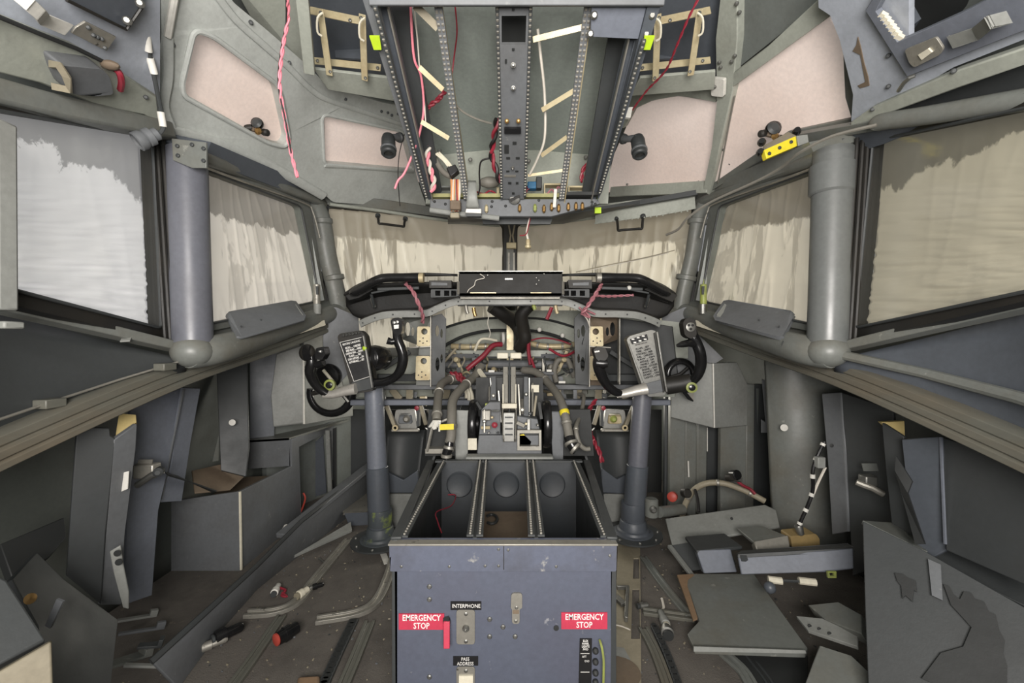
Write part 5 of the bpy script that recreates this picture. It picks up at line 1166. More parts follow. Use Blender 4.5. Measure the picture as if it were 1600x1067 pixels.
MB().tube(cr([P(829, 340, 1.495), P(826, 352, 1.495), P(822, 366, 1.495), P(812, 368, 1.495)], 4), .002, 6).build('red_wire', M['redw'], hg)
MB().lathe([(.006, 0), (.008, .004), (.008, .020), (.011, .022), (.011, .030), (.004, .034)], P(825, 374, 1.5), (0, 0, -1), 14).build('holder', M['yel'], hg)
wire('string', 'pale thin line stretched across the windshield below the silver cable', [(900, 425, 1.9), (950, 414, 1.9), (1010, 402, 1.88), (1054, 391, 1.85)], .0022, 'tan', 'cord')
wire('string', 'pale thin line lying just under the stretched one', [(905, 426, 1.91), (950, 416, 1.91), (1010, 403, 1.89), (1045, 395, 1.86)], .0016, 'whitew', 'cord')
wire('cable', 'grey cable sagging from the corner of the windshield up along the frame', [(1041, 367, 1.55), (1060, 358, 1.5), (1075, 340, 1.45), (1110, 316, 1.40), (1180, 284, 1.28), (1220, 262, 1.20), (1250, 238, 1.12), (1300, 213, 1.05), (1370, 195, .98)], .0042, 'greyw', 'cable')
# grab handles over the windshield
def handle(pts, lab):
    r = T('grab_handle', lab, 'handle', P(*pts[0]))
    c = [P(*p) for p in pts]
    path = [c[0]]+cr([c[0].lerp(c[1], .7), c[1], c[1].lerp(c[2], .12)], 3)+cr([c[1].lerp(c[2], .88), c[2], c[2].lerp(c[3], .3)], 3)+[c[3]]
    MB().tube(path, .006, 10).build('grip_bar', M['black'], r)
    for k in (0, 3): MB().lathe([(.012, -.006), (.012, .006), (.008, .010)], c[k]+Vector((0, .004, -.002)), (0, -.5, -1), 14).build('mount', M['dark'], r)
    return r
handle([(590, 336, 2.05), (592, 349, 2.02), (631, 354, 2.10), (633, 341, 2.14)], 'black grab handle over the windshield on the side of the moulded liner')
handle([(964, 341, 2.02), (966, 360, 1.98), (1003, 357, 1.93), (1005, 337, 1.95)], 'black grab handle below the riveted header plate')
# ---------------------------------------------------------------- lamps on the liner
def can_lamp(c, ax, lab, arm):
    r = T('cockpit_lamp', lab, 'lamp', P(*c))
    o = P(*c); ax = Vector(ax)
    MB().lathe([(.010, -.050), (.022, -.045), (.026, -.03), (.026, .0), (.024, .004), (.028, .008), (.028, .035), (.024, .04), (.018, .041), (.017, .030), (.0, .029)], o, ax, 24).build('lamp_body', M['dark'], r)
    MB().lathe([(.0285, .012), (.030, .014), (.030, .020), (.0285, .022)], o, ax, 24).build('focus_ring', M['grey'], r)
    MB().lathe([(.0, .030), (.016, .031), (.016, .032), (.0, .034)], o, ax, 20).build('lens', M['smoke'], r)
    a = [P(*p) for p in arm]; MB().tube(a, [.014, .012, .014], 12).build('swivel_arm', M['grey'], r)
    MB().lathe([(.020, 0), (.018, .012), (.010, .016)], a[0], a[1]-a[0], 18).build('mount', M['dark'], r)
can_lamp((607, 228, 1.62), (.12, -.35, -1), 'black can spotlight on the moulded liner beside the overhead rail', [(625, 215, 1.70), (616, 214, 1.66), (604, 215, 1.62)])
can_lamp((998, 230, 1.60), (.02, -.35, -1), 'grey can spotlight on an arm over the arched pink window cover', [(973, 217, 1.66), (983, 217, 1.63), (996, 216, 1.60)])
def gasper(x, y, d, lab, sc_=1):
    r = T('swivel_lamp', lab, 'lamp', P(x, y, d))
    MB().ball(P(x, y-4, d), .020*sc_, 16, (1, .9, .95)).build('ball_housing', M['gloss'], r)
    MB().lathe([(.015*sc_, 0), (.017*sc_, .004), (.010*sc_, .010)], P(x, y-4, d-.016), (0, -1, .1), 18).build('lens_ring', M['dark'], r)
    for (dx, dy) in ((-14, 3), (13, 10)):
        MB().lathe([(.007, -.012), (.011, -.01), (.011, .008), (.006, .014)], P(x+dx*sc_, y+dy*sc_, d-.005), (.8 if dx > 0 else -.8, -.4, -.3), 14).build('adjusting_knob', M['black'], r)
    MB().bar(P(x-14*sc_, y+3, d), P(x+13*sc_, y+11, d), .012, .012).build('bracket', M['brown'], r, bev=.002)
    MB().lathe([(.010, 0), (.012, .004), (.006, .010)], P(x+2, y+8, d-.01), (0, -1, -.3), 14).build('brass_nut', M['brass'], r)
gasper(402, 197, 1.42, 'small black swivel lamp with two knobs on the moulded liner')
gasper(1208, 205, 1.34, 'small black swivel lamp with knobs above the yellow stand-off', 1.2)
yb_ = T('yellow_bracket', 'yellow labelled bracket box under the swivel lamp', 'bracket', P(1222, 232, 1.25))
MB().plate([P(x, y, 1.24) for (x, y) in ((1194, 234), (1244, 212), (1246, 228), (1198, 248))], .02).build('front_plate', M['yellow'], yb_, bev=.002)
MB().plate([P(x, y, d) for (x, y, d) in ((1192, 228, 1.28), (1232, 206, 1.28), (1244, 212, 1.24), (1194, 234, 1.24))], .01).build('top_plate', M['tan'], yb_)
MB().bolts([P(x, y, 1.238) for (x, y) in ((1202, 240), (1236, 222), (1218, 231))], .005, .004).build('screw', M['dark'], yb_)
MB().plate([P(x, y, 1.236) for (x, y) in ((1245, 212), (1262, 210), (1264, 222), (1248, 228))], .006).build('hinge_leaf', M['lgrey'], yb_, bev=.001)
for (x, y) in ((1188, 238), (1190, 222), (1245, 205)): MB().lathe([(.010, -.01), (.012, 0), (.008, .012)], P(x, y, 1.26), (-.5, -1, 0), 14).build('knob', M['gloss'], yb_)
# ================================================================ overhead side panels
UL = S((0, 140, .76), (255, 200, 1.12), (250, -20, .86))
pa = T('side_ceiling_panel', 'blue-grey ceiling side panel with strap handle and dark square insert', 'panel', UL(150, 60))
MB().plate([UL(x, y) for (x, y) in ((-60, -60), (250, -60), (250, 180), (228, 160), (120, 90), (-60, 20))], .012).build('panel_skin', M['lit_blue'], pa)
MB().plate([UL(x, y, .02) for (x, y) in ((90, -40), (232, -40), (222, 10), (197, 46), (104, 0))], .012).build('dark_insert', M['dblue'], pa, bev=.001)
MB().tube([UL(x, y, .028) for (x, y) in ((104, 0), (197, 46), (224, 8))], .003, 6).build('insert_edge', M['black'], pa)
MB().bolts([UL(x, y, .03) for (x, y) in ((199, 33), (219, 6))], .008, .007, (.6, -1, -.3)).build('insert_screw', M['steel'], pa)
for (a, b) in (((22, -12, .02), (44, 6, .06)), ((44, 6, .06), (64, 24, .06)), ((64, 24, .06), (70, 32, .03)), ((70, 32, .03), (108, 48, .028))):
    MB().plate([UL(a[0]-6, a[1]+8, a[2]), UL(a[0]+8, a[1]-8, a[2]), UL(b[0]+8, b[1]-8, b[2]), UL(b[0]-6, b[1]+8, b[2])], .003).build('strap_handle', M['white'], pa, bev=.001)
hd = MB().plate([UL(x, y, .024) for (x, y) in ((118, 44), (134, 34), (182, 58), (167, 80), (112, 52))], .004); hd.build('handle_plate', M['alu'], pa, bev=.001)
MB().bolts([UL(x, y, .025) for (x, y) in ((138, 43), (146, 55), (152, 58), (159, 61), (164, 75))], .004, .003, (.5, -1, -.3)).build('handle_screw', M['dark'], pa)
MB().plate([UL(x, y, .02) for (x, y) in ((-60, 10), (0, 28), (60, 52), (120, 75), (170, 102), (245, 150), (250, 195), (225, 180), (150, 165), (60, 130), (-60, 100))], .02).build('lower_trough', M['green'], pa, bev=.004)
MB().tube([UL(x, y, .028) for (x, y) in ((-60, 8), (0, 27), (60, 52), (120, 76), (165, 98))], .004, 8).build('trough_edge', M['vdark'], pa)
bxm = MB().plate([UL(x, y, .055) for (x, y) in rnd([(96, 102), (160, 108), (172, 120), (178, 148), (150, 151), (112, 147), (102, 125)], 6)], .035)
bxm.build('fuse_cover', M['grey'], pa, bev=.004)
MB().path([UL(*p) for p in ((78, 100, .03), (92, 102, .06), (104, 120, .065), (108, 140, .06), (82, 135, .03))], [(-.006, -.002), (.006, -.002), (.006, .002), (-.006, .002)], up=(.5, -1, -.4)).build('cover_bail', M['tan'], pa)
MB().tube(cr([UL(180, 108, .04), UL(187, 115, .05), UL(190, 128, .05), UL(188, 140, .04)], 4), .006, 8).build('red_loop', M['redw'], pa)
MB().ball(UL(172, 102, .04), .012, 12, (1.5, 1, .7)).build('dark_latch', M['brown'], pa)
MB().bolts([UL(106, 92, .025), UL(228, 152, .025)], .005, .003, (.5, -1, -.3)).build('rivet', M['dark'], pa)
trim(MB().path(cr([UL(*p) for p in ((-80, 125, .03), (0, 145, .03), (80, 165, .03), (160, 182, .03), (262, 204, .02))], 4), [(-.02, -.026), (.02, -.02), (.02, .02), (-.02, .026)], up=(0, -.6, 1)), M['sill'], bev=.006)
# panel over the other aft window
UR = S((1600, 140, .76), (1335, 200, 1.12), (1350, -20, .88))
pb_ = T('side_ceiling_panel', 'grey ceiling side panel with open slot, yellow terminal strip and strap handle', 'panel', UR(1450, 60))
MB().plate([UR(x, y) for (x, y) in ((1277, -60), (1279, 12), (1297, 24), (1312, 62), (1333, 148), (1330, 190), (1434, 138), (1490, 105), (1680, 30), (1680, -60))], .012,
           [[UR(x, y) for (x, y) in ((1420, -45), (1420, 60), (1640, 0), (1640, -45))]]).build('panel_skin', M['lit_blue'], pb_)
MB().plate([UR(x, y, .018) for (x, y) in ((1352, 16), (1400, -60), (1680, -60), (1680, 20), (1595, 50), (1418, 120))], .014, [[UR(x, y, .018) for (x, y) in ((1368, 18), (1402, 66), (1500, 22), (1560, -10), (1560, -45), (1400, -45))]]).build('slot_frame', M['blue'], pb_, bev=.001)
MB().plate([UR(x, y, -.06) for (x, y) in ((1340, -60), (1340, 90), (1640, 60), (1640, -60))], .01).build('slot_recess', M['vdark'], pb_)
MB().plate([UR(x, y, -.01) for (x, y) in ((1385, 20), (1400, -5), (1425, 40), (1410, 62))], .02).build('inner_block', M['dblue'], pb_)
for k in range(7):
    MB().box(UR(1380+k*4.2, 24+k*5.6, .012), (.014, .01, .007), Matrix.Rotation(.5, 3, 'Y')).build('terminal', M['cream'], pb_)
MB().plate([UR(x, y, .03) for (x, y) in rnd([(1413, 78), (1462, 58), (1474, 76), (1468, 86), (1428, 106), (1420, 98)], 4)], .004).build('handle_plate', M['alu'], pb_, bev=.001)
MB().plate([UR(x, y, .033) for (x, y) in ((1434, 86), (1450, 76), (1456, 82), (1440, 94))], .003).build('worn_patch', M['cream'], pb_)
for (a, b) in (((1484, 66, .03), (1522, 54, .032)), ((1522, 54, .032), (1546, 34, .055)), ((1546, 34, .055), (1576, 26, .03))):
    MB().plate([UR(a[0]-4, a[1]-8, a[2]), UR(a[0]+5, a[1]+9, a[2]), UR(b[0]+5, b[1]+9, b[2]), UR(b[0]-4, b[1]-8, b[2])], .003).build('strap_handle', M['lgrey'], pb_, bev=.001)
MB().bolts([UR(x, y, .004) for (x, y) in ((1388, 87), (1388, 135), (1422, 82), (1467, 84))], .005, .003, (-.5, -1, -.3)).build('screw', M['dark'], pb_)
MB().plate([UR(x, y, .002) for (x, y) in ((1340, 58), (1344, 72), (1350, 100), (1356, 120), (1358, 134), (1344, 138), (1340, 134), (1352, 128), (1344, 86), (1332, 80), (1338, 70))], .002).build('torn_glue_mark', M['brown'], pb_)
MB().plate([UR(x, y, .016) for (x, y) in ((1328, 192), (1362, 168), (1490, 112), (1680, 48), (1680, 74), (1500, 137), (1370, 184), (1330, 206))], .02).build('edge_rail', M['green'], pb_, bev=.003)
MB().bolts([UR(x, y, .018) for (x, y) in ((1363, 171), (1490, 111))], .005, .003, (-.5, -1, -.3)).build('rail_screw', M['dark'], pb_)
MB().tube([UR(1404, 142, .03), UR(1412, 130, .035), UR(1422, 121, .035), UR(1430, 118, .03)], .004, 8).build('keyhole_hook', M['steel'], pb_)
trim(MB().plate([UR(x, y, -.02) for (x, y) in ((1345, 195), (1500, 130), (1700, 55), (1700, 160), (1600, 160), (1450, 175), (1400, 186))], .01), M['dark'])
trim(MB().tube(cr([UR(*p) for p in ((1372, 194, .03), (1380, 190, .03), (1450, 180, .03), (1600, 156, .03), (1700, 142, .03))], 4), .019, 14), M['sill'])
trim(MB().plate([UR(x, y, .012) for (x, y) in ((1330, 210), (1400, 196), (1470, 188), (1380, 226), (1352, 235))], .02), M['dblue'], bev=.002)
trim(MB().plate([UR(x, y, .02) for (x, y) in ((1240, 212), (1330, 196), (1372, 186), (1374, 204), (1330, 212), (1252, 226))], .02), M['sill'], bev=.003)
# hull filler above both aft windows
for s in (-1, 1):
    f = S((q(0, s), 150, .79), (q(255, s), 205, 1.16), (q(250, s), -20, .95))
    trim(MB().plate([f(q(x, s), y, -.02) for (x, y) in ((-260, -200), (290, -200), (270, 218), (0, 164), (-260, 110))], .01), M['skin'])
# hanging conduit with connector
hc = T('hanging_cable', 'dark cable with white sleeves and a connector hanging over the aft window', 'cable', P(230, 218, 1.02))
MB().tube(cr([P(*p) for p in ((235, -20, .86), (230, 40, .90), (233, 80, .94), (243, 130, .98), (252, 175, 1.02), (256, 196, 1.03), (250, 208, 1.03), (238, 214, 1.03))], 6), .0045, 8).build('cable_core', M['dark'], hc)
for (a, b) in (((229, 55, .915), (232, 80, .935)), ((234, 90, .95), (241, 115, .97)), ((251, 175, 1.02), (255, 198, 1.03))):
    MB().cyl(P(*a), P(*b), .0075).build('white_sleeve', M['white'], hc)
MB().lathe([(.009, 0), (.014, .004), (.014, .016), (.020, .018), (.020, .030), (.017, .032), (.022, .040), (.022, .052), (.018, .054), (.018, .048), (0, .048)], P(248, 208, 1.03), P(212, 222, 1.0)-P(248, 208, 1.03), 20).build('connector_shell', M['grey'], hc)
# white strip with a hanging door edge at the picture border
de = T('door_edge', 'pale vertical trim strip at the rear end of the aft side window', 'trim strip', P(0, 520, .72))
MB().bar(P(-2, 190, .70), P(0, 485, .70), .03, .03, (0, 1, 0)).build('strip', M['lgrey'], de, bev=.004)
MB().box(P(0, 508, .70), (.05, .03, .012)).build('strip_foot', M['lgrey'], de, bev=.003)
# ================================================================ on the window ledges
for s in (-1, 1):
    A = lambda x, y, d: P(q(x, s), y, d)
    vr = T('chart_table', 'grey hinged chart table plate on the ledge beside the %s side window' % ('brighter' if s < 0 else 'warmer toned'), 'chart table', A(415, 505, 1.4))
    vr['label'] = 'grey hinged chart plate on the window ledge, on the %s-placard yoke side' % ('black' if s < 0 else 'silver')
    MB().plate([A(x, y, d) for (x, y, d) in ((353, 491, 1.30), (358, 486, 1.31), (455, 469, 1.58), (463, 470, 1.60), (479, 493, 1.52), (476, 500, 1.50), (378, 527, 1.24), (370, 526, 1.23))], .008).build('plate', M['grey'], vr, bev=.002)
    MB().plate([A(x, y, d-.01) for (x, y, d) in ((457, 478, 1.56), (462, 475, 1.575), (474, 492, 1.52), (469, 495, 1.51))], .008).build('hinge_block', M['lgrey'], vr, bev=.001)
    MB().bolts([A(377, 510, 1.265), A(408, 500, 1.36), A(440, 503, 1.44)], .003, .003).build('screw', M['dark'], vr)
    MB().plate([A(x, y, d) for (x, y, d) in ((457, 515, 1.585), (507, 500, 1.77), (509, 508, 1.77), (457, 525, 1.58))], .004).build('worn_label', M['cream'], label='peeling cream label strip on the ledge edge, %s-placard yoke side' % ('black' if s < 0 else 'silver'), cat='label')
    tb = T('window_crank_post', ('upright bright metal tube on the ledge next to the windshield corner' if s < 0 else 'upright tube with chipped lime paint on the ledge'), 'post', A(495, 490, 1.74))
    MB().lathe([(.006, 0), (.013, .0), (.013, .12), (.011, .122), (.011, .10)], A(495, 491, 1.74), (0, 0, 1), 20).build('tube', M['alu'] if s < 0 else M['limep'], tb)
    MB().lathe([(.012, 0), (.0145, .002), (.0145, .040), (.012, .042)], A(496, 491, 1.735), (0, 0, 1), 20).build('sleeve', M['lgrey'] if s < 0 else M['steel'], tb)
    MB().plate([A(x, y, 1.72) for (x, y) in ((493, 447), (497, 447), (497, 460), (494, 460))], .004).build('slot', M['dark'], tb)
    if s > 0: MB().tube([A(494, 455, 1.735), A(495, 446, 1.735), A(494, 436, 1.735)], [.006, .003, .0008], 8).build('bent_tip', M['limep'], tb)
MB().plate([P(x, y, d) for (x, y, d) in ((199, 508, 1.03), (213, 506, 1.04), (212, 514, 1.03), (203, 532, .99), (187, 533, .98), (195, 518, 1.01))], .004).build('angle_clip', M['lgrey'], label='small bent clip on the strip under the aft side window', cat='clip', bev=.001)
# ================================================================ side wall furniture, black-placard yoke side
def sheet(mb, pts, t): return mb.plate(flat(pts), t)
def panel(name, label, pts, t, m, cat='panel', bev=.002):
    return sheet(MB(), pts, t).build(name, M[m], label=label, cat=cat, bev=bev)
# curved ribs of the fuselage
sheet(MB(), [(338, 570, 1.75), (386, 550, 1.80), (390, 700, 1.70), (385, 745, 1.68), (345, 735, 1.62)], .03).build('trim_80', M['dark'], kind='structure', bev=.004)
MB().lathe([(.010, 0), (.012, .001), (0, .002)], P(363, 660, 1.66), (.3, -1, 0), 16).build('trim_81', M['white'], kind='structure')
sheet(MB(), [(386, 545, 1.95), (432, 540, 2.0), (428, 690, 2.0), (390, 700, 1.95)], .02).build('trim_82', M['dblue'], kind='structure')
# curved grey duct panel and bright box behind the yoke
cb = T('nose_side_box', 'curved light grey side box behind the tiller of the black-placard yoke', 'cabinet', P(480, 660, 2.0))
sheet(MB(), [(432, 552, 1.95), (474, 538, 2.0), (475, 662, 2.0), (427, 668, 1.95), (423, 620, 1.95)], .03).build('curved_face', M['lgrey'], cb, bev=.006)
sheet(MB(), [(474, 520, 2.0), (548, 505, 2.25), (552, 650, 2.25), (475, 664, 2.0)], .03).build('flat_face', M['lgrey'], cb, bev=.004)
MB().bar(P(474, 540, 1.985), P(475, 662, 1.985), .006, .006, (0, 1, 0)).build('edge_bead', M['white'], cb)
# chart case with open compartments
cc = T('side_console', 'grey open-topped side console with square cut-out, standing along the wall', 'console', FL(375, 892))
XI = -.985
def I(y, px): return PX(px, y, XI)
topf = [(375, 768, D(375, 768, XI)), (463, 722, D(463, 722, XI)), (463, 690, D(463, 690, XI)), (545, 655, D(545, 655, XI)), (560, 640, D(560, 640, XI))]
inner = [P(375, 768, D(375, 768, XI)), P(456, 728, D(456, 728, XI)), P(456, 686, D(456, 686, XI)), P(575, 635, D(575, 635, XI)), P(575, 720, D(575, 720, XI)), P(470, 815, D(470, 815, XI)), P(376, 890, D(376, 890, XI))]
cut = [P(x, y, D(x, y, XI)) for (x, y) in ((467, 698), (518, 672), (521, 768), (470, 803))]
MB().plate(inner, .012, [cut], vec=Vector((-.012, 0, 0))).build('inner_face', M['grey'], cc, bev=.001)
d1 = D(375, 768, XI)
MB().plate([P(248, 786, d1), P(374, 768, d1), P(376, 892, d1+.0), P(250, 912, d1)], .012, vec=Vector((0, .012, 0))).build('end_face', M['grey'], cc, bev=.002)
MB().bar(P(375, 768, d1-.003), P(377, 890, d1-.003), .006, .006, (0, 1, 0)).build('worn_corner', M['cream'], cc)
dm = D(456, 728, XI)
MB().plate([P(384, 688, dm), P(452, 684, dm), P(454, 728, dm), P(384, 733, dm)], .010, vec=Vector((0, .01, 0))).build('middle_wall', M['grey'], cc, bev=.001)
MB().plate([P(384, 688, dm), P(452, 684, dm), P(545, 655, dm+.52), P(440, 662, dm+.50)], .010, vec=Vector((0, 0, -.01))).build('top_shelf', M['sill'], cc)
MB().plate([P(280, 800, d1+.02), P(368, 790, d1+.02), P(450, 742, dm-.02), P(384, 745, dm-.02)], .01, vec=Vector((0, 0, -.01))).build('tray_floor', M['brown'], cc)
MB().bar(P(512, 672, D(512, 672, XI)-.05), P(516, 768, D(516, 768, XI)-.05), .02, .01, (0, 1, 0)).build('cut_out_edge', M['lgrey'], cc)
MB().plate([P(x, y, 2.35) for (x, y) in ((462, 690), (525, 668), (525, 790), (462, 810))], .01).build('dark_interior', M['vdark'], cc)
MB().plate([P(x, y, 2.25) for (x, y) in ((483, 700), (504, 680), (510, 770), (482, 780))], .01).build('inner_partition', M['dblue'], cc)
wire('wire', 'short orange-red wire inside the square cut-out of the side console', [(470, 800, 2.0), (474, 790, 2.0), (477, 778, 2.0), (474, 770, 2.0)], .004, 'redcap')
MB().lathe([(.010, 0), (.014, .004), (.010, .02)], P(446, 828, 1.72), (.4, -.3, 1), 14).build('latch_hook', M['white'], cc)
# leaning panels along the wall
lp = T('tall_side_panel', 'tall grey channel panel leaning on the wall with white label and balsa block', 'panel', P(160, 940, 1.0))
sheet(MB(), [(120, 667, .98), (171, 669, 1.0), (172, 680, 1.0), (180, 685, 1.02), (165, 835, 1.02), (158, 945, 1.03), (104, 900, .96), (112, 780, .96)], .012).build('channel_face', M['dark'], lp, bev=.002)
sheet(MB(), [(178, 687, 1.018), (214, 662, 1.06), (212, 700, 1.06), (196, 826, 1.07), (190, 945, 1.08), (158, 945, 1.03), (166, 835, 1.022)], .012).build('side_face', M['grey'], lp, bev=.002)
MB().plate([P(x, y, 1.045) for (x, y) in ((186, 740), (201, 736), (199, 764), (182, 771))], .002).build('blank_label', M['white'], lp)
sheet(MB(), [(186, 646, 1.07), (212, 648, 1.08), (213, 660, 1.08), (180, 685, 1.04)], .012).build('balsa_block', M['ywood'], lp)
lp2 = T('tall_side_panel', 'bluish tall side panel with an attached latch behind the channel panel', 'panel', P(260, 860, 1.3))
sheet(MB(), [(205, 630, 1.20), (286, 606, 1.30), (262, 735, 1.30), (248, 795, 1.30), (238, 930, 1.26), (195, 945, 1.16), (198, 800, 1.16)], .012).build('main_face', M['blue'], lp2, bev=.002)
sheet(MB(), [(287, 606, 1.30), (313, 607, 1.38), (298, 690, 1.38), (284, 783, 1.38), (250, 785, 1.31), (266, 735, 1.30)], .012).build('return_face', M['blue'], lp2, bev=.002)
MB().bar(P(287, 608, 1.295), P(252, 780, 1.295), .004, .004, (0, 1, 0)).build('fold_line', M['grey'], lp2)
la = MB().box(P(230, 735, 1.17), (.055, .03, .04)).build('latch_body', M['alu'], lp2, bev=.004)
MB().tube([P(215, 758, 1.16), P(238, 742, 1.15), P(255, 735, 1.16)], .009, 10).build('latch_bar', M['steel'], lp2)
MB().lathe([(.012, 0), (.012, .02), (.006, .025)], P(250, 735, 1.165), (.5, -1, 0), 14).build('latch_knob', M['dark'], lp2)
MB().plate([P(x, y, 1.165) for (x, y) in ((216, 718), (238, 718), (236, 728), (214, 728))], .003).build('worn_patch', M['alu'], lp2)
panel('pale_lining_board', 'pale lining strip above the dark gap behind the bluish panel', [(300, 605, 1.7), (342, 600, 1.78), (342, 628, 1.78), (312, 632, 1.7)], .01, 'pink', 'board')  # glows too, through the emission added to the pink sheet material
panel('wall_board', 'grey wall board in the gap beyond the bluish panel', [(302, 655, 1.7), (342, 650, 1.78), (342, 720, 1.76), (303, 728, 1.68)], .01, 'sill', 'board')
panel('debris_sheet', 'brown crumpled sheet over the console tray', [(300, 735, 1.55), (345, 725, 1.7), (384, 742, 1.72), (360, 765, 1.60), (305, 770, 1.50)], .006, 'brown', 'sheet')
bl = T('metal_strip', 'dark thin metal blade sticking out beside the bluish panel', 'metal strip', P(290, 748, 1.33))
MB().path([P(260, 740, 1.27), P(280, 746, 1.33), P(305, 756, 1.42), P(335, 768, 1.5)], [(-.008, -.002), (.008, -.001), (.008, .001), (-.008, .002)], up=(0, -1, .3)).build('blade', M['vdark'], bl)
# near leaning things in the corner
panel('fallen_partition', 'dark green-grey fallen panel with slot and screws in the near corner', [(58, 862, .86), (100, 905, .90), (185, 968, .92), (170, 1100, .80), (90, 1130, .72), (60, 980, .74), (18, 905, .78)], .012, 'dark')
fp_ = T('slot_plate', 'dark slot with worn edges and a brass spot on the fallen green-grey panel', 'plate', P(85, 965, .77))
MB().plate([P(x, y, .765) for (x, y) in ((88, 936), (98, 940), (78, 982), (70, 978))], .004).build('worn_slot', M['grey'], fp_)
MB().lathe([(.009, 0), (.009, .002), (0, .004)], P(48, 935, .755), (.4, -1, .3), 14).build('brass_spot', M['brass'], fp_)
bxr = T('equipment_box', 'dark box with cream front face in the near lower corner', 'box', P(40, 1040, .66))
sheet(MB(), [(-80, 860, .66), (10, 905, .68), (72, 1000, .66), (-80, 1080, .58)], .02).build('lid', M['dark'], bxr, bev=.003)
sheet(MB(), [(-80, 1095, .575), (80, 1002, .655), (86, 1180, .62), (-80, 1250, .56)], .02).build('front', M['tan'], bxr, bev=.003)
panel('metal_link', 'light grey link arm with two holes leaning by the channel panel', [(171, 862, 1.0), (188, 852, 1.01), (192, 880, 1.01), (201, 925, 1.02), (201, 952, 1.02), (192, 950, 1.02), (176, 890, 1.0)], .006, 'lgrey', 'link arm')
MB().lathe([(.007, 0), (.0075, .002), (0, .002)], P(184, 864, .995), (.2, -1, 0), 16).lathe([(.0075, 0), (.0075, .002), (0, .002)], P(186, 878, .995), (.2, -1, 0), 16).build('link_hole_pair', M['vdark'], label='two round holes of the light grey link arm', cat='hole')
panel('dark_rag', 'dark crumpled rag behind the fallen green-grey panel', [(0, 850, .9), (60, 825, .95), (100, 808, 1.0), (104, 840, 1.0), (78, 870, .95), (20, 905, .86)], .02, 'vdark', 'rag')
# long kick rail
kr = T('kick_rail', 'long grey angle rail lying along the floor beside the console', 'rail', FL(330, 1050))
a = [FL(x, y, z) for (x, y, z) in ((238, 1062, .0), (330, 1042, .0), (470, 905, .0), (600, 770, .0))]
hgt = [(236, 1034, .98), (312, 965, 1.08), (400, 885, 1.38), (470, 815, 1.64), (596, 716, 2.3)]
tp_ = [P(*p) for p in hgt]; btm = [FL(276, 1075), FL(338, 990), FL(400, 920), FL(478, 858), FL(600, 762)]
MB().grid(lambda u, v: tp_[min(4, round(u*4))].lerp(btm[min(4, round(u*4))], v), 4, 2).build('rail_web', M['grey'], kr, solid=.012, bev=.002)
MB().tube(tp_, .008, 8).build('rail_edge', M['dark'], kr)
MB().bar(P(440, 838, 1.58), P(585, 722, 2.2), .05, .02).build('upper_flange', M['grey'], kr, bev=.003)
pn = panel('floor_plate', 'grey pointed plate leaning between the kick rail and the column foot', [(455, 870, 1.62), (548, 815, 1.85), (550, 828, 1.80), (460, 868, 1.60)], .01, 'lgrey', 'plate')
sp_ = T('step_box', 'grey low step with bright worn top behind the black-placard column', 'step', P(540, 790, 2.0))
sheet(MB(), [(536, 800, 1.95), (580, 798, 1.93), (586, 770, 2.2), (560, 770, 2.18)], .01).build('step_top', M['alu'], sp_, bev=.004)
sheet(MB(), [(537, 802, 1.94), (578, 800, 1.92), (578, 820, 1.90), (545, 822, 1.92)], .02).build('step_front', M['dblue'], sp_, bev=.003)
for (x0, y0_, x1, y1, dd, m, lb) in ((548, 640, 572, 700, 2.3, 'dark', 'dark upright sheet behind the black-placard column'),):
    panel('back_sheet', lb, [(x0, y0_, dd), (x1, y0_, dd), (x1+4, y1+50, dd), (x0, y1+50, dd)], .02, m)
# ================================================================ side wall furniture, silver-placard yoke side
nb = T('nose_side_box', 'light grey faceted side box beyond the silver-placard yoke', 'cabinet', P(1110, 665, 1.9))
sheet(MB(), [(1050, 560, 1.95), (1114, 568, 1.86), (1116, 669, 1.86), (1048, 652, 1.95)], .03).build('front_facet', M['lgrey'], nb, bev=.003)
sheet(MB(), [(1114, 568, 1.86), (1152, 566, 1.92), (1168, 600, 1.94), (1168, 665, 1.94), (1116, 669, 1.86)], .03).build('side_facet', M['lgrey'], nb, bev=.003)
MB().bar(P(1114, 568, 1.852), P(1116, 668, 1.852), .005, .005, (0, 1, 0)).build('edge_bead', M['white'], nb)
sheet(MB(), [(1050, 505, 1.98), (1068, 500, 1.95), (1130, 560, 1.9), (1114, 570, 1.88), (1050, 562, 1.96)], .02).build('upper_gusset', M['grey'], nb)
# ribbed wall behind
rw_ = 0
for k, (x0, x1, m, d) in enumerate(((1040, 1047, 'dark', 2.05), (1048, 1071, 'green', 2.0), (1071, 1090, 'green', 2.02), (1090, 1106, 'green', 2.04), (1106, 1126, 'dark', 2.06), (1127, 1166, 'green', 1.95), (1166, 1180, 'green', 2.0), (1180, 1206, 'dark', 2.0))):
    y1 = 815 if k < 5 else 835
    sheet(MB(), [(x0, 600, d), (x1, 600, d), (x1-2, y1, d-.02), (x0-2, y1-15, d-.02)], .03).build('trim_%d' % (60+k), M['sill' if m == 'green' else m], kind='structure', bev=.006)
MB().bar(P(1075, 720, 1.99), P(1076, 745, 1.99), .006, .006, (0, 1, 0)).build('trim_70', M['white'], kind='structure')
MB().bar(P(1105, 668, 2.02), P(1105, 705, 2.02), .004, .004, (0, 1, 0)).build('trim_71', M['white'], kind='structure')
sheet(MB(), [(1190, 592, 1.88), (1203, 598, 1.86), (1199, 676, 1.86), (1189, 676, 1.88), (1189, 655, 1.88), (1196, 660, 1.87)], .01).build('slot_strip', M['grey'], label='light grey notched strip beside the big rounded rib', cat='strip')
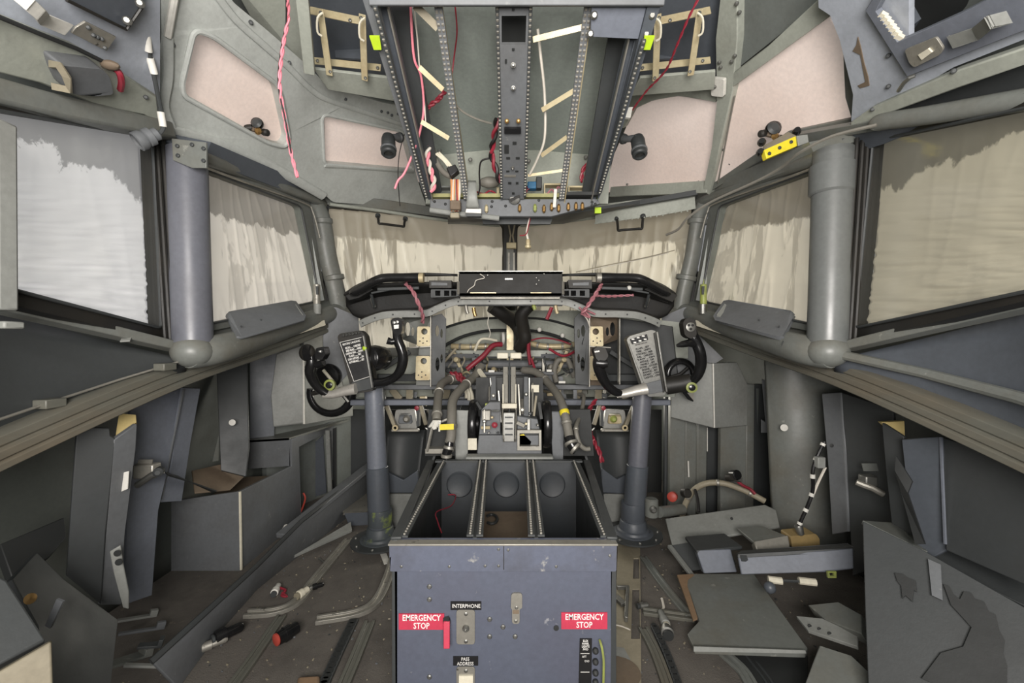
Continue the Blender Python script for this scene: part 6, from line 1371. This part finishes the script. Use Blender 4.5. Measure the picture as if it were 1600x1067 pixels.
# big rounded rib
rc = [P(1206, 575, 1.62), P(1205, 700, 1.58), P(1200, 790, 1.55)]
def ribf(u, v):
    a = math.pi*(.0+1.0*u); r = .155
    cx = P(1252, 640, 1.72)
    z = .95-v*.95
    return Vector((cx.x-math.cos(a)*r*(1-.10*v), cx.y-math.sin(a)*.11-.05*v, z if v < 1 else 0))
MB().grid(ribf, 24, 6).build('trim_50', M['sill'], kind='structure', solid=.01)
MB().lathe([(.012, 0), (.013, .002), (0, .003)], P(1225, 668, 1.60), (-.3, -1, 0), 14).build('trim_51', M['white'], kind='structure')
# floor level hose and plugs
hose('floor_hose', 'cream curved hose arching over the floor in front of the ribbed wall', [(1066, 806, 1.85), (1072, 785, 1.84), (1085, 765, 1.82), (1105, 755, 1.80), (1130, 755, 1.78), (1155, 763, 1.76), (1175, 772, 1.74), (1195, 783, 1.72)], .012, 'tan', 'hose', 3)
MB().lathe([(.010, 0), (.020, .004), (.020, .03), (.014, .034)], P(1052, 775, 1.82), (-.6, -1, .2), 18).build('red_plug', M['redcap'], label='red round plug at the foot of the ribbed wall', cat='plug')
cg = T('connector_cluster', 'dark connectors with a red wire lying across the cream hose', 'connector', P(1150, 750, 1.75))
for (x, y, r, m) in ((1144, 742, .020, 'gloss'), (1136, 746, .014, 'black'), (1148, 748, .012, 'steel'), (1068, 770, .018, 'black')):
    MB().lathe([(r*.6, 0), (r, .004), (r, .03), (r*.8, .034)], P(x, y, 1.73), (.2, -1, .3), 16).build('connector_shell', M[m], cg)
MB().tube(cr([P(*p) for p in ((1148, 748, 1.73), (1160, 758, 1.72), (1172, 764, 1.72), (1180, 772, 1.71))], 4), .006, 8).build('red_wire', M['redw'], cg)
MB().tube(cr([P(*p) for p in ((1086, 765, 1.78), (1090, 780, 1.75), (1092, 800, 1.72))], 4), .006, 8).build('black_wire', M['blackw'], cg)
ff = T('pipe_fitting', 'dull metal pipe fitting by the foot of the silver-placard column', 'fitting', P(1020, 800, 1.72))
MB().lathe([(.018, 0), (.026, .006), (.026, .07), (.020, .075)], P(1018, 808, 1.70), (0, 0, 1), 18).build('body', M['sill'], ff)
MB().cyl(P(1030, 800, 1.74), P(1066, 796, 1.82), .022).build('cross_pipe', M['sill'], ff)
MB().lathe([(.012, 0), (.014, .01), (.008, .016)], P(1020, 795, 1.67), (0, -1, 0), 14).build('bolt', M['steel'], ff)
# beaded cable by the leaning panel
bc = T('sleeved_cable', 'black and white sleeved cable hanging by the leaning grey panel', 'cable', P(1255, 820, 1.4))
cpts = cr([P(*p) for p in ((1288, 690, 1.36), (1278, 710, 1.36), (1270, 735, 1.36), (1270, 765, 1.36), (1262, 790, 1.36), (1252, 812, 1.36), (1246, 828, 1.36))], 5)
MB().tube(cpts, .0055, 8).build('cable_core', M['gloss'], bc)
for i in range(1, len(cpts)-2, 5): MB().cyl(cpts[i], cpts[i+1], .0075, seg=12).build('white_sleeve', M['white'], bc)
MB().box(P(1281, 722, 1.35), (.025, .02, .035)).build('tag', M['lgrey'], bc, bev=.003)
MB().tube(cr([P(*p) for p in ((1290, 730, 1.37), (1278, 755, 1.37), (1270, 775, 1.37))], 4), .004, 6).build('thin_wire', M['whitew'], bc)
MB().lathe([(.010, 0), (.012, .004), (.010, .03), (.006, .034)], P(1247, 820, 1.36), (.3, 0, -1), 14).build('end_plug', M['steel'], bc)
# tall leaning panels
t3 = T('tall_side_panel', 'dark grey tall side panel with latch leaning against the big rounded rib', 'panel', P(1330, 900, 1.2))
sheet(MB(), [(1284, 615, 1.44), (1314, 613, 1.38), (1322, 700, 1.36), (1328, 830, 1.32), (1300, 835, 1.36), (1294, 730, 1.42)], .01).build('return_face', M['grey'], t3, bev=.002)
sheet(MB(), [(1314, 613, 1.38), (1395, 640, 1.23), (1405, 760, 1.20), (1412, 870, 1.18), (1332, 900, 1.30), (1322, 700, 1.36)], .01).build('main_face', M['dark'], t3, bev=.002)
MB().bar(P(1314, 614, 1.295), P(1326, 830, 1.235), .004, .004, (0, 1, 0)).build('fold_line', M['grey'], t3)
MB().plate([P(x, y, 1.245) for (x, y) in ((1347, 724), (1370, 724), (1373, 736), (1350, 736))], .003).build('worn_patch', M['sill'], t3)
MB().tube([P(1338, 753, 1.23), P(1350, 758, 1.22), P(1362, 762, 1.21), P(1380, 772, 1.20)], .009, 10).build('latch_bar', M['alu'], t3)
MB().box(P(1356, 750, 1.23), (.035, .03, .03)).build('latch_body', M['steel'], t3, bev=.004)
MB().lathe([(.005, 0), (.006, .002), (0, .003)], P(1299, 696, 1.315), (-.2, -1, 0), 12).build('screw', M['vdark'], t3)
t4 = T('tall_side_panel', 'tall channel panel with a balsa block nearest the silver-placard side wall', 'panel', P(1420, 880, 1.1))
sheet(MB(), [(1378, 660, 1.12), (1412, 682, 1.08), (1420, 800, 1.05), (1436, 880, 1.02), (1400, 880, 1.08), (1384, 730, 1.11)], .01).build('return_face', M['dark'], t4, bev=.002)
sheet(MB(), [(1377, 660, 1.125), (1413, 658, 1.12), (1414, 683, 1.12), (1390, 672, 1.125)], .012).build('balsa_block', M['ywood'], t4)
sheet(MB(), [(1409, 686, 1.05), (1470, 682, .98), (1478, 860, .94), (1440, 880, .99), (1418, 770, 1.03)], .01).build('main_face', M['dblue'], t4, bev=.002)
sheet(MB(), [(1470, 682, .98), (1640, 740, .80), (1640, 930, .76), (1478, 860, .94)], .01).build('side_face', M['dark'], t4, bev=.002)
MB().bar(P(1470, 683, .975), P(1477, 850, .935), .004, .004, (0, 1, 0)).build('fold_line', M['blue'], t4)
MB().plate([P(x, y, d) for (x, y, d) in ((1400, 712, 1.03), (1425, 752, 1.0), (1418, 770, 1.0), (1445, 850, .96), (1430, 850, .96), (1408, 770, 1.02), (1398, 735, 1.03))], .006).build('black_strap', M['vdark'], label='black twisted strap hanging against the tall channel panel', cat='strap')
# fallen parts on the floor
fs = T('fallen_cover', 'light grey long cover lying behind the small boxes on the floor', 'cover', P(1120, 870, 1.6))
sheet(MB(), [(1039, 810, 1.72), (1195, 788, 1.60), (1212, 796, 1.57), (1218, 822, 1.52), (1130, 838, 1.52), (1050, 852, 1.58)], .01).build('cover_face', M['lgrey'], fs, bev=.003)
sheet(MB(), [(1050, 852, 1.57), (1130, 838, 1.51), (1150, 880, 1.45), (1075, 893, 1.48)], .01).build('cover_flange', M['dark'], fs, bev=.002)
MB().bar(P(1046, 853, 1.57), P(1088, 908, 1.40), .016, .012).build('side_strut', M['lgrey'], fs, bev=.002)
MB().lathe([(.005, 0), (.005, .002), (0, .002)], P(1143, 810, 1.54), (0, -1, .3), 12).build('screw_hole', M['vdark'], fs)
def boxy(name, label, top, front, m1, m2, cat='box'):
    r = T(name, label, cat, P(*front[2]))
    sheet(MB(), top, .012).build('lid', M[m1], r, bev=.003); sheet(MB(), front, .03).build('front', M[m2], r, bev=.003); return r
boxy('equipment_box', 'small grey box with sloping lid in front of the light grey cover', [(1070, 838, 1.50), (1132, 833, 1.50), (1160, 853, 1.38), (1088, 860, 1.38)], [(1088, 860, 1.38), (1142, 858, 1.37), (1152, 894, 1.35), (1100, 896, 1.36)], 'dark', 'blue')
boxy('equipment_box', 'small box with bright metal front between the grey box and the amber block', [(1150, 824, 1.50), (1190, 821, 1.48), (1228, 836, 1.38), (1178, 847, 1.38)], [(1178, 846, 1.375), (1232, 836, 1.37), (1235, 855, 1.35), (1182, 860, 1.35)], 'sill', 'alu')
MB().plate([P(x, y, 1.36) for (x, y) in rnd([(1235, 838), (1275, 834), (1281, 842), (1281, 854), (1238, 856)], 3)], .05).build('amber_block', M['jam'], label='dull amber block beside the bright metal box', cat='block', bev=.004)
lb_ = T('long_channel', 'blue-grey long channel lying across the floor debris with two screw holes', 'channel', P(1240, 895, 1.25))
sheet(MB(), [(1152, 866, 1.28), (1290, 860, 1.22), (1333, 856, 1.20), (1334, 888, 1.17), (1290, 893, 1.19), (1158, 897, 1.26)], .012).build('channel_face', M['blue'], lb_, bev=.003)
sheet(MB(), [(1152, 865, 1.28), (1333, 855, 1.20), (1325, 850, 1.26), (1160, 860, 1.32)], .01).build('channel_top', M['dark'], lb_, bev=.002)
MB().bolts([P(1192, 877, 1.262), P(1242, 873, 1.235)], .004, .002).build('screw_hole', M['vdark'], lb_)
MB().plate([P(x, y, 1.268) for (x, y) in ((1157, 868), (1167, 868), (1170, 878), (1159, 877))], .002).build('scuff', M['dark'], lb_)
MB().plate([P(x, y, 1.18) for (x, y) in ((1293, 893), (1307, 893), (1307, 903), (1294, 903))], .005, [[P(x, y, 1.18) for (x, y) in ((1296, 895), (1303, 895), (1303, 900), (1297, 900))]]).build('lime_clip', M['limep'], label='lime square clip under the end of the blue-grey channel', cat='clip')
cw = T('connector_pair', 'pair of cream wire connectors lying under the blue-grey channel', 'connector', P(1240, 908, 1.25))
MB().tube([P(1200, 905, 1.25), P(1222, 908, 1.24)], .010, 10).build('plug', M['cream'], cw)
MB().tube([P(1248, 907, 1.23), P(1275, 910, 1.22)], .010, 10).build('plug', M['cream'], cw)
MB().tube([P(1222, 907, 1.24), P(1248, 908, 1.23)], .004, 6).build('wire', M['dark'], cw)
MB().ball(P(1203, 918, 1.22), .016, 12).build('purple_cap', M['dblue'], label='small dark round cap beside the cream connectors', cat='cap')
# knee board on the floor
kb = T('fallen_board', 'olive-grey notched board with orange ply edge lying on the floor', 'board', P(1160, 960, 1.2))
bo = [(1085, 896, 1.42), (1178, 896, 1.38), (1262, 1012, 1.08), (1258, 1020, 1.07), (1085, 1014, 1.10), (1074, 990, 1.15), (1092, 970, 1.20), (1078, 925, 1.32), (1062, 905, 1.38), (1068, 897, 1.40)]
sheet(MB(), bo, .014).build('board_face', M['sill'], kb, bev=.002)
sheet(MB(), [(1084, 1010, 1.092), (1258, 1016, 1.062), (1260, 1021, 1.06), (1084, 1018, 1.088)], .006).build('pale_edge', M['lgrey'], kb)
sheet(MB(), [(1058, 898, 1.405), (1090, 896, 1.41), (1075, 905, 1.37), (1074, 915, 1.34), (1090, 965, 1.2), (1083, 968, 1.19), (1066, 920, 1.32)], .006).build('ply_edge', M['wood'], kb)
# big leaning panel in the near corner
BPF = S((1348, 814, 1.05), (1440, 858, .96), (1600, 948, .82), (1720, 1010, .74), (1720, 1250, .66), (1364, 1250, .80), (1352, 960, .92), warp=False)
bp2 = T('fallen_partition', 'big angular grey panel with torn glue patches standing in the near corner', 'panel', P(1430, 1060, .9))
sheet(MB(), [(1348, 814, 1.05), (1440, 858, .96), (1600, 948, .82), (1720, 1010, .74), (1720, 1250, .66), (1364, 1250, .80), (1352, 960, .92)], .012).build('main_face', M['dark'], bp2, bev=.002)
sheet(MB(), [(1348, 813, 1.055), (1420, 818, 1.12), (1450, 862, .98), (1440, 858, .965)], .01).build('corner_flange', M['sill'], bp2, bev=.001)
sheet(MB(), [(1436, 828, 1.06), (1480, 850, 1.0), (1640, 920, .84), (1640, 965, .82), (1440, 868, .975)], .012).build('upper_flange', M['dark'], bp2, bev=.002)
MB().plate([BPF(x, y, .008) for (x, y) in ((1450, 873), (1470, 882), (1473, 938), (1456, 930))], .004).build('pale_strip', M['grey'], bp2)
MB().plate([BPF(x, y, .006) for (x, y) in ((1398, 895), (1412, 897), (1420, 903), (1431, 907), (1433, 925), (1428, 922), (1426, 940), (1415, 930), (1410, 935), (1408, 915), (1402, 908))], .003).build('glue_patch', M['vdark'], bp2)
MB().plate([BPF(x, y, .006) for (x, y) in ((1474, 912), (1484, 916), (1490, 928), (1500, 936), (1506, 924), (1518, 926), (1524, 936), (1538, 940), (1546, 956), (1556, 960), (1562, 985), (1570, 1000), (1568, 1020), (1574, 1040), (1573, 1085), (1500, 1085), (1440, 1060), (1470, 1020), (1505, 1010), (1518, 980), (1500, 960), (1486, 945))], .003).build('glue_patch', M['vdark'], bp2)
rt = T('metal_rail', 'perforated grey rail scrap lying in front of the big angular panel', 'rail', P(1290, 990, 1.05))
sheet(MB(), [(1244, 962, 1.12), (1285, 966, 1.10), (1340, 992, 1.02), (1340, 1010, 1.0), (1262, 984, 1.08)], .01).build('rail_face', M['lgrey'], rt, bev=.001)
MB().bolts([P(1265, 978, 1.085), P(1280, 983, 1.07), (P(1296, 990, 1.05))], .005, .002).build('hole', M['vdark'], rt)
panel('bent_duct', 'brown-grey bent duct piece behind the perforated rail scrap', [(1262, 945, 1.15), (1310, 940, 1.12), (1346, 960, 1.05), (1346, 990, 1.0), (1290, 968, 1.1)], .03, 'sill', 'duct')
panel('fallen_board', 'grey-green board corner lying at the near edge by the angular panel', [(1280, 1008, 1.02), (1330, 1024, .98), (1390, 1080, .90), (1250, 1090, .93)], .012, 'sill', 'board')
panel('black_mat', 'black rubber mat piece lying under the near side of the notched board', [(1140, 1024, 1.12), (1262, 1024, 1.10), (1262, 1090, .98), (1180, 1090, 1.0)], .006, 'vdark', 'mat')
# ================================================================ things on the floor
def track(name, label, pts, w, h, m='rail', dark=True, holes=0):
    r = T(name, label, 'seat rail', FL(pts[0][0], pts[0][1]))
    c = cr([FL(x, y, .001) for (x, y) in pts], 6)
    MB().path(c, [(-w, 0), (w, 0), (w, h), (w*.45, h), (w*.45, h*.45), (-w*.45, h*.45), (-w*.45, h), (-w, h)]).build('track_body', M[m], r, bev=.0008)
    if holes:
        L = len(c)-1
        for k in range(holes):
            p = c[int(k*L/holes)].lerp(c[min(L, int(k*L/holes)+1)], (k*L/holes) % 1)
            MB().lathe([(w*.8, 0), (w*.8, .0015), (0, .0015)], p+Vector((0, 0, h)), (0, 0, 1), 10).build('track_hole', M['vdark'], r)
    return r
track('seat_rail', 'curved worn seat rail on the floor next to the kick rail', [(384, 962), (430, 958), (465, 942), (495, 905), (545, 845)], .017, .012, 'alu')
track('seat_rail', 'curved worn seat rail ending at the pedestal side', [(494, 972), (560, 960), (590, 940), (608, 900), (616, 870)], .017, .012, 'alu')
track('seat_rail', 'straight seat rail running from the near edge to the curved rail', [(360, 1080), (400, 1025), (440, 965)], .014, .010, 'rail')
track('seat_rail', 'perforated seat rail lying at the pedestal foot, outer one', [(505, 1075), (530, 1020), (553, 972)], .013, .010, 'dark', holes=14)
track('seat_rail', 'smooth seat rail between the perforated one and the pedestal', [(535, 1080), (556, 1030), (578, 975)], .015, .012, 'rail')
track('seat_rail', 'straight grey strip on the floor beyond the pedestal pointing to the column', [(1005, 872), (1040, 920), (1078, 965)], .014, .008, 'sill')
track('seat_rail', 'short curved rail meeting the notched board', [(1005, 957), (1040, 962), (1084, 968)], .016, .010, 'rail')
track('seat_rail', 'smooth rail running out at the near edge beyond the pedestal', [(1005, 985), (1025, 1025), (1045, 1080)], .014, .012, 'rail')
track('seat_rail', 'perforated rail running out at the near edge beyond the pedestal', [(1022, 982), (1042, 1025), (1062, 1080)], .010, .010, 'dark', holes=12)
track('seat_rail', 'flat grey strip emerging from under the notched board', [(1130, 1022), (1160, 1050), (1180, 1085)], .016, .008, 'sill')
track('seat_rail', 'narrow dark strip beside the flat grey one', [(1165, 1022), (1195, 1060), (1210, 1085)], .010, .008, 'dark')
# patched floor strip along the pedestal
fst = T('floor_strip', 'worn tan floor plate strip with square cut-outs along the pedestal', 'floor plate', FL(985, 900))
so = [FL(x, y, .004) for (x, y) in ((966, 835), (1000, 840), (1002, 1080), (956, 1080), (960, 1000))]
hs = [[FL(x, y, .004) for (x, y) in l] for l in (((990, 872), (998, 872), (999, 904), (989, 904)), ((988, 920), (999, 920), (1000, 998), (986, 998)))]
MB().plate(so, .004, hs, vec=Vector((0, 0, -.0035))).build('strip_plate', M['tan'], fst)
MB().plate([FL(x, y, .006) for (x, y) in ((960, 1010), (975, 1012), (985, 1030), (985, 1055), (970, 1080), (958, 1080), (974, 1050), (972, 1028), (958, 1020))], .004).build('curved_plate', M['lgrey'], fst)
wire('wire', 'thin white wire lying on the tan floor strip', [(958, 976, .99*CZ*F/442.5/1.0 if False else 1.24), (970, 978, 1.235), (985, 984, 1.22)], .002, 'whitew')
mb = MB().bar(FL(964, 918, .012), FL(981, 918, .012), .008, .012).bar(FL(981, 918, .012), FL(978, 968, .012), .010, .016).bar(FL(962, 932, .012), FL(975, 945, .012), .02, .01)
mb.build('latch_bracket', M['steel'], label='worn metal latch bracket on the tan floor strip next to the pedestal', cat='bracket', bev=.001)
MB().lathe([(.05, 0), (.052, .002), (0, .003)], FL(968, 1050, .0045), (0, 0, 1), 24).build('rust_patch', M['brown'], fst)
# loose plugs
rp_ = T('push_button_plug', 'black cylindrical plug with orange-red cap lying on the carpet', 'plug', FL(445, 1000))
a = FL(434, 998, .022); b = FL(464, 980, .022)
MB().lathe([(.014, 0), (.016, .002), (.016, .006), (.012, .008)], a, a-b, 22).build('red_cap', M['redcap'], rp_)
MB().tube([a, a.lerp(b, .3), a.lerp(b, .32), a.lerp(b, .6), a.lerp(b, .62), b], [.017, .018, .020, .020, .017, .016], 20).build('plug_body', M['gloss'], rp_)
def plug(label, px, py, m1, m2, ang, L=.05, r=.012, name='loose_connector'):
    t_ = T(name, label, 'connector', FL(px, py)); o = FL(px, py, r+.001); d = Vector((math.cos(ang), math.sin(ang), 0))
    MB().lathe([(r*.7, 0), (r, .002), (r, L*.4), (r*.75, L*.42), (r*.75, L*.9), (r*.5, L)], o-d*L/2, d, 18).build('shell', M[m1], t_)
    MB().lathe([(r*.72, 0), (r*.8, .002), (r*.8, .008), (0, .008)], o-d*L/2, -d, 16).build('face', M[m2], t_); return t_
plug('pale metal connector with black cable near the lower end of the kick rail', 335, 1005, 'alu', 'cream', .7, .06)
plug('black cable clamp lying behind the pale metal connector', 358, 988, 'gloss', 'dark', .9, .07, .018)
plug('small white connector with red wires near the curved rail', 432, 920, 'white', 'dark', 1.8, .05, .012)
plug('pale lump of sealant-like plug against the curved rail', 474, 925, 'cream', 'tan', 1.2, .04, .014)
plug('small dark plug beside the first curved rail', 497, 915, 'gloss', 'steel', .6, .035, .010)
plug('whitish connector standing among wires by the short curved rail', 1036, 965, 'lgrey', 'cream', 1.5, .06, .013)
plug('dark round connector at the end of the whitish one', 1042, 985, 'steel', 'vdark', 1.4, .03, .018)
plug('small metal nut-like fitting by the tan floor strip', 1006, 946, 'steel', 'dark', .2, .03, .010)
wire('wire', 'red and white wire knot by the small white connector', [(436, 918, 1.42), (446, 922, 1.41), (440, 930, 1.39), (448, 932, 1.385), (441, 926, 1.40)], .004, 'redw')
wire('cable', 'pale cable coil wrapped around the whitish connector', [(1034, 935, 1.37), (1037, 950, 1.33), (1030, 958, 1.31), (1042, 962, 1.29), (1034, 970, 1.27), (1044, 978, 1.25)], .004, 'whitew')
# scraps in the near corner
for k, (x, y, w, l, a, m, lb) in enumerate(((215, 965, .015, .09, .8, 'lgrey', 'bent silver strip scrap, upper one in the near corner pile'),
        (222, 985, .012, .10, .75, 'grey', 'thin grey strip scrap under the bent silver one'),
        (200, 1030, .035, .09, 1.1, 'sill', 'olive flat scrap plate in the near corner pile'),
        (225, 1040, .010, .08, .3, 'lgrey', 'narrow silver scrap strip near the end of the kick rail'),
        (235, 1008, .02, .05, .5, 'dark', 'dark scrap bracket touching the kick rail'))):
    o = FL(x, y, .02+.012*k); Rm = Matrix.Rotation(a, 3, 'Z') @ Matrix.Rotation(.25, 3, 'Y')
    MB().box(o, (l, w, .006), Rm).box(o+Rm @ Vector((l*.4, 0, .008)), (l*.2, w, .016), Rm).build('metal_scrap', M[m], label=lb, cat='scrap', bev=.001)
MB().plate([FL(x, y, .003) for (x, y) in ((594, 866), (604, 865), (609, 880), (600, 882))], .003, vec=Vector((0, 0, .002))).build('paper_scrap', M['white'], label='small white striped paper scrap beside the pedestal corner', cat='paper')
MB().bar(FL(498, 872, .004), FL(508, 880, .004), .006, .003).build('metal_sliver', M['steel'], label='thin bright sliver on the carpet between the curved rails', cat='sliver')
MB().plate([FL(x, y, .02) for (x, y) in ((465, 1056), (500, 1054), (498, 1085), (462, 1085))], .018, vec=Vector((0, 0, -.018))).build('wood_chip', M['wood'], label='rounded wooden chip at the very near edge of the floor', cat='wood chip', bev=.006)
# uncountable crumbs
cb_ = MB()
for k in range(700):
    s = R.choice((-1, 1)); x = s*R.uniform(.30, .95); y = R.uniform(1.0, 2.1)
    r = R.uniform(.0008, .0030); o = Vector((x, y, r*.5))
    cb_.mi = R.choice((0, 0, 1, 2)); Rm = Matrix.Rotation(R.uniform(0, 3), 3, 'Z') @ Matrix.Rotation(R.uniform(0, 1), 3, 'X')
    cb_.box(o, (r*R.uniform(1, 3), r*1.4, r), Rm)
cb_.build('floor_crumbs', [M['tan'], M['grey'], M['dark']], label='scattered crumbs and paint flakes on the dirty carpet', cat='debris', kind='stuff')
# ---------------- small fittings crowding the nose framework
RR = random.Random(21)
for k in range(46):
    x = RR.uniform(600, 995); y = RR.choice([RR.uniform(548, 600), RR.uniform(606, 626)])
    if 775 < x < 818: continue
    d = 1.90+RR.uniform(-.04, .10) if y > 604 else 2.02+RR.uniform(-.04, .06)
    m = RR.choice(['dark', 'sill', 'vdark', 'tan', 'grey', 'alu', 'yel'])
    if k % 3 == 0: MB().bar(P(x, y, d), P(x+RR.uniform(-3, 3), y+RR.uniform(8, 16), d-.01), RR.uniform(.008, .02), .012, (0, 1, 0)).build('support_strap', M[m], nf, bev=.001)
    elif k % 3 == 1: MB().tube(cr([P(x, y, d), P(x+RR.uniform(5, 12), y+RR.uniform(-6, 6), d-.02), P(x+RR.uniform(14, 30), y+RR.uniform(-8, 8), d)], 4), RR.uniform(.003, .007), 8).build('small_pipe', M[m], nf)
    else: MB().box(P(x, y, d), (RR.uniform(.015, .04), .02, RR.uniform(.012, .03))).build('junction_block', M[m], nf, bev=.002)
for k, (a, b, c_) in enumerate((((705, 600), (690, 575), (712, 545)), ((830, 560), (838, 590), (826, 606)), ((742, 548), (752, 530), (776, 532)), ((668, 640), (676, 660), (672, 690)), ((858, 545), (880, 556), (900, 548)))):
    MB().tube(cr([P(*a, 1.92), P(*b, 1.90), P(*c_, 1.94)], 6), .006, 8).build('loose_pipe', M[['tan', 'redw', 'cream', 'greyw', 'redw'][k]], nf)
# ================================================================ groups of like things
GN = dict(seat_rail='seat rails and strips on the floor', wire='loose wires', wire_bundle='bundles of loose wire', cable_hose='grey hoses below the glareshield', loose_connector='loose plugs on the floor',
 metal_scrap='metal scraps in the near corner', tall_side_panel='tall panels leaning on the walls', control_column='control columns', rudder_pedal='rudder pedals', foot_well='foot wells',
 grab_handle='grab handles over the windshield', swivel_lamp='small swivel lamps', cockpit_lamp='can spotlights', chart_table='chart plates on the window ledges', ladder_bracket='yellow ladder brackets',
 instrument_bracket='perforated instrument brackets', pulley_ring='white pulley rings', hydraulic_pipe='brass-coloured pipes', steering_tiller='steering tillers', equipment_box='small equipment boxes',
 red_wires='red wires below the glareshield', cable_end='cut cable ends', side_ceiling_panel='ceiling side panels', worn_label='worn label strips', window_crank_post='upright tubes on the ledges', connector_cable='black hose connectors', clip='small white clips', string='thin lines across the windshield', nose_side_box='nose side boxes')
cnt = {}
for o in COL.objects:
    if o.parent is None and o.get('label'): cnt.setdefault(o.name.split('.')[0], []).append(o)
for k, v in cnt.items():
    if len(v) > 1 and k in GN:
        for o in v:
            if not o.get('group'): o['group'] = GN[k]
